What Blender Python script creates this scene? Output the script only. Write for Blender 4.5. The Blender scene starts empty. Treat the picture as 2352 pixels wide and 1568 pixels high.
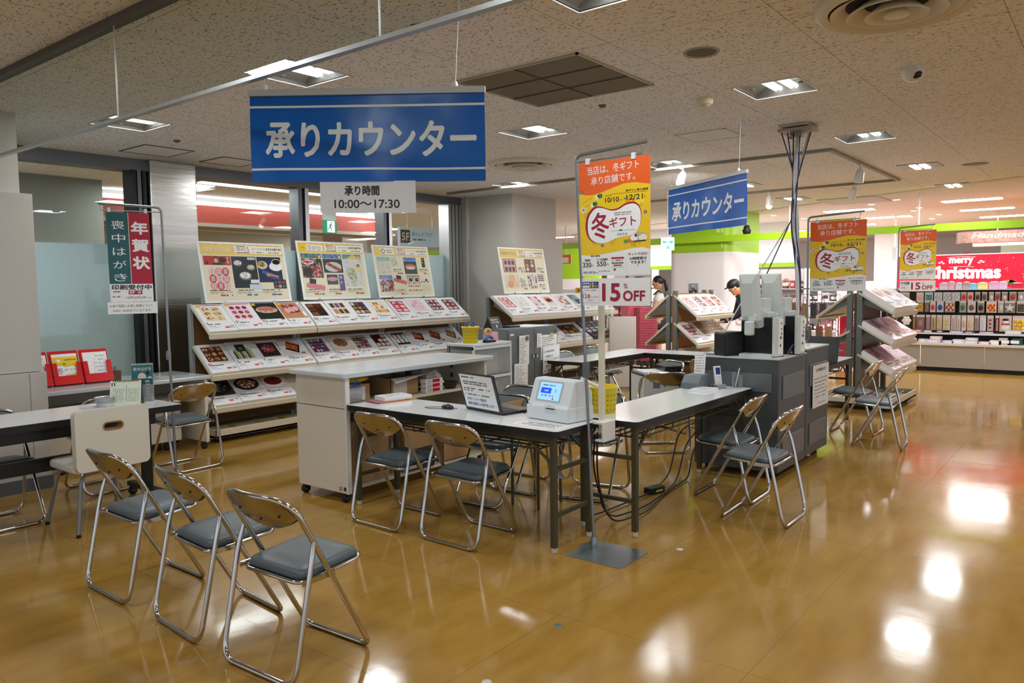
import bpy, bmesh, math, random
from mathutils import Vector, Matrix, Quaternion
S = bpy.context.scene
C = S.collection
rnd = random.Random(7)
PI = math.pi
# ---------------------------------------------------------------- camera, world, exposure
cam_d = bpy.data.cameras.new('camera'); cam = bpy.data.objects.new('camera', cam_d); C.objects.link(cam)
cam_d.sensor_width = 36.0; cam_d.lens = 36.0 * 1770 / 2352; cam_d.clip_start = .05; cam_d.clip_end = 200
cam.matrix_world = Matrix(((0.61852231, 0.06459532, -0.78310765, 0), (-0.78566229, 0.03455179, -0.61769001, 0),
                           (-0.01284212, 0.9973132, 0.07212116, 1.5), (0, 0, 0, 1)))
S.camera = cam
S.view_settings.view_transform = 'Standard'; S.view_settings.look = 'None'
S.view_settings.exposure = 0.12; S.view_settings.gamma = 1.0; S.view_settings.use_curve_mapping = False
W = bpy.data.worlds.new('world'); S.world = W; W.use_nodes = True
W.node_tree.nodes['Background'].inputs[0].default_value = (.76, .86, 1.0, 1)
W.node_tree.nodes['Background'].inputs[1].default_value = .85
try:
    S.cycles.max_bounces = 8; S.cycles.diffuse_bounces = 3; S.cycles.glossy_bounces = 4; S.cycles.transparent_max_bounces = 12
    S.cycles.sample_clamp_indirect = 4.0; S.cycles.caustics_reflective = False; S.cycles.caustics_refractive = False
    S.cycles.use_denoising = True
except Exception: pass
LAMP_W = 12.5      # watts of one recessed ceiling lamp
SHOP_W = 44.0      # watts of one lamp panel in the bright shop
CORR_W = 15.0      # watts of one lamp in the corridor behind the glass
CEIL = 2.82

# ---------------------------------------------------------------- materials
def lin(h):
    if not isinstance(h, str): return h
    h = h.lstrip('#'); v = [int(h[i:i+2], 16) / 255 for i in (0, 2, 4)]
    return tuple(((c + .055) / 1.055) ** 2.4 if c > .04045 else c / 12.92 for c in v)
_mc = {}
def mat(col, rough=.5, metal=0., emit=0., spec=.5, name=None, bump=0., bscale=200., coat=0.):
    key = (col, rough, metal, emit, spec, bump, bscale, coat)
    if key in _mc: return _mc[key]
    m = bpy.data.materials.new(name or ('paint_' + str(len(_mc)))); m.use_nodes = True
    n = m.node_tree.nodes; l = m.node_tree.links; b = n['Principled BSDF']
    c = lin(col)
    b.inputs['Base Color'].default_value = (*c, 1); b.inputs['Roughness'].default_value = rough; b.inputs['Metallic'].default_value = metal
    b.inputs['Specular IOR Level'].default_value = spec
    if coat: b.inputs['Coat Weight'].default_value = coat; b.inputs['Coat Roughness'].default_value = .08
    if emit:
        b.inputs['Emission Color'].default_value = (*c, 1); b.inputs['Emission Strength'].default_value = emit
    else:
        # a little procedural unevenness in the finish
        t = n.new('ShaderNodeTexCoord'); z = n.new('ShaderNodeTexNoise'); z.inputs['Scale'].default_value = 9; z.inputs['Detail'].default_value = 3
        l.new(t.outputs['Object'], z.inputs['Vector'])
        r = n.new('ShaderNodeMapRange'); r.inputs[3].default_value = max(.02, rough - .05); r.inputs[4].default_value = min(1, rough + .07)
        l.new(z.outputs['Fac'], r.inputs[0]); l.new(r.outputs[0], b.inputs['Roughness'])
        if bump:
            z2 = n.new('ShaderNodeTexNoise'); z2.inputs['Scale'].default_value = bscale; l.new(t.outputs['Object'], z2.inputs['Vector'])
            bp = n.new('ShaderNodeBump'); bp.inputs['Strength'].default_value = bump; bp.inputs['Distance'].default_value = .002
            l.new(z2.outputs['Fac'], bp.inputs['Height']); l.new(bp.outputs[0], b.inputs['Normal'])
    _mc[key] = m; return m
def food(cols, scale=40., rough=.35, kind='v'):
    """printed picture: cells and blotches of the given colours"""
    key = ('food', tuple(cols), scale, kind)
    if key in _mc: return _mc[key]
    m = bpy.data.materials.new('print_' + str(len(_mc))); m.use_nodes = True
    n = m.node_tree.nodes; l = m.node_tree.links; b = n['Principled BSDF']; b.inputs['Roughness'].default_value = rough
    t = n.new('ShaderNodeTexCoord')
    if kind == 'v':
        x = n.new('ShaderNodeTexVoronoi'); x.inputs['Scale'].default_value = scale; out = x.outputs['Color']
        sep = n.new('ShaderNodeSeparateColor'); l.new(out, sep.inputs[0]); fac = sep.outputs[0]
    else:
        x = n.new('ShaderNodeTexNoise'); x.inputs['Scale'].default_value = scale; x.inputs['Detail'].default_value = 4; fac = x.outputs['Fac']
    l.new(t.outputs['Object'], x.inputs['Vector'])
    r = n.new('ShaderNodeValToRGB'); cr = r.color_ramp; cr.interpolation = 'CONSTANT' if kind == 'v' else 'LINEAR'
    while len(cr.elements) < len(cols): cr.elements.new(.5)
    for i, c in enumerate(cols):
        cr.elements[i].position = i / len(cols) if kind == 'v' else .3 + .4 * i / max(1, len(cols) - 1)
        cr.elements[i].color = (*lin(c), 1)
    l.new(fac, r.inputs[0]); l.new(r.outputs[0], b.inputs['Base Color'])
    _mc[key] = m; return m
def node_mat(name, f):
    m = bpy.data.materials.new(name); m.use_nodes = True
    f(m.node_tree.nodes, m.node_tree.links, m.node_tree.nodes['Principled BSDF']); return m
def MIX(n, l, fac, a, b, op='MIX'):
    x = n.new('ShaderNodeMix'); x.data_type = 'RGBA'; x.blend_type = op
    if hasattr(fac, 'links'): l.new(fac, x.inputs[0])
    else: x.inputs[0].default_value = fac
    for i, v in ((6, a), (7, b)):
        if hasattr(v, 'links'): l.new(v, x.inputs[i])
        else: x.inputs[i].default_value = (*lin(v), 1)
    return x.outputs[2]
def f_floor(n, l, b):
    t = n.new('ShaderNodeTexCoord')
    mp = n.new('ShaderNodeMapping'); mp.inputs['Scale'].default_value = (1.0, 3.2, 1); l.new(t.outputs['Object'], mp.inputs[0])
    z = n.new('ShaderNodeTexNoise'); z.inputs['Scale'].default_value = 2.2; z.inputs['Detail'].default_value = 8; z.inputs['Roughness'].default_value = .62
    l.new(mp.outputs[0], z.inputs['Vector'])
    r = n.new('ShaderNodeValToRGB'); e = r.color_ramp.elements
    e[0].position = .33; e[0].color = (*lin('#a07832'), 1); e[1].position = .68; e[1].color = (*lin('#b48c44'), 1)
    l.new(z.outputs['Fac'], r.inputs[0])
    br = n.new('ShaderNodeTexBrick'); br.offset = 0; br.inputs['Scale'].default_value = 1; br.inputs['Mortar Size'].default_value = .0016
    br.inputs['Brick Width'].default_value = .885; br.inputs['Row Height'].default_value = .885; br.inputs['Mortar Smooth'].default_value = .3
    l.new(t.outputs['Object'], br.inputs['Vector'])
    col = MIX(n, l, br.outputs['Fac'], r.outputs[0], '#84622c')
    l.new(col, b.inputs['Base Color'])
    z2 = n.new('ShaderNodeTexNoise'); z2.inputs['Scale'].default_value = 1.4; z2.inputs['Detail'].default_value = 6; l.new(t.outputs['Object'], z2.inputs['Vector'])
    mr = n.new('ShaderNodeMapRange'); mr.inputs[1].default_value = .3; mr.inputs[2].default_value = .75; mr.inputs[3].default_value = .07; mr.inputs[4].default_value = .16
    l.new(z2.outputs['Fac'], mr.inputs[0]); l.new(mr.outputs[0], b.inputs['Roughness'])
    z3 = n.new('ShaderNodeTexNoise'); z3.inputs['Scale'].default_value = 3.5; z3.inputs['Detail'].default_value = 5; l.new(t.outputs['Object'], z3.inputs['Vector'])
    bp = n.new('ShaderNodeBump'); bp.inputs['Strength'].default_value = .05; bp.inputs['Distance'].default_value = .02; l.new(z3.outputs['Fac'], bp.inputs['Height'])
    bp2 = n.new('ShaderNodeBump'); bp2.inputs['Strength'].default_value = .25; bp2.inputs['Distance'].default_value = .002; bp2.invert = True
    l.new(br.outputs['Fac'], bp2.inputs['Height']); l.new(bp.outputs[0], bp2.inputs['Normal']); l.new(bp2.outputs[0], b.inputs['Normal'])
    b.inputs['Specular IOR Level'].default_value = .42
M_FLOOR = node_mat('waxed_vinyl_floor', f_floor)
def f_ceil(n, l, b):
    t = n.new('ShaderNodeTexCoord')
    mp = n.new('ShaderNodeMapping'); mp.inputs['Scale'].default_value = (76, 36, 1); l.new(t.outputs['Object'], mp.inputs[0])
    wz = n.new('ShaderNodeTexNoise'); wz.inputs['Scale'].default_value = 30; l.new(t.outputs['Object'], wz.inputs['Vector'])
    vm = n.new('ShaderNodeVectorMath'); vm.operation = 'MULTIPLY_ADD'; vm.inputs[1].default_value = (1.6, 1.6, 0); l.new(wz.outputs['Color'], vm.inputs[0]); l.new(mp.outputs[0], vm.inputs[2])
    v = n.new('ShaderNodeTexVoronoi'); v.inputs['Scale'].default_value = 1; v.inputs['Randomness'].default_value = 1; l.new(vm.outputs[0], v.inputs['Vector'])
    r = n.new('ShaderNodeMapRange'); r.inputs[1].default_value = .22; r.inputs[2].default_value = .34; r.inputs[3].default_value = 1; r.inputs[4].default_value = 0
    l.new(v.outputs['Distance'], r.inputs[0])
    sp = n.new('ShaderNodeSeparateColor'); l.new(v.outputs['Color'], sp.inputs[0])
    g = n.new('ShaderNodeMath'); g.operation = 'GREATER_THAN'; g.inputs[1].default_value = .22; l.new(sp.outputs[0], g.inputs[0])
    mu = n.new('ShaderNodeMath'); mu.operation = 'MULTIPLY'; l.new(r.outputs[0], mu.inputs[0]); l.new(g.outputs[0], mu.inputs[1])
    ma = n.new('ShaderNodeMapping'); ma.inputs['Location'].default_value = (-(4.34 - .885 * 5), -(1.446 - .885 * 2), 0); l.new(t.outputs['Object'], ma.inputs[0])
    br = n.new('ShaderNodeTexBrick'); br.offset = 0; br.inputs['Scale'].default_value = 1; br.inputs['Mortar Size'].default_value = .0022
    br.inputs['Brick Width'].default_value = .885; br.inputs['Row Height'].default_value = .885; br.inputs['Mortar Smooth'].default_value = .2
    l.new(ma.outputs[0], br.inputs['Vector'])
    c1 = MIX(n, l, mu.outputs[0], '#f1f0f2', '#8e8a84')
    c2 = MIX(n, l, br.outputs['Fac'], c1, '#9a948c')
    l.new(c2, b.inputs['Base Color']); b.inputs['Roughness'].default_value = .95; b.inputs['Specular IOR Level'].default_value = .1
    bp = n.new('ShaderNodeBump'); bp.invert = True; bp.inputs['Strength'].default_value = .5; bp.inputs['Distance'].default_value = .003
    l.new(mu.outputs[0], bp.inputs['Height']); l.new(bp.outputs[0], b.inputs['Normal'])
M_CEIL = node_mat('fissured_ceiling_tile', f_ceil)
def f_steel(n, l, b):
    t = n.new('ShaderNodeTexCoord'); mp = n.new('ShaderNodeMapping'); mp.inputs['Scale'].default_value = (.6, .6, 7); l.new(t.outputs['Object'], mp.inputs[0])
    z = n.new('ShaderNodeTexNoise'); z.inputs['Scale'].default_value = 1.2; z.inputs['Detail'].default_value = 4; l.new(mp.outputs[0], z.inputs['Vector'])
    bp = n.new('ShaderNodeBump'); bp.inputs['Strength'].default_value = .22; bp.inputs['Distance'].default_value = .02; l.new(z.outputs['Fac'], bp.inputs['Height']); l.new(bp.outputs[0], b.inputs['Normal'])
    b.inputs['Base Color'].default_value = (.66, .64, .60, 1); b.inputs['Metallic'].default_value = 1; b.inputs['Roughness'].default_value = .24
M_STEEL = node_mat('brushed_steel_cladding', f_steel)
def f_glass(n, l, b):
    n.remove(b); o = n['Material Output']
    tr = n.new('ShaderNodeBsdfTransparent'); tr.inputs[0].default_value = (.90, .95, .93, 1)
    gl = n.new('ShaderNodeBsdfGlossy'); gl.inputs['Roughness'].default_value = .01; gl.inputs[0].default_value = (.95, 1, .98, 1)
    lw = n.new('ShaderNodeFresnel'); lw.inputs[0].default_value = 1.45
    mx = n.new('ShaderNodeMixShader'); l.new(lw.outputs[0], mx.inputs[0]); l.new(tr.outputs[0], mx.inputs[1]); l.new(gl.outputs[0], mx.inputs[2]); l.new(mx.outputs[0], o.inputs[0])
M_GLASS = node_mat('clear_glass', f_glass)
def f_smoke(n, l, b):
    n.remove(b); o = n['Material Output']
    tr = n.new('ShaderNodeBsdfTransparent'); tr.inputs[0].default_value = (.76, .82, .77, 1)
    gl = n.new('ShaderNodeBsdfGlossy'); gl.inputs['Roughness'].default_value = .01
    mx = n.new('ShaderNodeMixShader'); mx.inputs[0].default_value = .05; l.new(tr.outputs[0], mx.inputs[1]); l.new(gl.outputs[0], mx.inputs[2]); l.new(mx.outputs[0], o.inputs[0])
M_SMOKE = node_mat('smoke_curtain_glass', f_smoke)
def f_frost(n, l, b):
    n.remove(b); o = n['Material Output']
    t = n.new('ShaderNodeTexCoord'); w = n.new('ShaderNodeTexWave'); w.inputs['Scale'].default_value = 14; w.inputs['Distortion'].default_value = .3
    l.new(t.outputs['Object'], w.inputs['Vector'])
    r = n.new('ShaderNodeMapRange'); r.inputs[3].default_value = .86; r.inputs[4].default_value = 1.0; l.new(w.outputs['Fac'], r.inputs[0])
    c = MIX(n, l, r.outputs[0], '#c4d6da', '#e2eff2')
    tl = n.new('ShaderNodeBsdfTranslucent'); df = n.new('ShaderNodeBsdfDiffuse'); gl = n.new('ShaderNodeBsdfGlossy'); gl.inputs['Roughness'].default_value = .05
    l.new(c, tl.inputs[0]); l.new(c, df.inputs[0])
    m1 = n.new('ShaderNodeMixShader'); m1.inputs[0].default_value = .38; l.new(tl.outputs[0], m1.inputs[1]); l.new(df.outputs[0], m1.inputs[2])
    m2 = n.new('ShaderNodeMixShader'); m2.inputs[0].default_value = .05; l.new(m1.outputs[0], m2.inputs[1]); l.new(gl.outputs[0], m2.inputs[2]); l.new(m2.outputs[0], o.inputs[0])
M_FROST = node_mat('frosted_film', f_frost)
def f_film(n, l, b):   # thin clear plastic
    n.remove(b); o = n['Material Output']
    tr = n.new('ShaderNodeBsdfTransparent'); tr.inputs[0].default_value = (.86, .86, .86, 1)
    gl = n.new('ShaderNodeBsdfGlossy'); gl.inputs['Roughness'].default_value = .12
    df = n.new('ShaderNodeBsdfDiffuse'); df.inputs[0].default_value = (.75, .77, .78, 1)
    m1 = n.new('ShaderNodeMixShader'); m1.inputs[0].default_value = .25; l.new(tr.outputs[0], m1.inputs[1]); l.new(df.outputs[0], m1.inputs[2])
    m2 = n.new('ShaderNodeMixShader'); m2.inputs[0].default_value = .12; l.new(m1.outputs[0], m2.inputs[1]); l.new(gl.outputs[0], m2.inputs[2]); l.new(m2.outputs[0], o.inputs[0])
M_FILM = node_mat('clear_plastic', f_film)
def f_vinyl(n, l, b):  # glossy banner vinyl with soft wrinkles
    t = n.new('ShaderNodeTexCoord'); z = n.new('ShaderNodeTexNoise'); z.inputs['Scale'].default_value = 3.0; z.inputs['Detail'].default_value = 2; l.new(t.outputs['Object'], z.inputs['Vector'])
    bp = n.new('ShaderNodeBump'); bp.inputs['Strength'].default_value = .35; bp.inputs['Distance'].default_value = .03; l.new(z.outputs['Fac'], bp.inputs['Height']); l.new(bp.outputs[0], b.inputs['Normal'])
    b.inputs['Base Color'].default_value = (*lin('#005cb6'), 1); b.inputs['Roughness'].default_value = .26; b.inputs['Specular IOR Level'].default_value = .35
M_VINYL = node_mat('blue_banner_vinyl', f_vinyl)
CHROME = mat('#c9c6c2', .10, 1., name='chrome'); CHROME2 = mat('#b9b3a8', .16, 1., name='polished_steel_plate')
WHITE = mat('#eceae4', .35); PAPER = mat('#f4f4f2', .6); LAM = mat('#e9ebea', .16, name='white_laminate')
BLACK = mat('#121212', .4); BLACKP = mat('#1a1a1c', .25); OLIVE = mat('#4a4630', .4, .2); GREYM = mat('#6d7375', .4)
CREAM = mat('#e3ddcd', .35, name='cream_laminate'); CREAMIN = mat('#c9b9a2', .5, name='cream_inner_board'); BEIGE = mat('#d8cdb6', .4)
BROWN = mat('#6a4a26', .5, name='brown_back_panel'); CARD = mat('#b58f62', .75, name='corrugated_card', bump=.15); GREYV = mat('#525c5f', .38, name='grey_vinyl', bump=.08, bscale=500.)
WALLM = mat('#cbc6be', .7, name='wall_paint', bump=.05, bscale=300.); RED = mat('#c8122a', .3); INK = mat('#151515', .5); GLOSSW = mat('#f2f3f4', .14)
LGREY = mat('#c3c7c7', .4); DGREY = mat('#4c5154', .45); TYRE = mat('#101010', .55)

# ---------------------------------------------------------------- mesh building
class MB:
    def __init__(s, M=None): s.v = []; s.f = []; s.mi = []; s.mats = []; s.sm = []; s.M = M
    def add(s, vs, fs, m, M=None, smooth=False):
        if m not in s.mats: s.mats.append(m)
        k = s.mats.index(m); o = len(s.v)
        for p in vs:
            p = Vector(p)
            if M is not None: p = M @ p
            if s.M is not None: p = s.M @ p
            s.v.append(p)
        for f in fs: s.f.append([i + o for i in f]); s.mi.append(k); s.sm.append(smooth)
        return s
    def box(s, x0, x1, y0, y1, z0, z1, m, M=None):
        return s.add([(x0,y0,z0),(x1,y0,z0),(x1,y1,z0),(x0,y1,z0),(x0,y0,z1),(x1,y0,z1),(x1,y1,z1),(x0,y1,z1)],
              [(0,3,2,1),(4,5,6,7),(0,1,5,4),(1,2,6,5),(2,3,7,6),(3,0,4,7)], m, M)
    def prism(s, poly, z0, z1, m, M=None):        # polygon in local xy, pushed along z
        n = len(poly); vs = [(x, y, z0) for x, y in poly] + [(x, y, z1) for x, y in poly]
        return s.add(vs, [list(range(n))[::-1], list(range(n, 2*n))] + [(i, (i+1) % n, n + (i+1) % n, n + i) for i in range(n)], m, M)
    def tube(s, path, r, m, n=8, closed=False, M=None, caps=True):
        P = [Vector(p) for p in path]; N = len(P); vs = []; fs = []
        up = None
        for i, p in enumerate(P):
            a = P[(i-1) % N] if (closed or i > 0) else p; b = P[(i+1) % N] if (closed or i < N-1) else p
            t = (b - a); t = t.normalized() if t.length > 1e-9 else Vector((0,0,1))
            if up is None:
                q = Vector((0,0,1)) if abs(t.z) < .9 else Vector((1,0,0)); up = (q - t * q.dot(t)).normalized()
            else:
                u2 = up - t * up.dot(t)
                if u2.length < 1e-6: u2 = t.orthogonal()
                up = u2.normalized()
            sd = t.cross(up); rr = r[i] if isinstance(r, (list, tuple)) else r
            for k in range(n):
                an = 2*PI*k/n; vs.append(p + (up*math.cos(an) + sd*math.sin(an)) * rr)
        for i in range(N if closed else N-1):
            j = (i+1) % N
            for k in range(n): fs.append((i*n+k, i*n+(k+1) % n, j*n+(k+1) % n, j*n+k))
        s.add(vs, fs, m, M, True)
        if caps and not closed: s.add(vs[:n], [list(range(n))[::-1]], m, M); s.add(vs[-n:], [list(range(n))], m, M)
        return s
    def lathe(s, prof, m, c=(0,0,0), n=24, M=None, smooth=True):   # prof: (radius, z)
        vs = []; fs = []; q = len(prof)
        for k in range(n):
            a = 2*PI*k/n
            for r, z in prof: vs.append((c[0] + r*math.cos(a), c[1] + r*math.sin(a), c[2] + z))
        for k in range(n):
            j = (k+1) % n
            for i in range(q-1): fs.append((k*q+i, j*q+i, j*q+i+1, k*q+i+1))
        return s.add(vs, fs, m, M, smooth)
    def ell(s, c, r, m, n=12, q=8, M=None):
        prof = [(math.sin(PI*i/q), -math.cos(PI*i/q)) for i in range(q+1)]
        vs = []; fs = []
        for k in range(n):
            a = 2*PI*k/n
            for pr, pz in prof: vs.append((c[0]+r[0]*pr*math.cos(a), c[1]+r[1]*pr*math.sin(a), c[2]+r[2]*pz))
        w = q+1
        for k in range(n):
            j = (k+1) % n
            for i in range(q): fs.append((k*w+i, j*w+i, j*w+i+1, k*w+i+1))
        return s.add(vs, fs, m, M, True)
    def build(s, name, parent=None, bevel=0., smooth=False, seg=2, label=None):
        lo = Vector([min(p[i] for p in s.v) for i in range(3)]); hi = Vector([max(p[i] for p in s.v) for i in range(3)])
        ctr = Vector(((lo.x+hi.x)/2, (lo.y+hi.y)/2, lo.z))
        me = bpy.data.meshes.new(name); me.from_pydata([tuple(p - ctr) for p in s.v], [], s.f)
        for m in s.mats: me.materials.append(m)
        me.polygons.foreach_set('material_index', s.mi); me.polygons.foreach_set('use_smooth', [smooth or k for k in s.sm]); me.update()
        o = bpy.data.objects.new(name, me); C.objects.link(o)
        off = ORG.get(parent, Vector()) if parent is not None else Vector()
        o.location = ctr - off; ORG[o] = ctr.copy()
        if parent is not None: o.parent = parent
        if bevel:
            b = o.modifiers.new('bevel', 'BEVEL'); b.width = bevel; b.segments = seg; b.limit_method = 'ANGLE'; b.angle_limit = math.radians(40); b.harden_normals = False
        if label: o['label'] = label
        return o
ORG = {}
def tag(o, label, cat, group=None, kind=None):
    if label: o['label'] = label
    if cat: o['category'] = cat
    if group: o['group'] = group
    if kind: o['kind'] = kind
    return o
def struct(o): o['kind'] = 'structure'; return o
def thing(name, label, cat, loc=(0,0,0), rz=0., group=None, local=False):
    o = bpy.data.objects.new(name, None); C.objects.link(o); o.empty_display_size = .05
    o.location = loc; o.rotation_euler = (0,0,rz); ORG[o] = Vector() if local else Vector(loc)
    return tag(o, label, cat, group)
def dup(root, loc, rz=0., label=None, group=None):
    kids = {}
    for o in C.objects: kids.setdefault(o.parent, []).append(o)
    r = root.copy(); C.objects.link(r); r.location = loc; r.rotation_euler = (0,0,rz)
    if label: r['label'] = label
    if group: r['group'] = group
    for ch in kids.get(root, []):
        c = ch.copy(); C.objects.link(c); c.parent = r
        for g in kids.get(ch, []):
            d = g.copy(); C.objects.link(d); d.parent = c
    return r
def rz_m(a, loc=(0,0,0)): return Matrix.Translation(loc) @ Matrix.Rotation(a, 4, 'Z')
def fillet(pts, r, n=5, closed=False):
    out = []; N = len(pts)
    for i, p in enumerate(pts):
        p = Vector(p)
        if not closed and i in (0, N-1): out.append(p); continue
        a = (Vector(pts[i-1]) - p); b = (Vector(pts[(i+1) % N]) - p); ra = min(r, a.length*.49, b.length*.49)
        A = p + a.normalized()*ra; B = p + b.normalized()*ra
        for k in range(n+1):
            t = k/n; out.append(A*(1-t)**2 + p*2*t*(1-t) + B*t*t)
    return out
def rrect(x0, x1, y0, y1, r, n=4):
    out = []
    for cx, cy, a0 in ((x1-r, y1-r, 0), (x0+r, y1-r, 90), (x0+r, y0+r, 180), (x1-r, y0+r, 270)):
        for k in range(n+1):
            a = math.radians(a0 + 90*k/n); out.append((cx + r*math.cos(a), cy + r*math.sin(a)))
    return out
_tc = {}
def text_geo(s, shear=0.):
    key = (s, shear)
    if key in _tc: return _tc[key]
    cu = bpy.data.curves.new('t', 'FONT'); cu.body = s; cu.size = 1; cu.resolution_u = 3; cu.shear = shear; cu.fill_mode = 'FRONT'
    ob = bpy.data.objects.new('t', cu); me = bpy.data.meshes.new_from_object(ob)
    vs = [(v.co.x, v.co.y) for v in me.vertices]; fs = [tuple(p.vertices) for p in me.polygons]
    bpy.data.objects.remove(ob); bpy.data.meshes.remove(me); bpy.data.curves.remove(cu)
    if vs:
        b = (min(v[0] for v in vs), max(v[0] for v in vs), min(v[1] for v in vs), max(v[1] for v in vs))
    else: b = (0, 1, 0, 1)
    _tc[key] = (vs, fs, b); return _tc[key]
class Panel:
    """flat artwork on a surface: origin o, unit axes u (right) and v (up); layers stand off by fractions of a millimetre"""
    def __init__(s, mb, o, u, v, eps=.0006):
        s.mb = mb; s.o = Vector(o); s.u = Vector(u).normalized(); s.v = Vector(v).normalized(); s.n = s.u.cross(s.v).normalized(); s.e = eps; s.bend = None
    def P(s, x, y, k=1):
        p = s.o + s.u*x + s.v*y + s.n*(s.e*k)
        if s.bend: p = p + s.n * s.bend(x, y)
        return p
    def poly(s, pts, m, k=1): s.mb.add([s.P(x, y, k) for x, y in pts], [list(range(len(pts)))], m)
    def rect(s, x0, y0, x1, y1, m, k=1, nx=1, ny=1):
        if nx*ny == 1: return s.poly([(x0,y0),(x1,y0),(x1,y1),(x0,y1)], m, k)
        vs = [s.P(x0+(x1-x0)*i/nx, y0+(y1-y0)*j/ny, k) for j in range(ny+1) for i in range(nx+1)]
        s.mb.add(vs, [(j*(nx+1)+i, j*(nx+1)+i+1, (j+1)*(nx+1)+i+1, (j+1)*(nx+1)+i) for j in range(ny) for i in range(nx)], m, None, True)
    def rot(s, cx, cy, w, h, a, m, k=1):
        c, q = math.cos(math.radians(a)), math.sin(math.radians(a))
        s.poly([(cx + x*c - y*q, cy + x*q + y*c) for x, y in ((-w/2,-h/2),(w/2,-h/2),(w/2,h/2),(-w/2,h/2))], m, k)
    def ell(s, cx, cy, rx, ry, m, k=1, n=18): s.poly([(cx + rx*math.cos(2*PI*i/n), cy + ry*math.sin(2*PI*i/n)) for i in range(n)], m, k)
    def line(s, x0, y0, x1, y1, w, m, k=1):
        d = Vector((x1-x0, y1-y0)); q = Vector((-d.y, d.x)).normalized()*w/2
        s.poly([(x0-q.x,y0-q.y),(x1-q.x,y1-q.y),(x1+q.x,y1+q.y),(x0+q.x,y0+q.y)], m, k)
    def text(s, t, x, y, h, m, k=2, w=None, align='l', bold=0., rot=0., shear=0.):
        """h: cap height of the text box; w: stretch to this width"""
        vs, fs, b = text_geo(t, shear); sc = h/(b[3]-b[2]); sx = sc if w is None else w/(b[1]-b[0])
        W_ = (b[1]-b[0])*sx; ox = x - (W_/2 if align == 'c' else W_ if align == 'r' else 0); c, q = math.cos(rot), math.sin(rot)
        pts = []
        for vx, vy in vs:
            px = (vx-b[0])*sx; py = (vy-b[2])*sc; px += ox - x
            pts.append((x + px*c - py*q, y + px*q + py*c))
        e = bold*sc*1.1; n_ = 8 if bold > .029 else 5
        for i, (ex, ey) in enumerate(((0, 0),) if not bold else [(e*1.25*math.cos(2*PI*a/n_), e*1.25*math.sin(2*PI*a/n_)) for a in range(n_)] + [(0, 0)]):   # heavier lettering: the strokes laid down again, a hair apart
            s.mb.add([s.P(px+ex, py+ey, k + .05*i) for px, py in pts], fs, m)
    def greek(s, x0, y, x1, h, m, k=2, seed=0, fill=.8):   # a line of print too small to read
        r = random.Random(seed); x = x0
        while x < x1 - h*.4:
            w = min(h*r.uniform(.5, 1.1), x1-x)
            if r.random() < fill: s.rect(x, y, x+w, y+h, m, k)
            x += w + h*.25
# ================================================================ the setting
def slab(name, x0, x1, y0, y1, z0, z1, m, bevel=0):
    return struct(MB().box(x0, x1, y0, y1, z0, z1, m).build(name, bevel=bevel))
slab('floor', -9, 27, -9, 20, -.05, 0, M_FLOOR)
struct(MB().add([(13.6,3.4,.002),(27,3.4,.002),(27,16,.002),(11.2,16,.002),(11.2,8.2,.002)], [(0,1,2,3,4)], mat('#dcc4b8', .18, name='pale_shop_floor')).build('floor_shop'))
LX = [(3.02, 1.895), (5.35, 1.895), (7.67, 1.885), (3.02, 4.03), (5.44, 4.03), (7.86, 4.0), (3.02, 6.2), (5.44, 6.22), (8.05, 6.28), (.7, 1.9), (.7, 4.03), (3.02, -.25), (5.35, -.25), (7.67, -.25), (.7, -.25)]
HOLES = [(x-.215, x+.215, y-.215, y+.215) for x, y in LX]
def holed(x0, x1, y0, y1, z, holes, m):
    xs = sorted({x0, x1, *[h[0] for h in holes], *[h[1] for h in holes]}); ys = sorted({y0, y1, *[h[2] for h in holes], *[h[3] for h in holes]})
    mb = MB(); n = len(xs); vs = [(x, y, z) for y in ys for x in xs]; fs = []
    for j in range(len(ys)-1):
        for i in range(n-1):
            cx, cy = (xs[i]+xs[i+1])/2, (ys[j]+ys[j+1])/2
            if not any(h[0] < cx < h[1] and h[2] < cy < h[3] for h in holes): fs.append((j*n+i, (j+1)*n+i, (j+1)*n+i+1, j*n+i+1))
    mb.add(vs, fs, m); return mb
DX = lambda y: 11.49 + .5*y            # where the counter area's ceiling meets the shop's
mb = holed(-5, 8.49, -6, 20, CEIL, HOLES, M_CEIL)
mb.add([(8.49,-6,CEIL),(8.49,20,CEIL),(DX(20),20,CEIL)], [(0,1,2)], M_CEIL)
struct(mb.build('ceiling'))
M_SHOPC = mat('#e6dcd8', .9, name='shop_ceiling_paint')
struct(MB().add([(8.49,-6,CEIL),(DX(20),20,CEIL),(27,20,CEIL),(27,-6,CEIL)], [(0,1,2,3)], M_SHOPC).build('ceiling_shop'))
mb = MB(); mb.add([(DX(-6)-.1,-6,CEIL-.012),(DX(20)-.1,20,CEIL-.012),(DX(20)+.1,20,CEIL-.012),(DX(-6)+.1,-6,CEIL-.012),
    (DX(-6)-.1,-6,CEIL),(DX(20)-.1,20,CEIL),(DX(20)+.1,20,CEIL),(DX(-6)+.1,-6,CEIL)], [(0,1,2,3),(0,4,5,1),(1,5,6,2),(2,6,7,3),(3,7,4,0)], mat('#d9cfb8', .6)); struct(mb.build('trim_1'))
slab('wall_far', 27, 27.1, -6, 20, 0, CEIL, mat('#e9e6e4', .7)); slab('wall_north', -5, 27, 20, 20.1, 0, CEIL, mat('#d9d2c8', .7))
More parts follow.
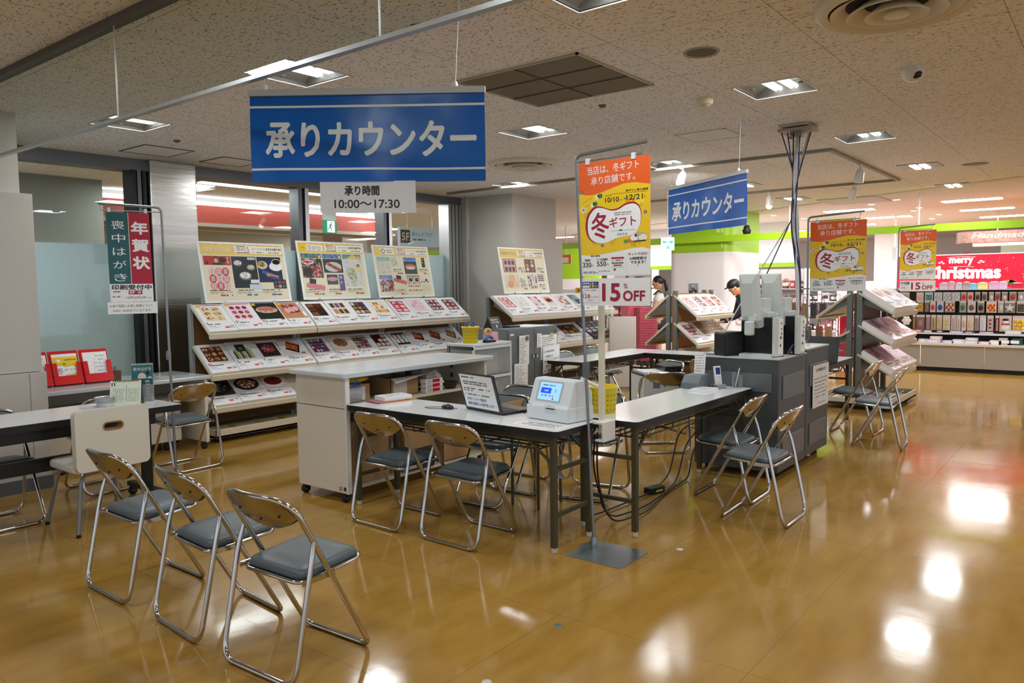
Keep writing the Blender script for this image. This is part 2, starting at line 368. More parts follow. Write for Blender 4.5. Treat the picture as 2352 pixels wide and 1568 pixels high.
# clad column at the left edge
slab('wall_left_column', .7, 2.30, 6.47, 7.6, 0, CEIL, WALLM)
mb = MB(); mb.box(.6, 2.365, 6.42, 7.66, .9, 2.23, WALLM); mb.box(.6, 2.39, 6.405, 7.68, 0, .895, WALLM); mb.box(2.27, 2.276, 6.403, 6.406, .1, .89, mat('#9d978e', .6))
struct(mb.build('wall_left_cladding', bevel=.003))
slab('baseboard_left', .6, 2.395, 6.397, 6.41, 0, .10, mat('#5f6468', .4))
# clad pillar beside the glass front
slab('wall_pillar', 8.79, 9.88, 6.9, 7.75, 0, CEIL, WALLM); slab('wall_pillar_cladding', 8.75, 10.0, 6.86, 7.8, 0, 2.2, WALLM, .003)
slab('wall_beside_glass', 8.72, 8.95, 7.72, 8.0, 0, CEIL, WALLM)
mb = MB(); mb.box(8.95, 9.35, 6.845, 6.862, 1.25, 1.84, mat('#b9b5ac', .4))
for i in range(7):
    for j in range(14): mb.box(8.985+i*.047, 8.985+i*.047+.036, 6.838, 6.846, 1.28+j*.039, 1.28+j*.039+.027, mat('#6b675f', .5))
tag(mb.build('wall_grille'), 'pale louvred wall grille on the pillar behind the far display rack', 'vent')
# steel-clad post between the windows
struct(MB().box(3.945, 4.44, 7.74, 8.15, 0, CEIL, M_STEEL).build('wall_steel_post', bevel=.01))
ALU = mat('#cfd3d3', .32, 1., name='polished_steel_frame'); DKF = mat('#2b2e30', .35, .5, name='dark_frame'); FRM = mat('#74777a', .4, .6)
struct(MB().box(-5, 3.945, 7.82, 8.0, 2.70, CEIL, FRM).build('trim_2')); struct(MB().box(4.44, 8.72, 7.82, 8.0, 2.71, CEIL, FRM).build('trim_3'))
mb = MB()
for k in range(3): mb.box(3.79+k*.052, 3.828+k*.052, 7.80, 8.0, 0, 2.71, DKF if k != 1 else FRM)
struct(mb.build('trim_4'))
for i, (a, b) in enumerate(((5.79, 5.93), (7.16, 7.29))):
    mb = MB(); w = b-a; mb.box(a, a+w*.4, 7.82, 8.0, 0, 2.71, FRM); mb.box(a+w*.42, a+w*.58, 7.85, 8.0, 0, 2.71, DKF); mb.box(a+w*.6, b, 7.80, 8.0, 0, 2.71, ALU); struct(mb.build('trim_%d' % (5+i)))
mb = MB()
for k in range(4): mb.box(8.42+k*.075, 8.48+k*.075, 7.80, 8.0, 0, 2.71, ALU); mb.box(8.482+k*.075, 8.494+k*.075, 7.83, 7.98, 0, 2.71, DKF)
struct(mb.build('trim_7'))
for i, (a, b) in enumerate(((-1.0, 3.79), (4.44, 5.79), (5.93, 7.16), (7.29, 8.42))):
    w = struct(MB().add([(a,7.9,.04),(b,7.9,.04),(b,7.9,2.70),(a,7.9,2.70)], [(0,1,2,3)], M_GLASS).build('window_%d' % (i+1)))
    MB().box(a, b, 7.909, 7.912, .04, 1.96, M_FROST).build('frosted_film', w)
slab('trim_8', -5, 8.72, 7.86, 7.96, 0, .045, FRM)

# corridor beyond the glass
slab('wall_behind_glass', -5, 4.3, 9.6, 9.7, 0, CEIL, mat('#8d9088', .7)); slab('wall_corridor_end', 4.3, 27, 16.4, 16.5, 0, CEIL, mat('#c9c3b8', .7))
slab('wall_corridor_pier', 10.05, 10.7, 12.2, 12.8, 0, CEIL, mat('#8c857b', .7)); slab('wall_corridor_steel', 8.55, 8.62, 11.6, 11.7, 0, CEIL, ALU)
EM = mat('#f4f8ff', .5, emit=4., name='fluorescent_strip'); EM2 = mat('#f3f6ff', .5, emit=5., name='lamp_panel_glow')
def area(name, parent, loc, sx, sy, power, col=(1,1,1)):
    ld = bpy.data.lights.new(name, 'AREA'); ld.shape = 'RECTANGLE'; ld.size = sx; ld.size_y = sy; ld.energy = power; ld.color = col
    o = bpy.data.objects.new(name, ld); C.objects.link(o); o.location = Vector(loc) - ORG.get(parent, Vector()) if parent else loc
    if parent: o.parent = parent
    return o
def strip(x0, x1, y, label, w=.13, z=CEIL-.03):
    t = thing('strip_light', label, 'ceiling light', ((x0+x1)/2, y, z)); MB().box(x0, x1, y-w/2, y+w/2, z-.012, z, EM).build('diffuser', t); MB().box(x0-.03, x1+.03, y-w/2-.03, y+w/2+.03, z, z+.02, LGREY).build('housing', t)
    area('lamp_glow', t, ((x0+x1)/2, y, z-.03), x1-x0, w, CORR_W*2.2); return t
strip(5.05, 8.35, 8.72, 'long bright strip light just behind the glass front, nearest the shop')
t = thing('valance', 'red band with a bright cove strip along its top, beyond the glass front', 'valance', (7.5, 10.3, 2.4))
MB().box(4.6, 9.4, 10.3, 10.4, 2.45, 2.70, mat('#9a3a2a', .5)).build('band', t); MB().box(4.6, 9.4, 10.25, 10.40, 2.70, 2.75, EM).build('cove_strip', t); MB().box(4.6, 9.4, 10.28, 10.9, 2.40, 2.45, mat('#9a948b', .6)).build('soffit', t); MB().box(4.6, 9.4, 10.42, 10.5, 2.45, CEIL, mat('#8d877e', .6)).build('backing', t)
area('lamp_glow', t, (7., 10.1, 2.74), 4.2, .2, CORR_W*.8)
k = 0
for x, y, sx, sy in ((4.95, 9.15, 1.0, .16), (6.6, 11.9, .6, .3), (8.25, 11.85, .8, .3), (8.4, 13.3, .9, .4), (10.2, 11.4, .6, .3), (10.6, 13.6, .7, .35), (12.2, 15.4, .8, .4), (9.3, 9.8, .5, .25), (11.9, 12.9, .7, .3), (12.6, 10.4, .6, .3), (1.6, 8.75, .9, .5)):  # last panel is added, hidden by the left column, to brighten the frosted film
    t = thing('ceiling_panel_light', 'flat lit ceiling panel in the corridor beyond the glass', 'ceiling light', (x, y, CEIL-.02), group='corridor ceiling panels')
    MB().box(x-sx/2, x+sx/2, y-sy/2, y+sy/2, CEIL-.022, CEIL-.01, EM2).build('diffuser', t); MB().box(x-sx/2-.03, x+sx/2+.03, y-sy/2-.03, y+sy/2+.03, CEIL-.012, CEIL-.001, LGREY).build('frame', t)
    if k in (0, 1, 3, 4, 5, 6, 7, 10): area('lamp_glow', t, (x, y, CEIL-.04), sx, sy, CORR_W*(4 if x < 2 else 1))
    k += 1
t = thing('exit_sign', 'green emergency exit sign with a running figure, hung beyond the glass', 'sign', (7.62, 9.5, 2.36)); ORG[t] = Vector((7.62, 9.5, 2.36))
mb = MB(); GRN = mat('#0b7a5a', .4, emit=.55); WLIT = mat('#f2fff8', .4, emit=.9); mb.box(7.50, 7.73, 9.5, 9.56, 2.34, 2.53, GRN)
p = Panel(mb, (7.50, 9.5, 2.34), (1,0,0), (0,0,1)); p.rect(.05, .01, .19, .18, WLIT, 1); p.ell(.125, .155, .014, .014, GRN, 2)
for a in ((.12,.135,.10,.09,.026),(.10,.09,.13,.06,.018),(.13,.06,.115,.02,.014),(.10,.09,.07,.06,.016),(.07,.06,.055,.035,.012),(.12,.13,.155,.10,.012),(.115,.125,.075,.115,.012)): p.line(*a[:4], a[4], GRN, 2)
mb.build('face', t); MB().box(7.49, 7.74, 9.52, 9.54, 2.53, CEIL, LGREY).build('bracket', t)
t = thing('floor_sign', 'hanging pale blue floor guide board with a dark numbered square', 'sign', (9.5, 9.45, 2.2)); mb = MB(); mb.box(9.0, 9.95, 9.45, 9.5, 2.19, 2.5, mat('#9fb2bd', .4, emit=.25))
p = Panel(mb, (9.0, 9.45, 2.19), (1,0,0), (0,0,1)); p.rect(.02, .05, .24, .27, mat('#34383c', .4), 1); p.text('5F', .05, .09, .13, WHITE, 2); p.text('暮らしのフロア', .28, .17, .075, mat('#3c4247', .5), 2, w=.5); p.greek(.3, .10, .62, .03, mat('#3c4247', .5), 2, 3); mb.build('board', t)
MB().tube([(9.2,9.47,2.5),(9.2,9.47,CEIL)], .004, LGREY).tube([(9.8,9.47,2.5),(9.8,9.47,CEIL)], .004, LGREY).build('wires', t)
t = thing('corridor_spotlight', 'small round lit spotlight on the corridor ceiling', 'ceiling light', (8.6, 9.7, CEIL-.12)); MB().ell((8.6,9.7,CEIL-.1),(.05,.05,.05), EM).build('bulb', t); MB().tube([(8.6,9.7,CEIL-.06),(8.6,9.7,CEIL)], .02, LGREY).build('stem', t)
slab('wall_corridor_green', 10.9, 12.4, 12.6, 12.7, 0, 2.0, mat('#9cc417', .5))

# ================================================================ ceiling fittings
M_REFL = mat('#86867f', .35, name='lamp_reflector'); M_TUBE = mat('#fbfdff', .4, emit=3.2, name='compact_fluorescent')
def make_lamp():
    t = thing('recessed_lamp', 'x', 'ceiling light', (0,0,0), local=True); r = .225
    mb = MB()
    for a in ((-r,-r+.012,-r,r),(r-.012,r,-r,r),(-r,r,-r,-r+.012),(-r,r,r-.012,r)): mb.box(*a, -.006, .004, mat('#d8d6d0', .35))
    mb.build('frame', t)
    mb = MB(); h = .09; q = .213
    mb.add([(-q,-q,0),(q,-q,0),(q,q,0),(-q,q,0),(-q,-.10,h),(q,-.10,h),(q,.10,h),(-q,.10,h),(-q,-q,.02),(q,-q,.02),(q,q,.02),(-q,q,.02)],
        [(4,5,6,7),(8,9,5,4),(10,11,7,6),(0,1,9,8),(2,3,11,10),(1,2,10,6,5,9),(3,0,8,4,7,11)], M_REFL); mb.build('reflector', t)
    for y in (-.055, .055):
        m2 = MB()
        for dy in (-.017, .017): m2.tube([(-.2, y+dy, .045), (.2, y+dy, .045)], .014, M_TUBE, 8)
        m2.build('fluorescent_tube', t)
    for y in (-.165, .165): MB().lathe([(.004,0),(.018,.0),(.018,.008),(0,.008)], M_REFL, (0, y, .012), 10).build('holder', t)
    area('lamp_glow', t, (0,0,-.004), .42, .42, LAMP_W, (.94, .975, 1)); return t
LL = ['square recessed ceiling lamp near the big square air grille, right of it', 'square recessed ceiling lamp between the white smoke detector and the dome camera', 'square recessed ceiling lamp just beyond the hanging cable hub',
 'square recessed ceiling lamp directly above the large blue banner', 'square recessed ceiling lamp beyond the big square air grille', 'square recessed ceiling lamp behind the tall orange poster on its stand', 'square recessed ceiling lamp crossed by the hanging glass edge at far left',
 'square recessed ceiling lamp behind the large blue banner', 'square recessed ceiling lamp in front of the clad pillar']
lamp0 = make_lamp()
for i, (x, y) in enumerate(LX):
    lb = LL[i] if i < len(LL) else 'square recessed ceiling lamp out of view beside or behind the camera'
    if i == 0: lamp0.location = (x, y, CEIL); tag(lamp0, lb, 'ceiling light', 'square recessed ceiling lamps')
    else: dup(lamp0, (x, y, CEIL), 0, lb)
def flat_lamp(x, y, label, s=.21, pw=1.8):
    t = thing('recessed_lamp', label, 'ceiling light', (x, y, CEIL), group='square recessed ceiling lamps')
    MB().box(x-s, x+s, y-s, y+s, CEIL-.008, CEIL-.001, M_REFL).build('frame', t)
    for dy in (-.05, .05): MB().box(x-.19, x+.19, y+dy-.03, y+dy+.03, CEIL-.02, CEIL-.008, M_TUBE).build('fluorescent_tube', t)
    area('lamp_glow', t, (x, y, CEIL-.03), .42, .42, LAMP_W*pw, (.94, .975, 1))
flat_lamp(10.0, 1.86, 'square recessed ceiling lamp left of the far round vent, nearer one'); flat_lamp(12.33, 1.87, 'square recessed ceiling lamp by the pale strip where the shop ceiling begins')
flat_lamp(10.2, 4.05, 'square recessed ceiling lamp behind the small blue banner'); flat_lamp(12.4, 4.1, 'square recessed ceiling lamp beyond the hanging cables, left of the far poster')
# air grille
t = thing('air_grille', 'large square dark louvred air return grille in the ceiling', 'vent', (4.22, 2.945, CEIL)); x0, x1, y0, y1 = 3.765, 4.68, 2.47, 3.42
mb = MB(); e = .014
for a in ((x0,x0+e,y0,y1),(x1-e,x1,y0,y1),(x0,x1,y0,y0+e),(x0,x1,y1-e,y1)): mb.box(*a, CEIL-.012, CEIL, mat('#b5ac9c', .5))
mb.build('frame', t)
mb = MB(); SL = mat('#cfc8b8', .6); mb.box(x0+e, x1-e, y0+e, y1-e, CEIL-.003, CEIL-.001, mat('#a39b8a', .8)); ny = 56
for i in range(ny): yy = y0+e+.004+(y1-y0-2*e-.01)*i/ny; mb.add([(x0+e,yy,CEIL-.009),(x1-e,yy,CEIL-.009),(x1-e,yy+.010,CEIL-.006),(x0+e,yy+.010,CEIL-.006)], [(0,1,2,3)], SL)
for k in (1, 2): xx = x0+(x1-x0)*k/3; mb.box(xx-.006, xx+.006, y0+e, y1-e, CEIL-.011, CEIL-.003, mat('#4d473b', .7))
mb.box(x0+e, x1-e, 2.94, 2.95, CEIL-.011, CEIL-.003, mat('#4d473b', .7)); mb.build('louvres', t)
# round diffusers
def diffuser(x, y, R, label):
    t = thing('round_diffuser', label, 'vent', (x, y, CEIL-.05), group='round ceiling air diffusers'); m = mat('#e0d9ca', .45); z = CEIL
    MB().lathe([(R*.82,-.03),(R*.90,-.045),(R,-.02),(R*1.0,0)], m, (x,y,z), 48).build('rim', t)
    for a, b, h0, h1 in ((.80,.60,-.035,.005),(.60,.38,-.055,.0),(.38,.16,-.065,.0)):
        MB().lathe([(R*b,h1-.004),(R*(b+(a-b)*.4),h0*.55),(R*a*.97,h0),(R*a,h0-.004),(R*a,h0+.002),(R*(b+.02),h1)], m, (x,y,z), 40).build('cone', t)
    MB().lathe([(0,-.066),(R*.15,-.066),(R*.15,-.058),(R*.06,-.002)], m, (x,y,z), 24).build('hub', t)
    MB().lathe([(0,-.0015),(R*.85,-.0015)], mat('#3b342a', .9), (x,y,z), 32).build('duct', t)
diffuser(4.10, .88, .37, 'large round ceiling diffuser with nested rings, cut by the picture edge'); diffuser(6.70, 5.10, .37, 'round ceiling diffuser beyond the blue banner, above the clad pillar')
diffuser(10.9, .62, .36, 'round ceiling diffuser far off by the shop ceiling edge'); diffuser(12.3, 5.2, .38, 'round ceiling diffuser behind the small blue banner')
t = thing('ceiling_speaker', 'round grey flush ceiling speaker with pale rim', 'speaker', (4.23, 1.93, CEIL)); MB().lathe([(.085,-.004),(.098,-.010),(.104,0)], mat('#a79f92', .4), (4.23,1.93,CEIL), 32).build('rim', t); MB().lathe([(0,-.006),(.086,-.004)], mat('#6d675e', .8), (4.23,1.93,CEIL), 32).build('mesh_cover', t)
for x, y, lb in ((10.3, 1.35, 'small flush grey disc on the far ceiling left of the round vent'),):
    t = thing('ceiling_speaker', lb, 'speaker', (x, y, CEIL)); MB().lathe([(0,-.006),(.13,-.005),(.14,0)], mat('#8f877b', .7), (x,y,CEIL), 24).build('mesh_cover', t)
t = thing('smoke_detector', 'round white smoke detector on the ceiling', 'smoke detector', (5.28, 2.38, CEIL)); MB().lathe([(0,-.05),(.045,-.05),(.056,-.04),(.06,-.012),(.06,0)], mat('#ddd2b0', .4), (5.28,2.38,CEIL), 28).build('body', t); MB().lathe([(0,-.058),(.03,-.058),(.034,-.05)], mat('#cbbf9c', .5), (5.28,2.38,CEIL), 20).build('cap', t)
t = thing('dome_camera', 'white ceiling dome camera with a dark eye', 'camera', (5.4, 1.06, CEIL)); MB().lathe([(0,-.085),(.03,-.083),(.056,-.06),(.066,-.02),(.068,0)], mat('#d6d3ca', .3), (5.4,1.06,CEIL), 28).build('housing', t); MB().ell((5.372,1.035,CEIL-.052),(.026,.036,.026), mat('#241a16', .12)).build('lens', t)
t = thing('dome_camera', 'small dark dome camera under the ceiling right of the pillar', 'camera', (9.3, 6.0, CEIL)); MB().lathe([(0,-.02),(.09,-.015),(.09,0)], mat('#7b756b', .5), (9.3,6.0,CEIL), 20).build('plate', t); MB().ell((9.3,6.0,CEIL-.05),(.05,.05,.05), mat('#2a2520', .2)).build('dome', t)
def hatch(x0, x1, y0, y1, label, c):
    mb = MB(); e = .012
    for a in ((x0,x0+e,y0,y1),(x1-e,x1,y0,y1),(x0,x1,y0,y0+e),(x0,x1,y1-e,y1)): mb.box(*a, CEIL-.006, CEIL, mat(c, .5))
    mb.box(x0+e, x1-e, y0+e, y1-e, CEIL-.003, CEIL-.001, mat('#eceae8', .9)); tag(mb.build('access_hatch'), label, 'ceiling hatch', 'ceiling access hatches')
hatch(3.52, 4.0, 6.98, 7.48, 'dark framed square ceiling hatch above the steel post, left one of the pair', '#4f483e'); hatch(4.35, 4.82, 7.06, 7.52, 'dark framed square ceiling hatch behind the large banner, right one of the pair', '#4f483e'); hatch(6.39, 6.85, 2.7, 3.17, 'pale framed ceiling hatch left of the hanging cable hub', '#c9beac')
for x, y, lb in ((3.62, 6.6, 'small sprinkler head near the lamp at far left'), (2.86, 2.85, 'small sprinkler head above the big banner'), (4.98, 3.05, 'small sprinkler head beyond the air grille'), (7.2, 2.4, 'small sprinkler head near the hanging cable hub')):
    MBx = MB().lathe([(0,-.02),(.018,-.018),(.03,-.006),(.032,0)], mat('#6b6256', .4), (x,y,CEIL), 12); tag(MBx.build('sprinkler_head'), lb, 'sprinkler', 'ceiling sprinkler heads')
# track rails and spotlights
TR = mat('#8f8677', .5)
def rail(x0, x1, y0, y1, label): tag(MB().box(x0, x1, y0, y1, CEIL-.03, CEIL-.002, TR).build('track_rail'), label, 'track rail', 'ceiling track rails')
rail(8.1, 11.1, 2.29, 2.33, 'ceiling lighting track nearest the dome camera, running towards the shop'); rail(8.06, 8.10, 2.29, 7.5, 'ceiling lighting track crossing behind the tall orange poster'); rail(11.06, 11.10, 2.33, 7.0, 'farthest ceiling lighting track crossing behind the small banner')
SPW = mat('#d9d6cd', .35); BULB = mat('#fff6e6', .4, emit=14.)
def spot(x, y, dx, dy, lit, label):
    t = thing('spotlight', label, 'spotlight', (x, y, CEIL-.2), group='track spotlights'); d = Vector((dx, dy, -1)).normalized(); p = Vector((x, y, CEIL-.10))
    MB().box(x-.05, x+.05, y-.015, y+.015, CEIL-.045, CEIL-.03, SPW).tube([(x,y,CEIL-.04),p], .012, SPW).build('arm', t); MB().tube([p-d*.02, p+d*.02, p+d*.13], [.03,.046,.05], SPW, 14).build('head', t)
    if lit:
        MB().ell(p+d*.13, (.042,.042,.042), BULB).build('bulb', t); ld = bpy.data.lights.new('spot_glow', 'SPOT'); ld.energy = 130; ld.spot_size = math.radians(75); ld.spot_blend = .8; ld.shadow_soft_size = .045; ld.color = (1, .96, .92)
        lo = bpy.data.objects.new('spot_glow', ld); C.objects.link(lo); lo.parent = t; lo.location = p+d*.19 - ORG[t]; lo.rotation_euler = (Vector((13.2, 6.0, 1.4)) - (p+d*.19)).to_track_quat('-Z', 'Y').to_euler()
spot(8.08, 3.9, -.6, 0, True, 'lit spotlight left of the small blue banner'); spot(9.2, 2.31, 0, .1, False, 'white spotlight hanging straight down from the nearest track'); spot(11.08, 2.85, .5, .5, False, 'white spotlight tilted to one side on the far track'); spot(11.08, 4.0, -.1, 0, True, 'lit spotlight right of the small blue banner'); spot(8.08, 4.9, .5, .5, False, 'white spotlight beside the small banner, half hidden by the tall poster')
# hanging glass smoke screen
t = thing('smoke_screen', 'clear glass smoke curtain hanging from the ceiling with steel edges', 'glass screen', (1.84, 3.6, 2.33))
MB().add([(1.84,-1,2.345),(1.84,6.4,2.345),(1.84,6.4,CEIL-.02),(1.84,-1,CEIL-.02)], [(0,1,2,3)], M_SMOKE).build('glass_pane', t); MB().box(1.825, 1.855, -1, 6.4, 2.330, 2.346, mat('#b9bfc0', .3, .6)).build('bottom_rail', t); MB().box(1.81, 1.87, -1, 6.4, CEIL-.035, CEIL-.001, mat('#565049', .5)).build('top_channel', t)
for y in (3.885, 2.0): MB().tube([(1.834, y, 2.34),(1.834, y, CEIL-.03)], .0035, mat('#c9cccb', .3, .7)).build('joint_rod', t)
# ================================================================ folding chairs
PADD = mat('#2f3436', .4, name='dark_vinyl', bump=.06, bscale=500.)
def make_chair():
    t = thing('folding_chair', 'x', 'chair', (0,0,0), local=True)
    fx = lambda z: .205 - .545*z
    def bow(y, z): return -.03*(1-(y/.205)**2)*min(1, max(0, (z-.52)/.1))
    R_ = .011
    sid = [(.205,-.20,R_),(.205,.20,R_),(fx(.715),.208,.715),(fx(.715),-.208,.715)]
    pts = []
    for i, p in enumerate(sid):
        p = Vector(p); a = Vector(sid[i-1])-p; b = Vector(sid[(i+1) % 4])-p; r = .055 if i < 2 else .11
        A = p + a.normalized()*r; B = p + b.normalized()*r
        for k in range(8): s = k/7; pts.append(A*(1-s)**2 + p*2*s*(1-s) + B*s*s)
        if i == 2:
            for s in (.3, .5, .7): pts.append(B*(1-s) + (Vector(sid[3]) + (Vector(sid[2])-Vector(sid[3])).normalized()*.11)*s)
    pts = [Vector((p.x + bow(p.y, p.z), p.y, p.z)) for p in pts]
    MB().tube(pts, R_, CHROME, 10, True).build('front_frame', t)
    rp = fillet([(-.09,.216,.535),(-.115,.224,.44),(-.205,.224,R_),(-.205,-.224,R_),(-.115,-.224,.44),(-.09,-.216,.535)], .075, 7)
    MB().tube(rp, [.007] + [R_]*(len(rp)-2) + [.007], CHROME, 10).build('rear_frame', t)
    mb = MB(); NY, NZ = 18, 5
    def grid(off):
        vs = []
        for i in range(NY+1):
            y = -.198 + .396*i/NY; ay = abs(y); zb = .568 + .07*(ay/.2)**2; zt = .708 if ay < .10 else .605 + math.sqrt(max(0, .103**2 - ((ay-.10)*1.0)**2)); zt = max(zt, zb+.002)
            for j in range(NZ+1): z = zb + (zt-zb)*j/NZ; vs.append((fx(z) + bow(y, z) + off*(1 if off < 0 else min(1., .45+1.2*min(j, NZ-j)/NZ+.1)), y, z))
        return vs
    fs = [(i*(NZ+1)+j, (i+1)*(NZ+1)+j, (i+1)*(NZ+1)+j+1, i*(NZ+1)+j+1) for i in range(NY) for j in range(NZ)]
    mb.add(grid(-.007), [f[::-1] for f in fs], CHROME2, None, True)
    for y, z in ((-.12,.64),(.12,.64),(0,.612)): mb.ell((fx(z)+bow(y,z)-.008, y, z), (.004,.006,.006), mat('#3a3733', .4, .8), 8, 4)
    mb.build('back_plate', t); MB().add(grid(.030), fs, GREYV, None, True).add(grid(-.004), [f[::-1] for f in fs], GREYV, None, True).build('backrest', t)
    mb = MB(Matrix.Translation((.03,0,.400)) @ Matrix.Rotation(math.radians(-4), 4, 'Y')); o = rrect(-.15, .16, -.176, .176, .045, 5); n = len(o)
    rings = [(1.0,-.012),(1.0,.006),(.965,.018),(.85,.026),(.5,.030)]; vs = [(x*s, y*s, z) for s, z in rings for x, y in o]; fs = []
    for k in range(len(rings)-1):
        for i in range(n): fs.append((k*n+i, k*n+(i+1) % n, (k+1)*n+(i+1) % n, (k+1)*n+i))
    fs.append([4*n+i for i in range(n)]); fs.append([i for i in range(n)][::-1]); mb.add(vs, fs, GREYV, None, True); mb.build('seat', t)
    mb = MB(Matrix.Translation((.03,0,.386)) @ Matrix.Rotation(math.radians(-4), 4, 'Y')); mb.tube([(x,y,0) for x, y in rrect(-.157,.167,-.182,.182,.05,5)], .009, CHROME, 8, True).build('seat_rim', t)
    for y in (-.193, .193): MB().box(-.13, .03, y-.003, y+.003, .368, .390, CHROME).build('side_link', t)
    return t
ch0 = make_chair(); FC = 'steel folding chairs with grey vinyl seats'
def chair(x, y, deg, label, first=[True]):
    a = math.radians(deg)
    if first[0]: first[0] = False; ch0.location = (x, y, 0); ch0.rotation_euler = (0,0,a); tag(ch0, label, 'chair', FC); return ch0
    return dup(ch0, (x, y, 0), a, label, FC)
chair(1.865, 3.875, 0, 'grey folding chair before the white moulded chair, farthest of the three in the foreground row')
chair(1.865, 3.20, -4, 'grey steel folding chair in the middle of the three lined up in the foreground')
chair(1.86, 2.60, 3, 'nearest grey steel folding chair, front of the foreground row, feet cut by the picture edge')
chair(3.385, 3.625, 0, 'steel folding chair pushed up to the desk beside the white counter, back plate seen')
chair(3.405, 3.02, 0, 'folding chair pushed up to the desk in front of the open laptop, back plate seen')
chair(5.19, 2.125, 92, 'steel folding chair tucked under the empty white desk, against the dark grey cabinet'); chair(4.815, 1.76, 91, 'steel folding chair nearest the camera at the empty white desk, seen from its side')
chair(8.12, 2.03, 90, 'far steel folding chair at the desk end with the laptop, beside the double-sided card rack'); chair(7.57, 1.69, 94, 'folding chair out in the aisle, dark pad edge seen, before the double sided card rack')
chair(4.56, 3.62, 180, 'folding chair behind the laptop desk, grey back pad to the camera before the grey cabinet'); chair(4.12, 3.42, 180, 'folding chair half hidden behind the open laptop, only its back edge and seat showing')
chair(4.64, 2.95, 192, 'steel folding chair under the white printer behind the card machine, legs splayed below the desk')
chair(1.78, 5.66, -88, 'steel folding chair behind the black framed table, grey back pad showing above its top'); chair(2.62, 6.06, 90, 'steel folding chair facing the red leaflet holders, curved back plate above the black framed table'); chair(3.36, 6.2, 92, 'steel folding chair at the right end of the cream cabinet, behind the postcard banner pole')
chair(6.28, 3.25, 40, 'steel folding chair carrying the big white printer, by the yellow basket'); chair(6.95, 3.62, 150, 'steel folding chair empty beside the printer, brown back plate to the camera')
chair(7.45, 4.95, -90, 'steel folding chair behind the far white desk, grey pad just left of the poster stand'); chair(8.2, 5.02, -85, 'steel folding chair behind the far white desk, right of the poster stand pole'); chair(8.75, 3.5, 182, 'dark green padded folding chair behind the desk row, in front of the far double rack'); chair(7.6, 3.3, 0, 'steel folding chair behind the grey cabinet, its brown plate edge beside the receipt machine')
# white moulded chair
t = thing('moulded_chair', 'cream white moulded chair with an oval hand slot in its back and grey tube legs', 'chair', (2.16, 5.15, 0)); WM = mat('#dcd8c9', .45, name='cream_vinyl'); 
def shell_back():
    mb = MB(); o = rrect(1.965, 2.415, .40, .775, .035, 4); h = rrect(2.19-.055, 2.19+.055, .665-.019, .665+.019, .0185, 4); n = len(o)
    for yy, fl in ((4.90, 1), (4.955, 0)):
        vs = [(x, yy, z) for x, z in o] + [(x, yy, z) for x, z in h]; fs = [(i, (i+1) % n, n+(i+1) % n, n+i) for i in range(n)]
        mb.add(vs, fs if fl else [f[::-1] for f in fs], WM, None)
    vs = [(x, 4.90, z) for x, z in o] + [(x, 4.955, z) for x, z in o]; mb.add(vs, [(i, n+i, n+(i+1) % n, (i+1) % n) for i in range(n)], WM, None, True)
    return mb, h, n
mb, h, n = shell_back(); mb.build('backrest', t, .006)
mb = MB(); vs = [(x, 4.897, z) for x, z in h] + [(x, 4.958, z) for x, z in h]; TAN = mat('#a5793f', .5); mb.add(vs, [(i, (i+1) % n, n+(i+1) % n, n+i) for i in range(n)], TAN, None, True); c = rrect(2.19-.065, 2.19+.065, .665-.028, .665+.028, .0275, 4)
mb.add([(x, 4.8985, z) for x, z in c] + [(x, 4.8985, z) for x, z in h], [(i, (i+1) % n, n+(i+1) % n, n+i) for i in range(n)], TAN); mb.build('hand_slot', t)
mb = MB(); o = rrect(1.97, 2.41, 4.93, 5.36, .06, 5); mb.prism(o, .385, .435, WM); mb.build('seat', t, .014)
GT = mat('#7d8386', .35, .4)
for x in (2.02, 2.36):
    for y, yb in ((4.98, 4.94), (5.30, 5.40)):
        xb = x + (-.05 if x < 2.19 else .05); MB().tube(fillet([(2.19,y,.378),(x,y,.372),(xb,yb,.012)], .06, 5), .0115, GT, 10).build('leg', t); MB().lathe([(0,0),(.014,0),(.014,.02)], TYRE, (xb,yb,0), 10).build('foot_cap', t)

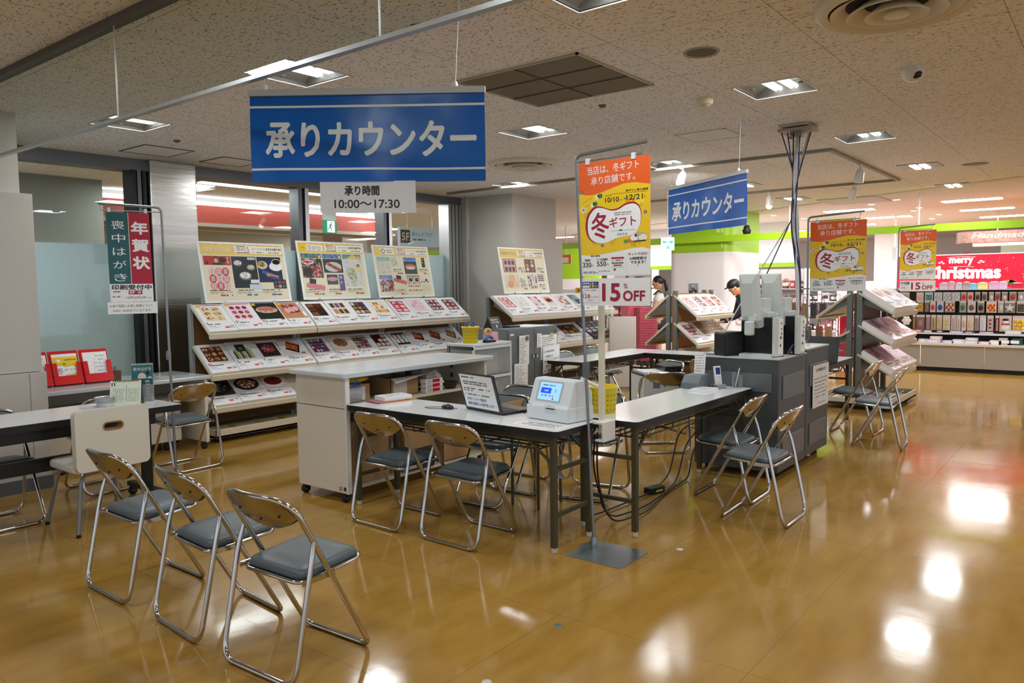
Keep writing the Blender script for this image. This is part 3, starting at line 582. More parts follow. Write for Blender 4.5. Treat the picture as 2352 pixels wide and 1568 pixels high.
# ================================================================ tables
def folding_table(name, label, cx, cy, along, group='white folding desks', L=1.8, D_=.46, rack=True, detail=True):
    t = thing(name, label, 'table', (cx, cy, 0)); M = Matrix.Translation((cx, cy, 0)) @ (Matrix.Rotation(PI/2, 4, 'Z') if along == 'y' else Matrix()); l, d = L/2, D_/2
    MB(M).prism(rrect(-l+.004, l-.004, -d+.004, d-.004, .03), .692, .70, LAM).build('tabletop', t); MB(M).prism(rrect(-l, l, -d, d, .034), .664, .6985, BLACK).build('edge_band', t)
    for y in (-d+.05, d-.05): MB(M).box(-l+.06, l-.06, y-.014, y+.014, .628, .664, OLIVE).build('apron_rail', t)
    for sx in (-1, 1):
        x = sx*(l-.06)
        for sy in (-1, 1):
            y = sy*(d-.05); g = MB(M).box(x-.017, x+.017, y-.017, y+.017, .03, .664, OLIVE).build('leg', t, .004); MB(M).lathe([(.0,0),(.015,0),(.017,.008),(.017,.032)], mat('#cfcabb', .5), (x,y,0), 10).build('foot_cap', g)
            MB(M).tube([(x-sx*.005, y, .50),(x-sx*.20, y, .645)], .009, OLIVE, 6).build('brace', t)
        MB(M).box(x-.010, x+.010, -d+.06, d-.06, .20, .222, OLIVE).build('crossbar', t); MB(M).box(x-.010, x+.010, -d+.06, d-.06, .46, .482, OLIVE).build('crossbar', t)
    if rack:
        mb = MB(M)
        for k in range(5): y = -d+.08 + (D_-.16)*k/4; mb.tube([(-l+.2,y,.572),(l-.2,y,.572)], .0055, OLIVE, 6)
        for x in (-l+.2, -.3, .3, l-.2): mb.tube([(x,-d+.08,.566),(x,d-.08,.566)], .005, OLIVE, 6); mb.tube([(x,-d+.08,.566),(x,-d+.06,.64)], .005, OLIVE, 6); mb.tube([(x,d-.08,.566),(x,d-.06,.64)], .005, OLIVE, 6)
        mb.build('under_rack', t)
    return t
folding_table('folding_desk', 'white folding desk holding the laptop and the card machine, black edge, olive legs', 3.64, 3.27, 'y', L=1.77)
folding_table('folding_desk', 'empty white folding desk running from the yellow basket to the dark grey cabinet', 4.815, 2.40, 'x')
folding_table('folding_desk', 'white folding desk in the back, running past the poster pole towards the far rack', 7.57, 4.57, 'x'); folding_table('folding_desk', 'white folding desk in the back, set crosswise in front of the far double rack', 8.22, 3.53, 'y', L=1.6)
folding_table('folding_desk', 'white folding desk behind the dark grey cabinets with a dark laptop on it', 8.03, 2.42, 'x', L=1.2)
# table with black frame on castors
t = thing('black_framed_table', 'white topped table with a thick black edge and black legs on castors', 'table', (1.9, 5.45, 0)); x0, x1, y0, y1 = 1.0, 2.79, 5.17, 5.74
MB().box(x0+.003, x1-.003, y0+.003, y1-.003, .692, .70, LAM).build('tabletop', t); MB().box(x0, x1, y0, y1, .655, .6985, BLACK).build('edge_band', t); MB().box(x0+.05, x1-.17, y0+.05, y0+.075, .58, .655, BLACK).build('apron', t)
MB().box(x0+.1, x1-.2, 5.42, 5.45, .34, .43, BLACK).build('modesty_bar', t)
def castor(x, y, r, parent, z=0.):
    w = MB(Matrix.Translation((x, y, z+r)) @ Matrix.Rotation(PI/2, 4, 'X')).lathe([(r*.4,-.014),(r,-.012),(r,.012),(r*.4,.014)], TYRE, (0,0,0), 18).lathe([(0,-.015),(r*.42,-.015),(r*.42,.015),(0,.015)], mat('#555555', .4), (0,0,0), 12).build('castor', parent)
    MB().box(x-.012, x+.012, y-.018, y+.018, z+r*1.1, z+r*2+.012, BLACKP).build('fork', w)
for x in (1.45, 2.66):
    lg = MB().box(x-.03, x+.03, 5.43, 5.49, .09, .655, BLACK).build('leg', t, .004); MB().box(x-.028, x+.028, y0+.02, y1-.02, .065, .10, BLACK).build('foot', t, .006)
    MB().tube(fillet([(x-.1,5.40,.62),(x-.1,5.40,.56),(x-.02,5.44,.54)], .04), .008, BLACKP).build('lever', t)
    for y in (y0+.05, y1-.05): castor(x, y, .03, t)
# cream cabinet by the glass
t = thing('cream_cabinet', 'long cream cabinet with open knee space by the glass, carrying the red leaflet holders', 'cabinet', (3.1, 6.95, 0)); T = .70
MB().box(2.42, 3.90, 6.68, 7.36, T-.035, T, mat('#c9d0d2', .15, name='glass_topped_laminate')).build('top', t, .006)
MB().box(3.84, 3.87, 6.70, 7.34, .07, T-.035, CREAM).build('end_panel', t); MB().box(2.45, 3.84, 6.74, 7.32, .48, .50, CREAM).build('shelf', t); MB().box(2.45, 3.84, 7.31, 7.33, .1, T-.035, CREAM).build('back_panel', t); MB().box(2.45, 3.72, 6.93, 6.95, .09, .47, CREAM).build('kick_panel', t)
MB().box(3.72, 3.735, 6.915, 6.935, .26, .34, mat('#6a5a3c', .4, .6)).build('hinge', t)
for x, y in ((3.85, 6.76), (3.85, 7.28), (2.6, 6.76), (3.6, 6.99)): castor(x, y, .028, t)
# ================================================================ open white counter on castors
t = thing('service_counter', 'white wheeled counter with an open back full of boxes, seen end-on', 'counter', (4.17, 4.43, 0)); X0, X1, Y0, Y1 = 3.415, 4.93, 4.165, 4.71
mb = MB(); mb.prism(rrect(X0-.045, X1+.045, Y0-.045, Y1+.03, .012, 2), .882, .918, mat('#cfd6d9', .14, name='glossy_counter_top')); mb.build('countertop', t, .007)
MB().box(X0, X0+.03, Y0, Y1, .668, .882, CREAM).build('upper_end_panel', t, .002); MB().box(X0, X0+.03, Y0, Y1, .07, .662, CREAM).build('lower_end_panel', t, .002); MB().box(X0-.003, X0+.033, Y0-.012, Y0+.001, .07, .882, WHITE).build('edge_strip', t)
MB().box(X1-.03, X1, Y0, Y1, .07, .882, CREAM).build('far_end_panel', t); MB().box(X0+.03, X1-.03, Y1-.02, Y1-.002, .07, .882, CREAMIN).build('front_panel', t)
for z in (.655, .08): MB().box(X0+.03, X1-.03, Y0+.03, Y1-.02, z, z+.022, CREAM).build('shelf', t)
for z in (.72, .80): MB().box(X1-.045, X1-.03, 4.52, 4.54, z, z+.035, mat('#5c564b', .4, .5)).build('hinge', t)
MB().box(X0-.002, X0, Y0+.055, Y0+.085, .085, .115, mat('#9e9a90', .5)).box(X0-.003, X0, Y0+.012, Y0+.035, .09, .115, mat('#2c2b28', .5)).build('small_label', t)
for x, y in ((X0+.03, Y0+.05), (X0+.03, Y1-.04), (X1-.04, Y0+.05), (X1-.04, Y1-.04)): castor(x, y, .033, t)
# ---- things in and on the counter
def carton(label, x0, x1, y0, y1, z0, z1, m=CARD, rz=0., flap=False, lab=None, cat='box', name='cardboard_box', group=None):
    t = thing(name, label, cat, ((x0+x1)/2, (y0+y1)/2, z0), group=group); M = Matrix.Translation(((x0+x1)/2, (y0+y1)/2, 0)) @ Matrix.Rotation(math.radians(rz), 4, 'Z'); a, b = (x1-x0)/2, (y1-y0)/2
    if not flap: MB(M).box(-a, a, -b, b, z0, z1, m).build('body', t, .003); MB(M).box(-a-.001, a+.001, -.025, .025, z1-.05, z1+.001, mat('#b8955f', .3)).build('tape', t)
    else:
        e = .004; MB(M).box(-a, a, -b, -b+e, z0, z1, m).box(-a, a, b-e, b, z0, z1, m).box(-a, -a+e, -b, b, z0, z1, m).box(a-e, a, -b, b, z0, z1, m).box(-a, a, -b, b, z0, z0+e, m).build('body', t)
        for q in (((-a,-b,z1),(a,-b,z1),(a+.01,-b-.07,z1+.015),(-a-.01,-b-.07,z1-.03)), ((-a,b,z1),(a,b,z1),(a-.02,b-.04,z1+.05),(-a+.02,b-.05,z1+.06))): MB(M).add(list(q) + [tuple(Vector(v)+Vector((0,0,.003))) for v in q], [(0,1,2,3),(7,6,5,4),(0,4,5,1),(1,5,6,2),(2,6,7,3),(3,7,4,0)], mat('#d8d4cb', .6)).build('flap', t)
    if lab:
        for (u0, u1, v0, v1, mm) in lab: MB(M).box(u0, u1, -b-.0015, -b, z0+v0, z0+v1, mm).build('printed_label', t)
    return t
t = thing('acrylic_holder', 'clear acrylic leaflet holder with blue scissors inside, at the counter end', 'holder', (3.53, 4.22, .677)); MB().box(3.47, 3.59, 4.19, 4.193, .68, .80, M_FILM).box(3.47, 3.59, 4.235, 4.238, .68, .82, M_FILM).box(3.47, 3.473, 4.19, 4.238, .68, .81, M_FILM).box(3.587, 3.59, 4.19, 4.238, .68, .80, M_FILM).box(3.47, 3.59, 4.19, 4.238, .677, .681, M_FILM).build('tray', t)
mb = MB(); mb.tube([(3.555+.014*math.cos(a), 4.214, .825+.026*math.sin(a)) for a in [k*PI/6 for k in range(12)]], .005, mat('#2f5fae', .35), 6, True).tube([(3.58+.014*math.cos(a), 4.214, .815+.026*math.sin(a)) for a in [k*PI/6 for k in range(12)]], .005, mat('#2f5fae', .35), 6, True).box(3.562, 3.568, 4.212, 4.216, .69, .80, CHROME); tag(mb.build('scissors'), 'blue handled scissors standing in the acrylic holder', 'scissors')
carton('brown carton with a white address label on the counter shelf, left', 3.57, 3.76, 4.30, 4.5, .678, .80, lab=[(-.02,.05,.01,.105,PAPER)])
mb = MB(); mb.ell((3.66, 4.42, .832), (.17, .12, .03), mat('#e3b419', .25), 20, 8); tag(mb.build('yellow_bag'), 'yellow plastic packet lying on top of the brown carton in the counter', 'packet')
carton('open cardboard box with pale flaps on the counter shelf', 3.93, 4.22, 4.26, 4.55, .678, .815, mat('#a07d52', .75), flap=True, lab=[(-.12,.02,.01,.12,mat('#c4bdb2', .6))])
for k in range(3): carton(['white paper carton with a red panel, bottom of the pile beside the open box', 'white paper carton with a red panel, middle of the pile beside the open box', 'white paper carton with a red panel, topmost of the pile beside the open box'][k], 4.24, 4.43, 4.2, 4.36, .678+k*.036, .712+k*.036, WHITE, lab=[(-.02,.06,.005,.03,RED),(-.075,-.03,.007,.028,mat('#bdbdbd', .5))], name='paper_carton', group='white cartons with red panels')
mb = MB(); P0 = [(4.25,4.2,.79),(4.43,4.21,.80),(4.45,4.36,.80),(4.26,4.36,.795),(4.24,4.19,.83),(4.37,4.22,.85),(4.46,4.36,.86),(4.25,4.37,.84)]; mb.add(P0, [(0,1,2,3),(0,1,5,4),(1,2,6,5),(2,3,7,6),(3,0,4,7)], M_FILM); tag(mb.build('plastic_bag'), 'crumpled clear plastic bag with papers on top of the white cartons', 'bag')
mb = MB(); mb.add([(4.44,4.25,.68),(4.54,4.25,.68),(4.50,4.3,.80),(4.44,4.3,.82)], [(0,1,2,3)], mat('#e3e6e6', .3)); mb.add([(4.445,4.245,.68),(4.50,4.245,.68),(4.455,4.29,.76)], [(0,1,2)], mat('#128a63', .4)); tag(mb.build('leaflet_pack'), 'white and green pack leaning on the right of the white cartons', 'packet')
mb = MB(); M_WICK = food(['#3a2618', '#54381f', '#2a1a10'], 90., .6); mb.lathe([(.05,0),(.07,.05),(.075,.055),(.066,.052),(.046,.004),(0,.004)], M_WICK, (4.56,4.25,.678), 18); tag(mb.build('wicker_basket'), 'small dark woven basket behind the laptop on the counter shelf', 'basket')
mb = MB(); mb.box(4.33, 4.5, 4.5, 4.52, .69, .87, BLACKP); tag(mb.build('file_box'), 'black file box at the back of the counter shelf', 'file box')
t = thing('paper_stack', 'stack of white forms on brown envelopes at the counter end of the desk', 'papers', (3.73, 4.03, .70)); M = Matrix.Translation((3.73,4.03,0)) @ Matrix.Rotation(math.radians(-12), 4, 'Z')
MB(M).box(-.15,.15,-.09,.09,.7002,.706, mat('#c98f3c', .6)).build('envelope', t); MB(M).box(-.17,.05,-.085,.085,.706,.711, mat('#b5747a', .5)).build('folder', t); mb = MB(M).box(-.10,.12,-.07,.075,.711,.738, PAPER); p = Panel(mb, (-.1,-.07,.738), (1,0,0), (0,1,0))
for k in range(6): p.greek(.03, .02+k*.018, .19, .006, mat('#7fa9c4', .6), 1, k)
mb.build('forms', t)
carton('big brown carton on the floor under the counter, behind the folding chair', 3.50, 3.86, 4.22, 4.55, .105, .46); carton('brown carton with printed sides under the counter, on the big one', 3.62, 3.85, 4.24, 4.5, .462, .56, lab=[(.05,.1,.0,.09,mat('#5d4326', .6))], group=None)
carton('black and white printed carton under the counter', 4.02, 4.30, 4.18, 4.48, .105, .26, mat('#23252b', .6), lab=[(-.13,-.03,.03,.12,WHITE),(.06,.13,.05,.1,mat('#b38d5d', .6))]); carton('brown carton above the black printed one under the counter', 4.0, 4.32, 4.2, 4.5, .262, .44)
carton('open topped brown carton near the far end of the counter', 4.42, 4.74, 4.2, 4.5, .105, .34, flap=True)
t = carton('small yellow packet under the counter end', 3.48, 3.53, 4.2, 4.22, .462, .56, mat('#d2b23a', .5), name='yellow_packet', cat='packet')
mb = MB(); mb.ell((3.93, 4.27, .27), (.06,.08,.16), M_FILM, 16, 10); tag(mb.build('plastic_bag'), 'clear plastic sack standing on the lower counter shelf', 'bag'); mb = MB(); mb.ell((4.16, 4.28, .50), (.14,.09,.055), M_FILM, 16, 8); tag(mb.build('plastic_bag'), 'clear plastic sack lying on the brown carton under the counter', 'bag')
# ---- desk things
t = thing('laptop', 'open black laptop with a white notice taped on the back of its lid', 'laptop', (3.72, 3.17, .70)); M = Matrix.Translation((3.70, 3.15, .701)) @ Matrix.Rotation(math.radians(-12), 4, 'Z')
MB(M).box(0, .25, -.19, .19, 0, .018, BLACKP).build('base', t, .003); kb = MB(M)
for i in range(5):
    for j in range(13): kb.box(.03+i*.023, .049+i*.023, -.165+j*.026, -.143+j*.026, .018, .0205, mat('#2a2b2d', .5))
kb.build('keyboard', t)
ML = M @ Matrix.Translation((0,0,.012)) @ Matrix.Rotation(math.radians(-16), 4, 'Y'); MB(ML).box(-.006, .002, -.19, .19, 0, .25, BLACKP).build('lid', t, .003); MB(ML).box(.0022, .003, -.18, .18, .012, .24, mat('#0d1016', .1)).build('screen', t)
mb = MB(ML).box(-.0075, -.0062, -.165, .17, .012, .238, PAPER); R3 = ML.to_3x3(); p = Panel(mb, (-.0075,.17,.012), (0,-1,0), (0,0,1))
for k, (y, x1, h) in enumerate(((.205,.15,.009),(.175,.27,.008),(.16,.22,.008),(.13,.29,.008),(.115,.12,.008),(.088,.27,.008))): p.greek(.02, y, x1, h, INK, 1, k)
p.greek(.15, .16, .29, .008, mat('#a8242e', .5), 2, 9); BLUE = mat('#1d4f9c', .5); p.text('只今ポイントカード配布中！', .03, .05, .022, BLUE, 1, w=.20, bold=.01); p.text('面倒な登録もその場で致します！！', .03, .018, .022, BLUE, 1, w=.29, bold=.01)
mb.build('taped_notice', t)
t = thing('computer_mouse', 'black computer mouse left of the laptop', 'mouse', (3.67, 3.44, .70)); MB().ell((3.67,3.44,.712), (.03,.05,.02), BLACKP, 16, 8).build('body', t); MB().tube([(3.67,3.49,.71),(3.66,3.56,.704),(3.62,3.60,.704),(3.60,3.54,.704),(3.64,3.47,.704),(3.7,3.38,.704)], .002, INK, 6).build('cord', t)
t = thing('power_lead', 'black cords trailing behind the laptop on the desk', 'cord', (3.84, 2.95, .70)); MB().tube(fillet([(3.85,3.1,.703),(3.86,2.98,.703),(3.84,2.9,.703),(3.80,2.86,.703)], .04), .003, INK, 6).tube(fillet([(3.855,3.06,.703),(3.845,2.95,.703),(3.80,2.90,.703)], .03), .003, INK, 6).build('cords', t)
# card machine
MS = Matrix.Translation((3.665, 2.635, .701)) @ Matrix.Rotation(math.radians(-9), 4, 'Z'); t = thing('card_machine', 'white countertop card machine with a slanted blue lit touch screen', 'card machine', (3.77, 2.62, .70)); WP = mat('#dfe4e6', .3, name='white_plastic')
prof = [(0,.0),(0,.085),(.012,.10),(.062,.232),(.075,.242),(.15,.242),(.215,.175),(.22,.16),(.22,0)]; w = .165
def side_prism(mb, prof, w, m): n = len(prof); mb.add([(x,-w,z) for x, z in prof] + [(x,w,z) for x, z in prof], [list(range(n)), list(range(n,2*n))[::-1]] + [(i, n+i, n+(i+1) % n, (i+1) % n) for i in range(n)], m); return mb
side_prism(MB(MS), prof, w, WP).build('housing', t, .008); side_prism(MB(MS), [(-.004,.004),(-.004,.082),(.0,.086),(.222,.086),(.222,.004)], w+.003, WP).build('lower_case', t, .006)
u = MS.to_3x3() @ Vector((0,-1,0)); v = MS.to_3x3() @ Vector((.050,0,.132)).normalized(); o = MS @ Vector((.012,.115,.10)); mb = MB(); p = Panel(mb, o, u, v); L_ = .141
p.poly(rrect(.0,.205,.012,L_-.002,.012), mat('#b9bfc2', .35), 1); p.poly(rrect(.015,.19,.022,L_-.012,.004), mat('#8fc0ea', .3, emit=.75), 2); p.rect(.03,.062,.115,.096, mat('#1b4bd0', .3, emit=.8), 3); p.greek(.03,.108,.14,.007, mat('#335b8a', .4), 3, 2); p.greek(.04,.045,.14,.007, mat('#335b8a', .4), 3, 4); p.greek(.05,.074,.10,.009, mat('#a8c4f4', .4, emit=.6), 4, 6); p.text('0', .145,.072,.02, mat('#3d7fc4', .4), 3); p.ell(.14,.032,.006,.006, RED, 3); mb.build('touch_screen', t)
o = MS @ Vector((-.0045,.168,.0)); mb = MB(); p = Panel(mb, o, u, (0,0,1)); p.rect(.165,.072,.235,.079, mat('#22262a', .4), 1); p.poly(rrect(.15,.25,.05,.084,.01), mat('#d2d7d9', .3), .5); p.text('カード取り出し口', .15,.088,.009, INK, 1, w=.085); p.greek(.01,.088,.05,.006, mat('#c0909a', .5), 1, 1); mb.build('card_slot', t)
t = thing('taped_notice', 'small printed notice taped on the desk in front of the card machine', 'notice', (3.55, 2.6, .7)); mb = MB().box(3.47, 3.60, 2.42, 2.75, .7005, .7015, PAPER); p = Panel(mb, (3.47,2.75,.7015), (0,-1,0), (1,0,0))
for k in range(4): p.greek(.03, .02+k*.026, .30, .011, mat('#555555', .5) if k != 2 else mat('#a8444e', .5), 1, k+20)
mb.build('sheet', t)
carton('shallow brown open box behind the laptop on the desk', 3.76, 3.86, 2.84, 2.98, .7, .76, flap=False, name='open_tray') if False else None
t = thing('open_tray', 'shallow brown cardboard tray on a stool behind the laptop desk', 'tray', (4.2, 3.12, .60)); MB().box(4.02,4.4,2.95,2.955,.62,.70,CARD).box(4.02,4.4,3.285,3.29,.62,.70,CARD).box(4.02,4.025,2.95,3.29,.62,.70,CARD).box(4.395,4.4,2.95,3.29,.62,.70,CARD).box(4.02,4.4,2.95,3.29,.615,.62,CARD).build('tray_body', t)
t2 = thing('stool', 'plain stool under the brown tray behind the laptop desk', 'stool', (4.21, 3.12, 0)); MB().box(4.05,4.37,2.98,3.26,.585,.612,BLACKP).build('seat', t2)
for x in (4.08,4.34):
    for y in (3.01,3.23): MB().tube([(x,y,0),(x,y,.585)], .01, OLIVE, 8).build('leg', t2)
def perf_basket(label, cx, cy, z, r0, r1, h, m):
    t = thing('plastic_basket', label, 'basket', (cx, cy, z)); mb = MB(); mb.lathe([(0,0),(r0,0),(r1,h),(r1+.006,h),(r1+.006,h+.012),(r1-.004,h+.012),(r0-.006,.004),(0,.004)], m, (cx,cy,z), 4*7); mb.build('body', t); mh = MB(); dk = mat('#7c6a10', .5); rows = max(3, int(h/.026))
    for i in range(rows-1):
        zz = h*(i+.7)/rows; rr = r0+(r1-r0)*zz/h+.0006
        for k in range(22): a = 2*PI*k/22; mh.rot = None; c = Vector((cx+rr*math.cos(a), cy+rr*math.sin(a), z+zz)); tx = Vector((-math.sin(a), math.cos(a), 0))*.0055; tz = Vector((0,0,.0055)); mh.add([c-tx, c-tz, c+tx, c+tz], [(0,1,2,3)], dk)
    mh.build('holes', t); return t
YEL = mat('#f2d60c', .3, name='yellow_plastic'); perf_basket('yellow perforated plastic basket on the desk behind the poster pole', 4.13, 2.53, .70, .075, .09, .155, YEL)
# white clamp pole carrying nothing but the price board's back
t = thing('clamp_pole', 'off-white pole clamped to the desk end behind the orange poster', 'pole', (3.80, 2.335, .6)); MB().box(3.786, 3.814, 2.325, 2.353, .64, 1.42, mat('#e2dcc6', .45)).build('pole', t); mb = MB(); mb.box(3.73, 3.86, 2.30, 2.36, .7005, .715, WHITE).box(3.73, 3.86, 2.285, 2.30, .60, .715, WHITE).box(3.73, 3.86, 2.30, 2.345, .60, .612, WHITE); mb.build('clamp', t, .003)
MB().tube([(3.80,2.34,.90),(3.80,2.48,.95)], .012, mat('#e2dcc6', .45)).build('stay', t)
# ================================================================ display racks and their cards
RPOST = mat('#a9afae', .4, .3, name='rack_post'); RDK = mat('#6e7674', .4, .3, name='rack_post_grey')
def display_rack(label, X0, YC, Wd, D_, sides, group, dark=False, base=True, brown=BROWN):
    """sides: list of (sign, [(z_front, z_back), ...]); sign -1 faces the camera side (-Y)"""
    t = thing('display_rack', label, 'display rack', (X0+Wd/2, YC, 0), group=group); pm = RDK if dark else RPOST
    for x in ((X0, X0+Wd-.04) if len(sides) == 1 else (X0+.0, X0+Wd-.05)):
        if len(sides) == 2:
            for y in (-.055, .055): MB().box(x, x+.05, YC+y-.03, YC+y+.03, .10, 1.40, pm).build('post', t, .004)
        else: MB().box(x, x+.04, YC-.02, YC+.03, .10, 1.36, pm).build('post', t, .004)
    MB().box(X0+.05, X0+Wd-.05, YC-.012, YC+.012, .14, 1.36, brown).build('back_panel', t)
    for sg, shelves in sides:
        for zf, zb in shelves:
            yf, yb = YC+sg*D_, YC+sg*.05; d = Vector((0, yb-yf, zb-zf)).normalized(); nn = Vector((0, sg*abs(d.z), abs(d.y)))
            A = Vector((X0-.003, yf, zf)); B = Vector((X0-.003, yb, zb)); e = Vector((Wd+.002, 0, 0)); mb = MB()
            vs = [A, B, B-nn*.022, A-nn*.022]; mb.add(vs + [v+e for v in vs], [(0,1,2,3),(7,6,5,4),(0,4,5,1),(1,5,6,2),(2,6,7,3),(3,7,4,0)], BEIGE)
            sh = mb.build('shelf', t); q = A - d*.035; vs = [A+nn*.004, A+nn*.004-d*.012, q-nn*.030, q-nn*.042, A-nn*.04]; n = len(vs); mb = MB()
            mb.add(vs + [v+e for v in vs], [list(range(n)), list(range(n,2*n))[::-1]] + [(i, n+i, n+(i+1) % n, (i+1) % n) for i in range(n)], BEIGE); mb.build('lip', sh)
            for x in (X0+.056, X0+Wd-.066): mb = MB(); vs = [Vector((x,yf+sg*-.03,zf-.02)), Vector((x,yb,zb-.03)), Vector((x,yb,zb-.13))]; mb.add(vs + [v+Vector((.006,0,0)) for v in vs], [(0,1,2),(5,4,3),(0,3,4,1),(1,4,5,2),(2,5,3,0)], pm); mb.build('bracket', sh)
    if base:
        ya, yb = (YC-D_-.03, YC+.1) if len(sides) == 1 else (YC-D_-.02, YC+D_+.02)
        b = MB().box(X0, X0+Wd-.004, ya, yb, .05, .075, BEIGE).box(X0, X0+Wd-.004, ya, ya+.015, .05, .135, BEIGE).box(X0, X0+.015, ya, yb, .05, .135, BEIGE).box(X0+Wd-.02, X0+Wd-.004, ya, yb, .05, .135, BEIGE)
        if len(sides) == 2: b.box(X0, X0+Wd-.004, yb-.015, yb, .05, .135, BEIGE); [b.box(X0+.02, X0+Wd-.02, ya+(yb-ya)*k/7-.01, ya+(yb-ya)*k/7+.01, .10, .115, mat('#8a7350', .5)) for k in range(1, 7)]
        b.build('base', t, .003)
        for x in (X0+.07, X0+Wd-.09):
            for y in (ya+.1, yb-.07): castor(x, y, .025, t)
    return t
def art(p, w, L, d):
    st, bg, cols, o = d; seed = hash(str(d)) & 0xffff; seed = sum(ord(c) for c in str(d)); r = random.Random(seed); ms = [c if not isinstance(c, str) else mat(c, .3) for c in cols]
    bgm = mat(bg, .3) if isinstance(bg, str) else bg
    px0, px1, py0, py1 = w*.12, w*.82, L*.38, L*.90
    if o.get('full'): px0, px1, py0, py1 = w*.02, w*.98, L*.34, L*.985
    if st == 'grid':
        nx, ny = o.get('n', (3, 3)); p.rect(px0, py0, px1, py1, bgm, 1); cw, chh = (px1-px0)/nx, (py1-py0)/ny
        for i in range(nx):
            for j in range(ny):
                m = ms[r.randrange(len(ms))]; x0 = px0+cw*(i+.12); y0 = py0+chh*(j+.14); x1 = px0+cw*(i+.88); y1 = py0+chh*(j+.86)
                if o.get('round'): p.ell((x0+x1)/2, (y0+y1)/2, (x1-x0)/2, (y1-y0)/2, m, 2, 12)
                else: p.rect(x0, y0, x1, y1, m, 2)
                if o.get('tag'): p.rect(x0+(x1-x0)*.3, y0+(y1-y0)*.25, x1-(x1-x0)*.3, y1-(y1-y0)*.2, PAPER, 3); p.greek(x0+(x1-x0)*.36, y0+(y1-y0)*.45, x1-(x1-x0)*.34, (y1-y0)*.14, INK, 4, i*7+j)
    elif st == 'oblong':
        p.rect(px0, py0, px1, py1, bgm, 1); cx, cy = (px0+px1)/2, (py0+py1)/2; p.ell(cx, cy+(py1-py0)*.06, (px1-px0)*.44, (py1-py0)*.20, mat('#d8cfc6', .3), 2); p.ell(cx, cy+(py1-py0)*.10, (px1-px0)*.38, (py1-py0)*.13, ms[0], 3)
        for k in range(9): x = cx+(px1-px0)*(-.32+.08*k); p.rect(x, cy-(py1-py0)*.10, x+(px1-px0)*.05, cy+(py1-py0)*.03, ms[k % len(ms)], 4)
        if len(ms) > 2: p.rect(px1-w*.16, py0-L*.04, px1-w*.03, py0+L*.14, mat('#1c1a1c', .3), 4); p.ell(px1-w*.095, py0+L*.02, w*.03, w*.03, RED, 5)
    elif st == 'plate':
        p.rect(px0, py0, px1, py1, bgm, 1); cx, cy = (px0+px1)/2, (py0+py1)/2; p.ell(cx, cy, (px1-px0)*.46, (py1-py0)*.40, mat('#ece8e0', .25) if not o.get('dark') else mat('#20201f', .25), 2, 24); p.ell(cx, cy+.004, (px1-px0)*.34, (py1-py0)*.28, ms[0], 3, 24)
        for k in range(5): a = r.uniform(0, 6.3); p.ell(cx+math.cos(a)*(px1-px0)*.18, cy+math.sin(a)*(py1-py0)*.14, (px1-px0)*.10, (py1-py0)*.08, ms[k % len(ms)], 4, 10)
    elif st == 'tray':
        cx, cy = (px0+px1)/2, (py0+py1)/2+.01; p.rot(cx, cy, (px1-px0)*.72, (py1-py0)*.66, o.get('a', -25), mat('#1c1512', .3), 1); p.rot(cx-.004, cy+.008, (px1-px0)*.60, (py1-py0)*.50, o.get('a', -25), ms[0], 2); p.ell(px1-w*.07, py0+L*.04, w*.09, L*.035, ms[0], 3, 12)
        if o.get('band'): p.rot(cx+.01, cy-.03, (px1-px0)*.66, L*.05, o.get('a', -25), mat('#8d1233', .4), 4)
    elif st == 'cuts':
        p.rect(px0, py0, px1, py1, bgm, 1); p.poly([(px0+(px1-px0)*a, py0+(py1-py0)*b) for a, b in ((.12,.55),(.2,.85),(.7,.88),(.9,.62),(.8,.35),(.35,.3))], ms[0], 2)
        for k in range(3): p.ell(px0+(px1-px0)*(.3+.2*k), py0+(py1-py0)*(.5+.05*k), (px1-px0)*.12, (py1-py0)*.16, ms[-1], 3, 12)
    elif st == 'bottles':
        for k in range(9): x = px0+(px1-px0)*k/9; hh = .5+.4*(1-abs(k-4)/5); p.rect(x+.002, py0, x+(px1-px0)/9-.002, py0+(py1-py0)*hh*.9, ms[k % len(ms)], 1); p.rect(x+.008, py0+(py1-py0)*hh*.9, x+(px1-px0)/9-.008, py0+(py1-py0)*(hh*.9+.1), ms[0], 1)
        p.rect(px0+(px1-px0)*.25, py0+(py1-py0)*.5, px0+(px1-px0)*.75, py1, ms[0], 2); p.rect(px0+(px1-px0)*.4, py0+(py1-py0)*.62, px0+(px1-px0)*.58, py0+(py1-py0)*.8, mat('#9b7a3d', .4), 3)
    if o.get('bar'): p.rect(w*.04, L*.945, w*.96, L*.97, mat('#a4243c', .4), 1)
    if o.get('new'): p.rect(w*.04, L*.88, w*.18, L*.95, mat('#f0c21c', .4), 5)
    if o.get('strip'): p.rect(w*.86, L*.4, w*.97, L*.97, PAPER, 2); [p.rect(w*.89, L*(.6+.08*k), w*.94, L*(.64+.08*k), INK, 3) for k in range(4)]
    for k, c in enumerate(('#d23a55', '#e56f84', '#4d8fd6')[:1 + seed % 3]): p.ell(w*(.07+.075*k), L*.30, w*.03, w*.03, mat(c, .5), 2, 8)
    p.greek(w*.06, L*.235, w*(.5+.2*(seed % 3)/2), L*.032, INK, 2, seed); p.greek(w*.06, L*.17, w*.3, L*.018, mat('#777777', .5), 2, seed+1); p.greek(w*.06, L*.12, w*.42, L*.014, mat('#8fa9d8', .5), 2, seed+2)
    p.rect(w*.60, L*.10, w*.76, L*.155, mat('#e2452c', .4), 2); p.greek(w*.80, L*.16, w*.95, L*.024, INK, 2, seed+3); p.greek(w*.80, L*.10, w*.95, L*.03, mat('#555555', .5), 2, seed+4)
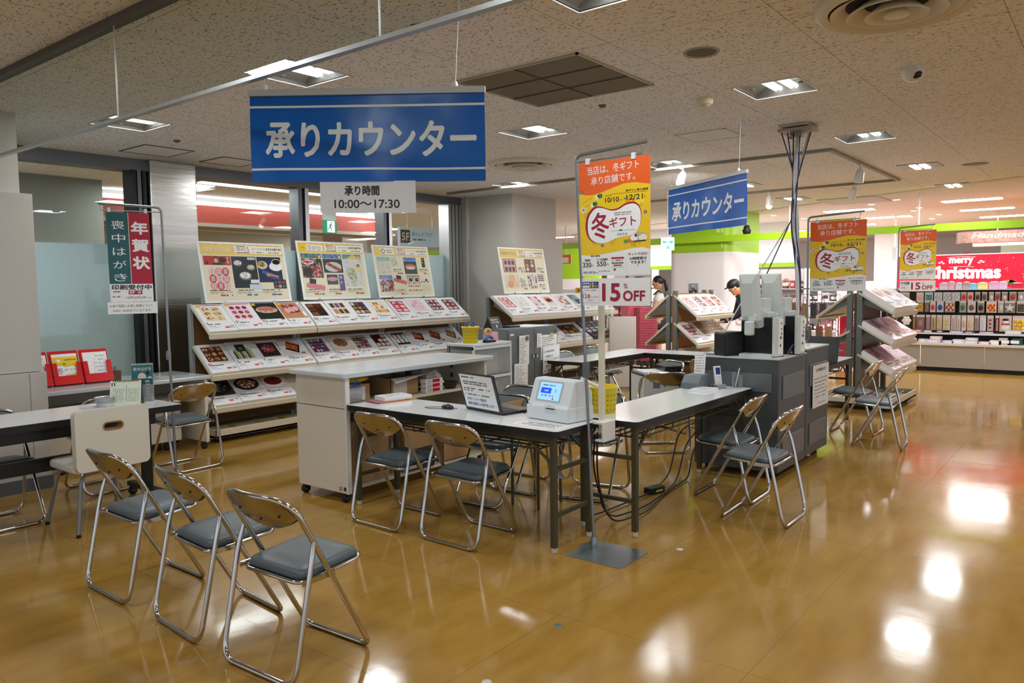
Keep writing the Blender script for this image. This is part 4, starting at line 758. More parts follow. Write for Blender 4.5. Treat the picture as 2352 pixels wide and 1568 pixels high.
def cards(X0, YC, Wd, D_, sg, zf, zb, designs, where, group, L=.40, th=.028, dark_edge=None):
    n = len(designs); w = (Wd-.012)/n; yf, yb = YC+sg*(D_-.012), YC+sg*.05; v = Vector((0, yb-YC-sg*D_, zb-zf)).normalized(); u = Vector((-sg, 0, 0)); nn = u.cross(v)
    for i, (d, desc) in enumerate(designs):
        x = X0+.003+w*i if sg < 0 else X0+Wd-.009-w*i; o = Vector((x, yf, zf)) + nn*.006 + v*.004; e1 = u*(w-.004); e2 = v*L; e3 = nn*(th + .004*((i*5) % 3 - 1)); mb = MB()
        vs = [o, o+e1, o+e1+e2, o+e2]; em = mat(dark_edge[1], .3) if dark_edge and dark_edge[0] == i else GLOSSW; mb.add(vs + [q+e3 for q in vs], [(3,2,1,0),(4,5,6,7),(0,1,5,4),(1,2,6,5),(2,3,7,6),(3,0,4,7)], em)
        p = Panel(mb, o+e3, u, v); art(p, w-.004, L, d); tag(mb.build('display_card'), 'gift card picturing ' + desc + ', ' + where, 'display card', group)
V = lambda *c, s=55.: food(list(c), s)
MEAT = V('#8e2f3c','#b85563','#d99a9e','#70202c', s=60.); NUT = V('#8a5a2c','#b57b3f','#5a3518','#caa066', s=70.); SWEET = V('#c53c54','#e8a3ad','#f4dcdc','#a3243c', s=60.); ORNG = V('#a8481c','#d0703a','#e59a5c','#7a2f12', s=80.); PACKS = V('#b42f45','#f2eee6','#5a8a3c','#35477e','#e0b040', s=60.)
g1 = 'card shelving racks along the glass front'; XR = [4.03, 5.30, 6.57]; RW = 1.255; YW = 7.27; DW = .38
SH = [(1.07, 1.345), (.665, .945), (.345, .60)]
for i, lb in enumerate(('three tier sloping card rack nearest the steel post, base and booklets showing', 'middle sloping card rack of the three along the glass, half hidden by the white counter', 'sloping card rack along the glass nearest the clad pillar')):
    display_rack(lb, XR[i], YW, RW, DW, [(-1, SH)], g1)
top = [[(('grid', '#e9dcc0', [V('#c99a58','#e2bd80','#f0dcae','#8f6230')], dict(n=(2,3), round=1, bar=1, new=1)), 'golden pastries and a small photo'), (('grid', '#f0d9da', ['#9c2746','#b83a58','#c25a70'], dict(n=(3,3), round=1, bar=1, new=1)), 'nine dark pink sweets'), (('oblong', '#14201a', ['#c9725c','#e7b7a6','#d98f7c'], dict(full=1, new=1)), 'an orange red fish cut on black'), (('cuts', '#c98e5c', [MEAT, '#e9b5ae'], dict(full=1, new=1, strip=1)), 'a pot and meat slices')],
 [(('grid', '#3a1d12', ['#5a2d1a','#8c5430','#1e100a'], dict(n=(2,3))), 'dark wooden boxes'), (('grid', '#e7d6c0', ['#5c4326','#7c4f96','#c08a5c','#3c4a2c'], dict(n=(3,2))), 'tall purple and brown drink packs'), (('grid', '#131a30', ['#c07b3c','#38587e','#d9cdb8','#7c2a2a'], dict(n=(3,3))), 'small jars on dark blue'), (('grid', '#e9dcb0', ['#d24a32','#e0a040','#f0ead8'], dict(n=(5,3), round=1)), 'three rows of little bottles')],
 [(('grid', '#c32c3e', [SWEET,'#e9b9c0'], dict(n=(2,3), tag=1, new=1)), 'pink packs on red'), (('grid', '#f2c9d0', [SWEET,'#f4dcd8'], dict(n=(3,3), round=1, tag=1)), 'rounded pale pink packs'), (('grid', '#2a1418', [SWEET,'#d99aa6'], dict(n=(3,3), tag=1)), 'packs in a black box'), (('grid', '#5c3a34', [SWEET, MEAT], dict(n=(2,3), tag=1, strip=1)), 'mixed meat packs, one framed in black')]]
mid = [[(('grid', '#5c2c20', [V('#d6a46c','#b5763c','#e9cfa4','#7c4a20')], dict(n=(3,3), round=1)), 'round biscuits in a brown box'), (('bottles', '#ffffff', ['#1f3a2a','#a8a06c','#c8c4a4'], dict()), 'bottles before a dark green box'), (('cuts', '#3a2a2c', [MEAT, MEAT], dict(new=1, strip=1)), 'one slab of red beef'), (('tray', '#ffffff', [ORNG], dict(bar=1, a=-28)), 'orange rice crackers in a black tray')],
 [(('grid', '#31477e', [PACKS,'#c03a40','#e9e4dc'], dict(n=(5,4), round=1)), 'rows of red and white packs on blue'), (('plate', '#e9ddd0', [NUT,'#8a5a3c'], dict(full=1)), 'brown roast on a white plate'), (('grid', '#3c3050', [PACKS,'#d9c79c','#a85c6c'], dict(n=(5,5))), 'many small dishes on purple'), (('grid', '#5c1420', ['#3a0c14','#e9dccc'], dict(n=(3,3))), 'white packs in a wine red box')],
 [(('grid', '#16162c', ['#f0f0f2'], dict(n=(3,1), tag=1)), 'three upright white tins on black'), (('tray', '#ffffff', [ORNG], dict(a=-15, bar=1)), 'a small heap of orange crackers'), (('tray', '#ffffff', [ORNG], dict(a=-30, band=1, bar=1)), 'orange crackers with a wine band'), (('tray', '#ffffff', [NUT], dict(a=-30, bar=1)), 'brown crackers spilling, rightmost of its row')]]
low = [[(('plate', '#2c2c30', [V('#1c1c1f','#3c3e44','#707880','#101012')], dict(full=1, dark=1)), 'dark glossy bottles'), (('plate', '#c9c6c8', [V('#c9503c','#e9e0d4','#3c6a3c','#7c2418')], dict(full=1, dark=1)), 'black bowls of vegetables'), (('plate', '#d9c9c4', ['#7c2418','#a8382a'], dict(full=1)), 'a bowl of red stew')]]
rk = ('rack by the post', 'middle wall rack', 'rack by the pillar')
for i in range(3):
    cards(XR[i], YW, RW, DW, -1, *SH[0], top[i], 'top tier, ' + rk[i], 'gift cards on the top tier along the glass'); cards(XR[i], YW, RW, DW, -1, *SH[1], mid[i], 'middle tier, ' + rk[i], 'gift cards on the middle tier along the glass')
cards(XR[0], YW, RW*.78, DW, -1, *SH[2], low[0], 'bottom tier by the white counter', 'gift cards on the bottom tier', L=.36)
for k, lb in enumerate(('leftmost of the yellow edged booklets lying on the rack base', 'second yellow edged booklet from the left on the rack base', 'third yellow edged booklet from the left on the rack base', 'yellow edged booklet on the rack base nearest the white counter')):
    x = 4.07+k*.30; mb = MB().box(x, x+.24, 6.90, 7.2, .076, .10+.008*(k % 2), PAPER).box(x+.01, x+.23, 6.91, 7.19, .1005+.008*(k % 2), .1015+.008*(k % 2), mat('#cfc49a', .4)).box(x-.001, x+.02, 6.899, 7.2, .085, .102+.008*(k % 2), mat('#d8b43c', .4)); tag(mb.build('booklet'), lb, 'booklet', 'booklets on the rack base')
# ---- posters leaning above the racks
BUF = mat('#e9e2c4', .3); GOLD = mat('#e9c85c', .35); PKE = mat('#f4f4f0', .22)
def poster(label, x0, x1, yb, zb, lean, h, draw, sag=0.):
    t = thing('poster_board', label, 'poster', ((x0+x1)/2, yb, zb), group='poster boards above the card racks'); w = x1-x0; v = Vector((0, lean, h)).normalized(); L = math.hypot(lean, h); u = Vector((1,0,0)); nn = u.cross(v); o = Vector((x0, yb, zb)); mb = MB()
    vs = [o, o+u*w, o+u*w+v*L, o+v*L]; mb.add(vs + [q-nn*.008 for q in vs], [(0,1,2,3),(7,6,5,4),(0,4,5,1),(1,5,6,2),(2,6,7,3),(3,7,4,0)], PKE)
    p = Panel(mb, o, u, v); p.rect(.025, .025, w-.025, L-.02, BUF, 1); p.rect(.025, L-.135, w-.025, L-.02, GOLD, 2); [p.rect(.03+k*(w-.06)/12, L-.03, .03+(k+.5)*(w-.06)/12, L-.022, mat('#d9a93c', .4), 3) for k in range(12)]
    p.rect(w*.40, L-.118, w-.035, L-.035, mat('#f7f3e4', .3), 3); p.rect(w*.42, L-.048, w*.52, L-.04, mat('#8c2038', .4), 4); p.rect(w*.42, L-.112, w*.57, L-.104, mat('#5c2030', .4), 4); [p.greek(w*.42, L-.062-k*.013, w*.51, .006, INK, 4, k) for k in range(3)]
    p.text('15', w*.52, L-.094, .05, RED, 4, w=.05); p.text('クリスマス', w*.60, L-.078, .026, mat('#3c3c3c', .5), 4, w=w*.16); p.text('おせちも承り中!!', w*.77, L-.08, .03, INK, 4, w=w*.185, bold=.025); p.greek(w*.61, L-.108, w*.74, .012, mat('#777777', .5), 4, 5); p.greek(w*.78, L-.108, w*.94, .012, mat('#777777', .5), 4, 6)
    draw(p, w, L); mb.build('board', t)
    for x in (x0+w*.22, x1-w*.22): MB().box(x-.012, x+.012, yb-.004, yb+.02, zb-.03, zb+.012, CHROME).build('clip', t)
    return t
def tagrow(p, x, y, w, seed, blue=False): p.greek(x, y+.055, x+w*.9, .010, INK, 3, seed); p.greek(x, y+.038, x+w, .006, mat('#888888', .5), 3, seed+1); p.greek(x, y+.026, x+w*.7, .006, mat('#888888', .5), 3, seed+2); p.rect(x+w*.45, y, x+w*.68, y+.018, mat('#3f73c4', .4) if blue else mat('#e2452c', .4), 3); p.greek(x+w*.72, y, x+w, .016, INK, 3, seed+4)
def dr1(p, w, L):
    p.text('初登場 おすすめ品', .05, L-.10, .045, mat('#f7f0d8', .4), 4, w=w*.30); a = w*.04; b = w*.34
    p.rect(a, L-.245, b, L-.15, mat('#b5261e', .3), 2); p.ell(a+.14, L-.185, .03, .03, mat('#20140f', .3), 3); p.ell(a+.14, L-.20, .024, .028, mat('#d9a58a', .3), 4); p.ell(a+.215, L-.19, .04, .03, mat('#1c100c', .3), 3); p.poly([(a+.09,L-.245),(a+.11,L-.222),(a+.19,L-.222),(a+.24,L-.245)], mat('#17222c', .3), 4); p.rect(a+.02, L-.24, a+.05, L-.21, mat('#4c2814', .3), 3)
    p.text('年', b-.05, L-.19, .03, PAPER, 4); p.text('間', b-.05, L-.23, .03, PAPER, 4)
    for i in range(3):
        for j in range(3): x = a+.05+i*.075; y = L-.50+j*.075; p.ell(x+.03, y+.035, .042, .045, mat(('#e99aa2','#d9566c','#f0b9bd')[(i+j) % 3], .3), 2, 12); p.rect(x+.014, y+.01, x+.044, y+.062, mat('#ece6d4', .3), 3); [p.ell(x+.029, y+.02+.016*q, .007, .005, INK, 4, 6) for q in range(3)]
    c, d = w*.345, w*.63; p.rect(c, L-.49, d, L-.15, mat('#1d2b33', .3), 2)
    for x, y, r, m in ((c+.07,L-.225,.052,'#d9d9d2'),(c+.22,L-.27,.05,'#d9c592'),(c+.14,L-.36,.075,'#dfe3e0')): p.ell(x, y, r, r*.62, mat('#6d7a80', .3), 3); p.ell(x, y+.006, r*.85, r*.48, V(m,'#f2f0ea','#b9b29c', s=60.), 4)
    p.rect(d-.10, L-.185, d-.012, L-.16, PAPER, 3); p.greek(d-.09, L-.178, d-.02, .009, INK, 4, 3); p.rect(d-.10, L-.44, d+.0, L-.40, mat('#e3e9ee', .3), 5); p.rect(d-.12, L-.50, d+.03, L-.45, mat('#cfd9e2', .3), 5); p.rect(d-.08, L-.54, d+.02, L-.505, mat('#dfe6ea', .3), 5)
    e, f = w*.64, w*.93; p.rect(e, L-.43, f, L-.15, mat('#1b2350', .3), 2); p.ell(f-.07, L-.255, .085, .05, PAPER, 3); p.ell(f-.06, L-.215, .06, .045, mat('#f2f2ee', .2), 4); p.ell(f-.06, L-.205, .05, .028, mat('#1d0f0a', .2), 5); p.ell(e+.06, L-.24, .065, .045, mat('#d9d9d4', .3), 3); p.ell(e+.05, L-.235, .05, .032, V('#a88a2c','#c9b04c','#5c4a14', s=60.), 4)
    p.rot(e+.11, L-.33, .13, .035, -18, mat('#3465b4', .3), 3); p.rot(e+.17, L-.36, .15, .035, -12, mat('#c29a52', .3), 4); p.rot(e+.2, L-.385, .13, .03, -14, mat('#54408c', .3), 5); p.rect(f-.13, L-.50, f+.03, L-.40, mat('#141a3c', .3), 6)
    for i in range(3):
        for j in range(2): p.rect(f-.12+i*.05, L-.49+j*.045, f-.085+i*.05, L-.46+j*.045, mat(('#a8322c','#c9b04c','#2c6a3c','#7c5a9c')[(i+2*j) % 4], .3), 7)
    tagrow(p, a+.02, .07, .26, 1); tagrow(p, c+.02, .07, .24, 2, True); tagrow(p, e+.02, .07, .24, 3, True)
def pic(p, x0, y0, x1, y1, m, k=2): p.rect(x0, y0, x1, y1, m, k)
def dr2(p, w, L):
    p.rect(.03, L-.128, .13, L-.03, mat('#f2c92c', .35), 4); p.ell(.08, L-.08, .03, .03, mat('#c98a1c', .4), 5); p.ell(.08, L-.08, .026, .026, mat('#f2d43c', .35), 6); p.greek(.06, L-.085, .10, .011, mat('#8a4a10', .4), 7, 1); p.rect(.14, L-.115, w*.37, L-.04, mat('#f7f5ea', .3), 4); [p.greek(.15, L-.06-.016*k, w*.35, .007, mat('#666666', .5), 5, k) for k in range(4)]
    for i, (c, a, b) in enumerate((('#24503c',.04,.33),('#2c5cb0',.345,.63),('#4c8c74',.645,.93))): pic(p, w*a, L-.20, w*b, L-.145, food([c, '#7a9aa8'], 30., kind='n')); p.rect(w*b-.045, L-.195, w*b-.015, L-.165, mat('#f0cf3c', .4), 3)
    p.poly([(w*.70,L-.20),(w*.80,L-.145),(w*.93,L-.2)], mat('#e0c56c', .4), 3)
    pic(p, w*.04, L-.43, w*.33, L-.205, V('#4a4444','#7c6c64','#a8947c','#2c2c2c', s=40.)); p.ell(w*.13, L-.245, .085, .03, mat('#e6d4cc', .3), 3); p.ell(w*.13, L-.243, .07, .022, SWEET, 4); p.rot(w*.24, L-.36, .12, .12, -10, MEAT, 4); p.ell(w*.13, L-.37, .08, .06, mat('#26211f', .25), 3)
    pic(p, w*.345, L-.37, w*.63, L-.205, mat('#3c3f44', .3)); p.ell(w*.49, L-.30, .12, .06, mat('#c9ccce', .3), 3)
    for k in range(6): p.ell(w*.42+k*.03, L-.265-k*.014, .034, .018, mat(('#c9745c','#b85c48')[k % 2], .3), 4)
    pic(p, w*.645, L-.53, w*.93, L-.205, food(['#b9b9bc', '#dcdce0', '#cfc7a8'], 9., kind='n')); p.ell(w*.86, L-.31, .06, .05, mat('#e3d49c', .3), 3); p.ell(w*.87, L-.28, .025, .02, mat('#5c8c5c', .3), 4); p.rot(w*.76, L-.40, .12, .17, 22, food(['#aebd9c','#d9d9c4','#8c9c74'], 60.), 4)
    p.rot(w*.16, L-.475, .09, .07, -12, mat('#25262c', .3), 4); [p.rot(w*(.11+.085*k), L-.52-.012*k, .085, .055, -14, mat('#d97c86', .3), 5) for k in range(3)]
    pic(p, w*.37, L-.51, w*.53, L-.39, mat('#4a4d68', .3)); p.ell(w*.45, L-.445, .075, .025, mat('#d99a94', .3), 3); pic(p, w*.545, L-.585, w*.625, L-.39, mat('#5c5c90', .3)); p.text('鮭', w*.56, L-.44, .035, PAPER, 3); p.text('魚', w*.562, L-.50, .03, PAPER, 3); p.ell(w*.585, L-.56, .012, .012, RED, 3)
    tagrow(p, w*.05, .055, .25, 5); tagrow(p, w*.37, .055, .20, 6); tagrow(p, w*.66, .055, .25, 7)
def dr3(p, w, L):
    p.rect(.03, L-.128, .13, L-.03, mat('#f2dc6c', .35), 4); p.ell(.08, L-.08, .03, .03, mat('#d9a83c', .4), 5); p.ell(.08, L-.08, .025, .025, mat('#f2dc6c', .35), 6); p.rect(.14, L-.118, w*.37, L-.035, mat('#f7f5ea', .3), 4); p.ell(.18, L-.077, .03, .032, mat('#4a5560', .4), 5); p.ell(.18, L-.077, .019, .021, mat('#f7f5ea', .3), 6); p.greek(.22, L-.07, w*.35, .012, mat('#6c7480', .4), 5, 1); p.greek(.22, L-.098, w*.35, .014, mat('#6c7480', .4), 5, 2)
    pic(p, w*.05, L-.205, w*.27, L-.15, food(['#8fb4d4','#9cc4ac','#e0d08c'], 20., kind='n')); pic(p, w*.05, L-.37, w*.27, L-.21, food(['#c4c4cc','#dcd8c0','#a8a8b0'], 10., kind='n')); p.rot(w*.34, L-.21, .10, .12, 12, food(['#b0b4a8','#d8d8cc'], 60.), 3)
    pic(p, w*.51, L-.195, w*.74, L-.15, food(['#2c64b8','#6c9cd8'], 30., kind='n')); pic(p, w*.51, L-.37, w*.74, L-.20, mat('#34373c', .3)); p.ell(w*.625, L-.265, .10, .025, mat('#c9705c', .3), 3); p.ell(w*.625, L-.29, .085, .02, mat('#e6cfc8', .3), 4)
    pic(p, w*.84, L-.28, w*.90, L-.15, mat('#17171b', .3)); p.text('鮭', w*.85, L-.185, .022, PAPER, 3); p.text('魚', w*.85, L-.225, .022, PAPER, 3); p.ell(w*.87, L-.262, .008, .008, RED, 3)
    pic(p, w*.05, L-.435, w*.27, L-.385, food(['#5c86bc','#88a8d0'], 20., kind='n')); pic(p, w*.05, L-.60, w*.28, L-.44, V('#8c7c78','#c9a8a4','#5c5050','#d9c4bc', s=45.)); p.ell(w*.10, L-.46, .06, .025, SWEET, 3); p.rot(w*.22, L-.54, .07, .09, -8, MEAT, 3)
    p.rot(w*.38, L-.42, .08, .06, -12, mat('#3a3338', .3), 4); [p.rot(w*(.33+.07*k), L-.45-.014*k, .08, .045, -14, mat('#d9747c', .3), 5) for k in range(3)]
    pic(p, w*.53, L-.50, w*.76, L-.385, mat('#9ca0a4', .3)); [(p.ell(w*(.59+.11*k), L-.45, .052, .042, PAPER, 3), p.ell(w*(.59+.11*k), L-.447, .040, .030, V('#8c4a2c','#b5704c','#5c2c18', s=70.), 4)) for k in range(2)]
    for j in range(2):
        for k in range(6): p.ell(w*(.55+.04*k), L-.53-.055*j, .010, .014, mat(('#b5483c','#5c3a30','#d98c7c')[(k+j) % 3], .4), 3, 8)
    p.rect(w*.78, L-.60, w*.93, L-.52, mat('#ded7b8', .4), 3); p.ell(w*.88, L-.45, .022, .016, mat('#2c4ca8', .4), 3)
    tagrow(p, w*.30, L-.37, .17, 8); tagrow(p, w*.77, L-.37, .18, 9); tagrow(p, w*.31, .035, .17, 10); p.greek(w*.78, L-.48, w*.93, .012, INK, 3, 12)
def dr4(p, w, L):
    p.text('初登場 おすすめ品', .05, L-.10, .045, mat('#8fa0b0', .4), 4, w=w*.30)
    p.rect(w*.06, L-.33, w*.33, L-.15, mat('#7c4a42', .3), 2); p.rect(w*.075, L-.32, w*.315, L-.16, mat('#e2a4a0', .3), 3); [p.rect(w*(.09+.075*i), L-.23-.085*j, w*(.145+.075*i), L-.175-.085*j, mat('#2c2422', .3), 4) for i in range(3) for j in range(2)]
    p.rect(w*.52, L-.33, w*.75, L-.15, mat('#5c3226', .3), 2); [p.ell(w*(.575+.11*i), L-.185-.052*j, .034, .024, mat(('#8c4c34','#c98a5c','#e3c9b0')[(i+j) % 3], .3), 3) for i in range(2) for j in range(3)]
    p.ell(w*.20, L-.41, .075, .05, mat('#e2b27c', .3), 3); p.ell(w*.16, L-.49, .06, .045, mat('#d99c6c', .3), 4); p.ell(w*.28, L-.49, .065, .04, mat('#e6be8c', .3), 4); p.rect(w*.06, L-.54, w*.34, L-.36, food(['#d9c4b4','#e6dccc','#b9a890'], 12., kind='n'), 2); p.rot(w*.42, L-.45, .12, .07, -22, mat('#aab4b0', .3), 3)
    p.rect(w*.54, L-.55, w*.74, L-.36, V('#d9d4cc','#b9aca4','#e9c4b4','#4a3c3c', s=30.), 2); p.rect(w*.77, L-.45, w*.91, L-.36, mat('#26242a', .3), 2); [p.ell(w*(.79+.035*i), L-.375-.027*j, .012, .010, PAPER, 3, 8) for i in range(4) for j in range(3)]
    tagrow(p, w*.36, L-.33, .15, 13); tagrow(p, w*.78, L-.33, .15, 14); tagrow(p, w*.37, .05, .14, 15); tagrow(p, w*.78, .05, .15, 16, True)
poster('wide poster with a red portrait photo and coffee cup, above the leftmost card rack', 4.19, 5.22, 7.22, 1.362, .13, .63, dr1); poster('poster with sliced salmon and pale cheese pictures, above the middle card rack', 5.38, 6.37, 7.22, 1.372, .13, .67, dr2); poster('poster with small dishes and a black name plate, rightmost above the glass front racks', 6.51, 7.50, 7.22, 1.372, .13, .66, dr3)
# ---- card rack in front of the pillar
X2 = 7.38; Y2 = 6.20; S2 = [(1.115, 1.375), (.72, .97), (.40, .62)]
for i, lb in enumerate(('sloping card rack before the clad pillar, behind the grey steel cabinet', 'sloping card rack before the clad pillar, right one, behind the orange poster')): display_rack(lb, X2+i*1.22, Y2, 1.215, .40, [(-1, S2)], 'card racks before the pillar', dark=True)
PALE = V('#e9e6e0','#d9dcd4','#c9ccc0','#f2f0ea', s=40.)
cards(X2, Y2, 1.215, .40, -1, *S2[0], [(('grid','#e2a0a0',[SWEET],dict(n=(2,3),tag=1)),'pink packs'),(('grid','#dfe0da',[PALE],dict(n=(3,4))),'pale packs, glare painted in'),(('grid','#d9cfcf',[SWEET,'#e6d9d9'],dict(n=(3,3),round=1)),'rosy cups'),(('cuts','#e3d9d0',['#d98c5c','#5c1c2c'],dict()),'fruit and a wine red box')], 'upper tier before the pillar', 'gift cards before the pillar')  # glare on the second card is painted in as pale print
cards(X2+1.22, Y2, 1.215, .40, -1, *S2[0], [(('grid','#e0d0cc',['#b56c64','#9c5048','#e9d9d4'],dict(n=(3,5))),'brick coloured rows'),(('grid','#2c5460',['#7ca0a8','#3c6c78','#c4d4d4'],dict(n=(3,6))),'teal chocolate squares'),(('grid','#e9e6e0',[PALE],dict(n=(2,2))),'pale boxes'),(('grid','#e2dedc',[PALE,'#d98c84'],dict(n=(2,2))),'pale boxes with red')], 'upper tier behind the orange poster', 'gift cards before the pillar')
cards(X2, Y2, 1.215, .40, -1, *S2[1], [(('grid','#e9e6e2',['#b9b0a8'],dict(n=(2,2))),'grey packs'),(('grid','#d9d0c8',['#a89c90'],dict(n=(2,2))),'beige packs'),(('grid','#2c1810',['#b5763c','#8c5428'],dict(n=(3,6))),'brown cakes beside the grey cabinet'),(('grid','#2c1810',['#c98c4c','#7c4820'],dict(n=(3,6))),'brown cakes in a dark tray')], 'lower tier behind the grey cabinet', 'gift cards before the pillar')
cards(X2+1.22, Y2, 1.215, .40, -1, *S2[1], [(('grid','#241510',['#b98a54','#5c3c24'],dict(n=(3,6))),'nutty cakes'),(('grid','#141b30',['#c4ccd6','#8c98ac'],dict(n=(4,4),full=1)),'silver wafers in a navy box')], 'lower tier by the poster pole', 'gift cards before the pillar', L=.38, dark_edge=(1, '#141b30'))
cards(X2, Y2, 1.215, .40, -1, *S2[2], [(('grid','#7c1c28',['#c4a08c','#e9d9cc'],dict(n=(3,4))),'jars on wine red'),(('grid','#2a1c18',['#8c6c54','#d9c4a8'],dict(n=(3,4))),'tins in a dark box'),(('grid','#3c2a20',['#a8885c','#c9b48c'],dict(n=(3,4))),'bars in a brown box')], 'lowest tier before the pillar', 'gift cards before the pillar')
poster('poster with a pink gift box and round pastries, standing before the clad pillar', 7.72, 8.72, 6.20, 1.40, .11, .60, dr4)
# ---- double-sided racks
RB = mat('#a8713c', .45, name='rack_back_tan'); GX, GY = 9.9, 4.95; SG = [(1.04, 1.345), (.655, .955)]
display_rack('double sided card rack with tan back panel, in front of the white column', GX, GY, 1.24, .40, [(-1, SG + [(.30,.58)]), (1, [(1.05,1.345),(.66,.955)])], 'double sided card racks', dark=True, brown=RB)
cards(GX, GY, 1.24, .40, -1, *SG[0], [(('grid','#d9a8a8',[SWEET],dict(n=(2,3),tag=1)),'pink meat packs'),(('grid','#4a3c44',[SWEET,'#c4c4cc'],dict(n=(2,4))),'slim framed packs'),(('grid','#e0a49c',[SWEET,MEAT],dict(n=(2,3))),'salmon pink packs'),(('grid','#e2b4a4',[MEAT,'#e9c4b4'],dict(n=(2,3))),'orange pink packs')], 'upper tier before the white column', 'gift cards before the white column')
cards(GX, GY, 1.24, .40, -1, *SG[1], [(('grid','#7c1c30',['#e9e0e0','#b58c94'],dict(n=(3,3))),'white cups on wine red'),(('grid','#6c4c2c',[V('#b5702c','#7c3c1c','#d9a05c','#4c6c2c')],dict(n=(3,4),full=1)),'assorted brown sweets'),(('grid','#5c4428',[V('#a8642c','#c98c4c','#6c2c1c','#e0c08c')],dict(n=(3,4),full=1)),'assorted red and brown sweets')], 'lower tier before the white column', 'gift cards before the white column')
HX, HY = 9.5, 2.42; SHH = [(1.135, 1.375), (.775, 1.0), (.43, .66)]; PINK_GLARE = V('#b5748c','#d9a8b8','#8c4c64','#e6c9d0','#a85c7c', s=26.)  # pinkish purple reflections on the lower two tiers are painted into the print
display_rack('double sided card rack with brown back panel by the open aisle, near the Christmas display', HX, HY, 1.25, .42, [(-1, SHH), (1, [(1.10,1.375),(.74,.93)])], 'double sided card racks', dark=True, brown=mat('#6c4a3c', .3))
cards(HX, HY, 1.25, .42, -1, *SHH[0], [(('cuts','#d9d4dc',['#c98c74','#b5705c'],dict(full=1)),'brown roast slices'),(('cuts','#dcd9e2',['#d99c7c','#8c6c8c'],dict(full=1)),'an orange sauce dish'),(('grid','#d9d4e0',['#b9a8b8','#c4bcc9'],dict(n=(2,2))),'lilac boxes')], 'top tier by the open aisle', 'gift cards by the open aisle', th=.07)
cards(HX, HY, 1.25, .42, -1, *SHH[1], [(('cuts','#c99cac',[PINK_GLARE,'#8c5068'],dict(full=1)),'rosy food with painted lilac glare, near'),(('cuts','#c4a0b4',[PINK_GLARE,'#b5748c'],dict(full=1)),'rosy food with painted lilac glare, centre'),(('cuts','#d0b4c4',[PINK_GLARE,'#a86c84'],dict(full=1)),'rosy food with painted lilac glare, far')], 'second tier by the open aisle', 'gift cards by the open aisle', th=.07)
cards(HX, HY, 1.25, .42, -1, *SHH[2], [(('cuts','#b98ca0',[PINK_GLARE,'#7c4460'],dict(full=1)),'food with painted pink glare, near'),(('cuts','#c49cac',[PINK_GLARE,'#a86484'],dict(full=1)),'food with painted pink glare, centre'),(('cuts','#d0b0c0',[PINK_GLARE,'#c48ca4'],dict(full=1)),'food with painted pink glare, far')], 'third tier by the open aisle', 'gift cards by the open aisle', th=.07)
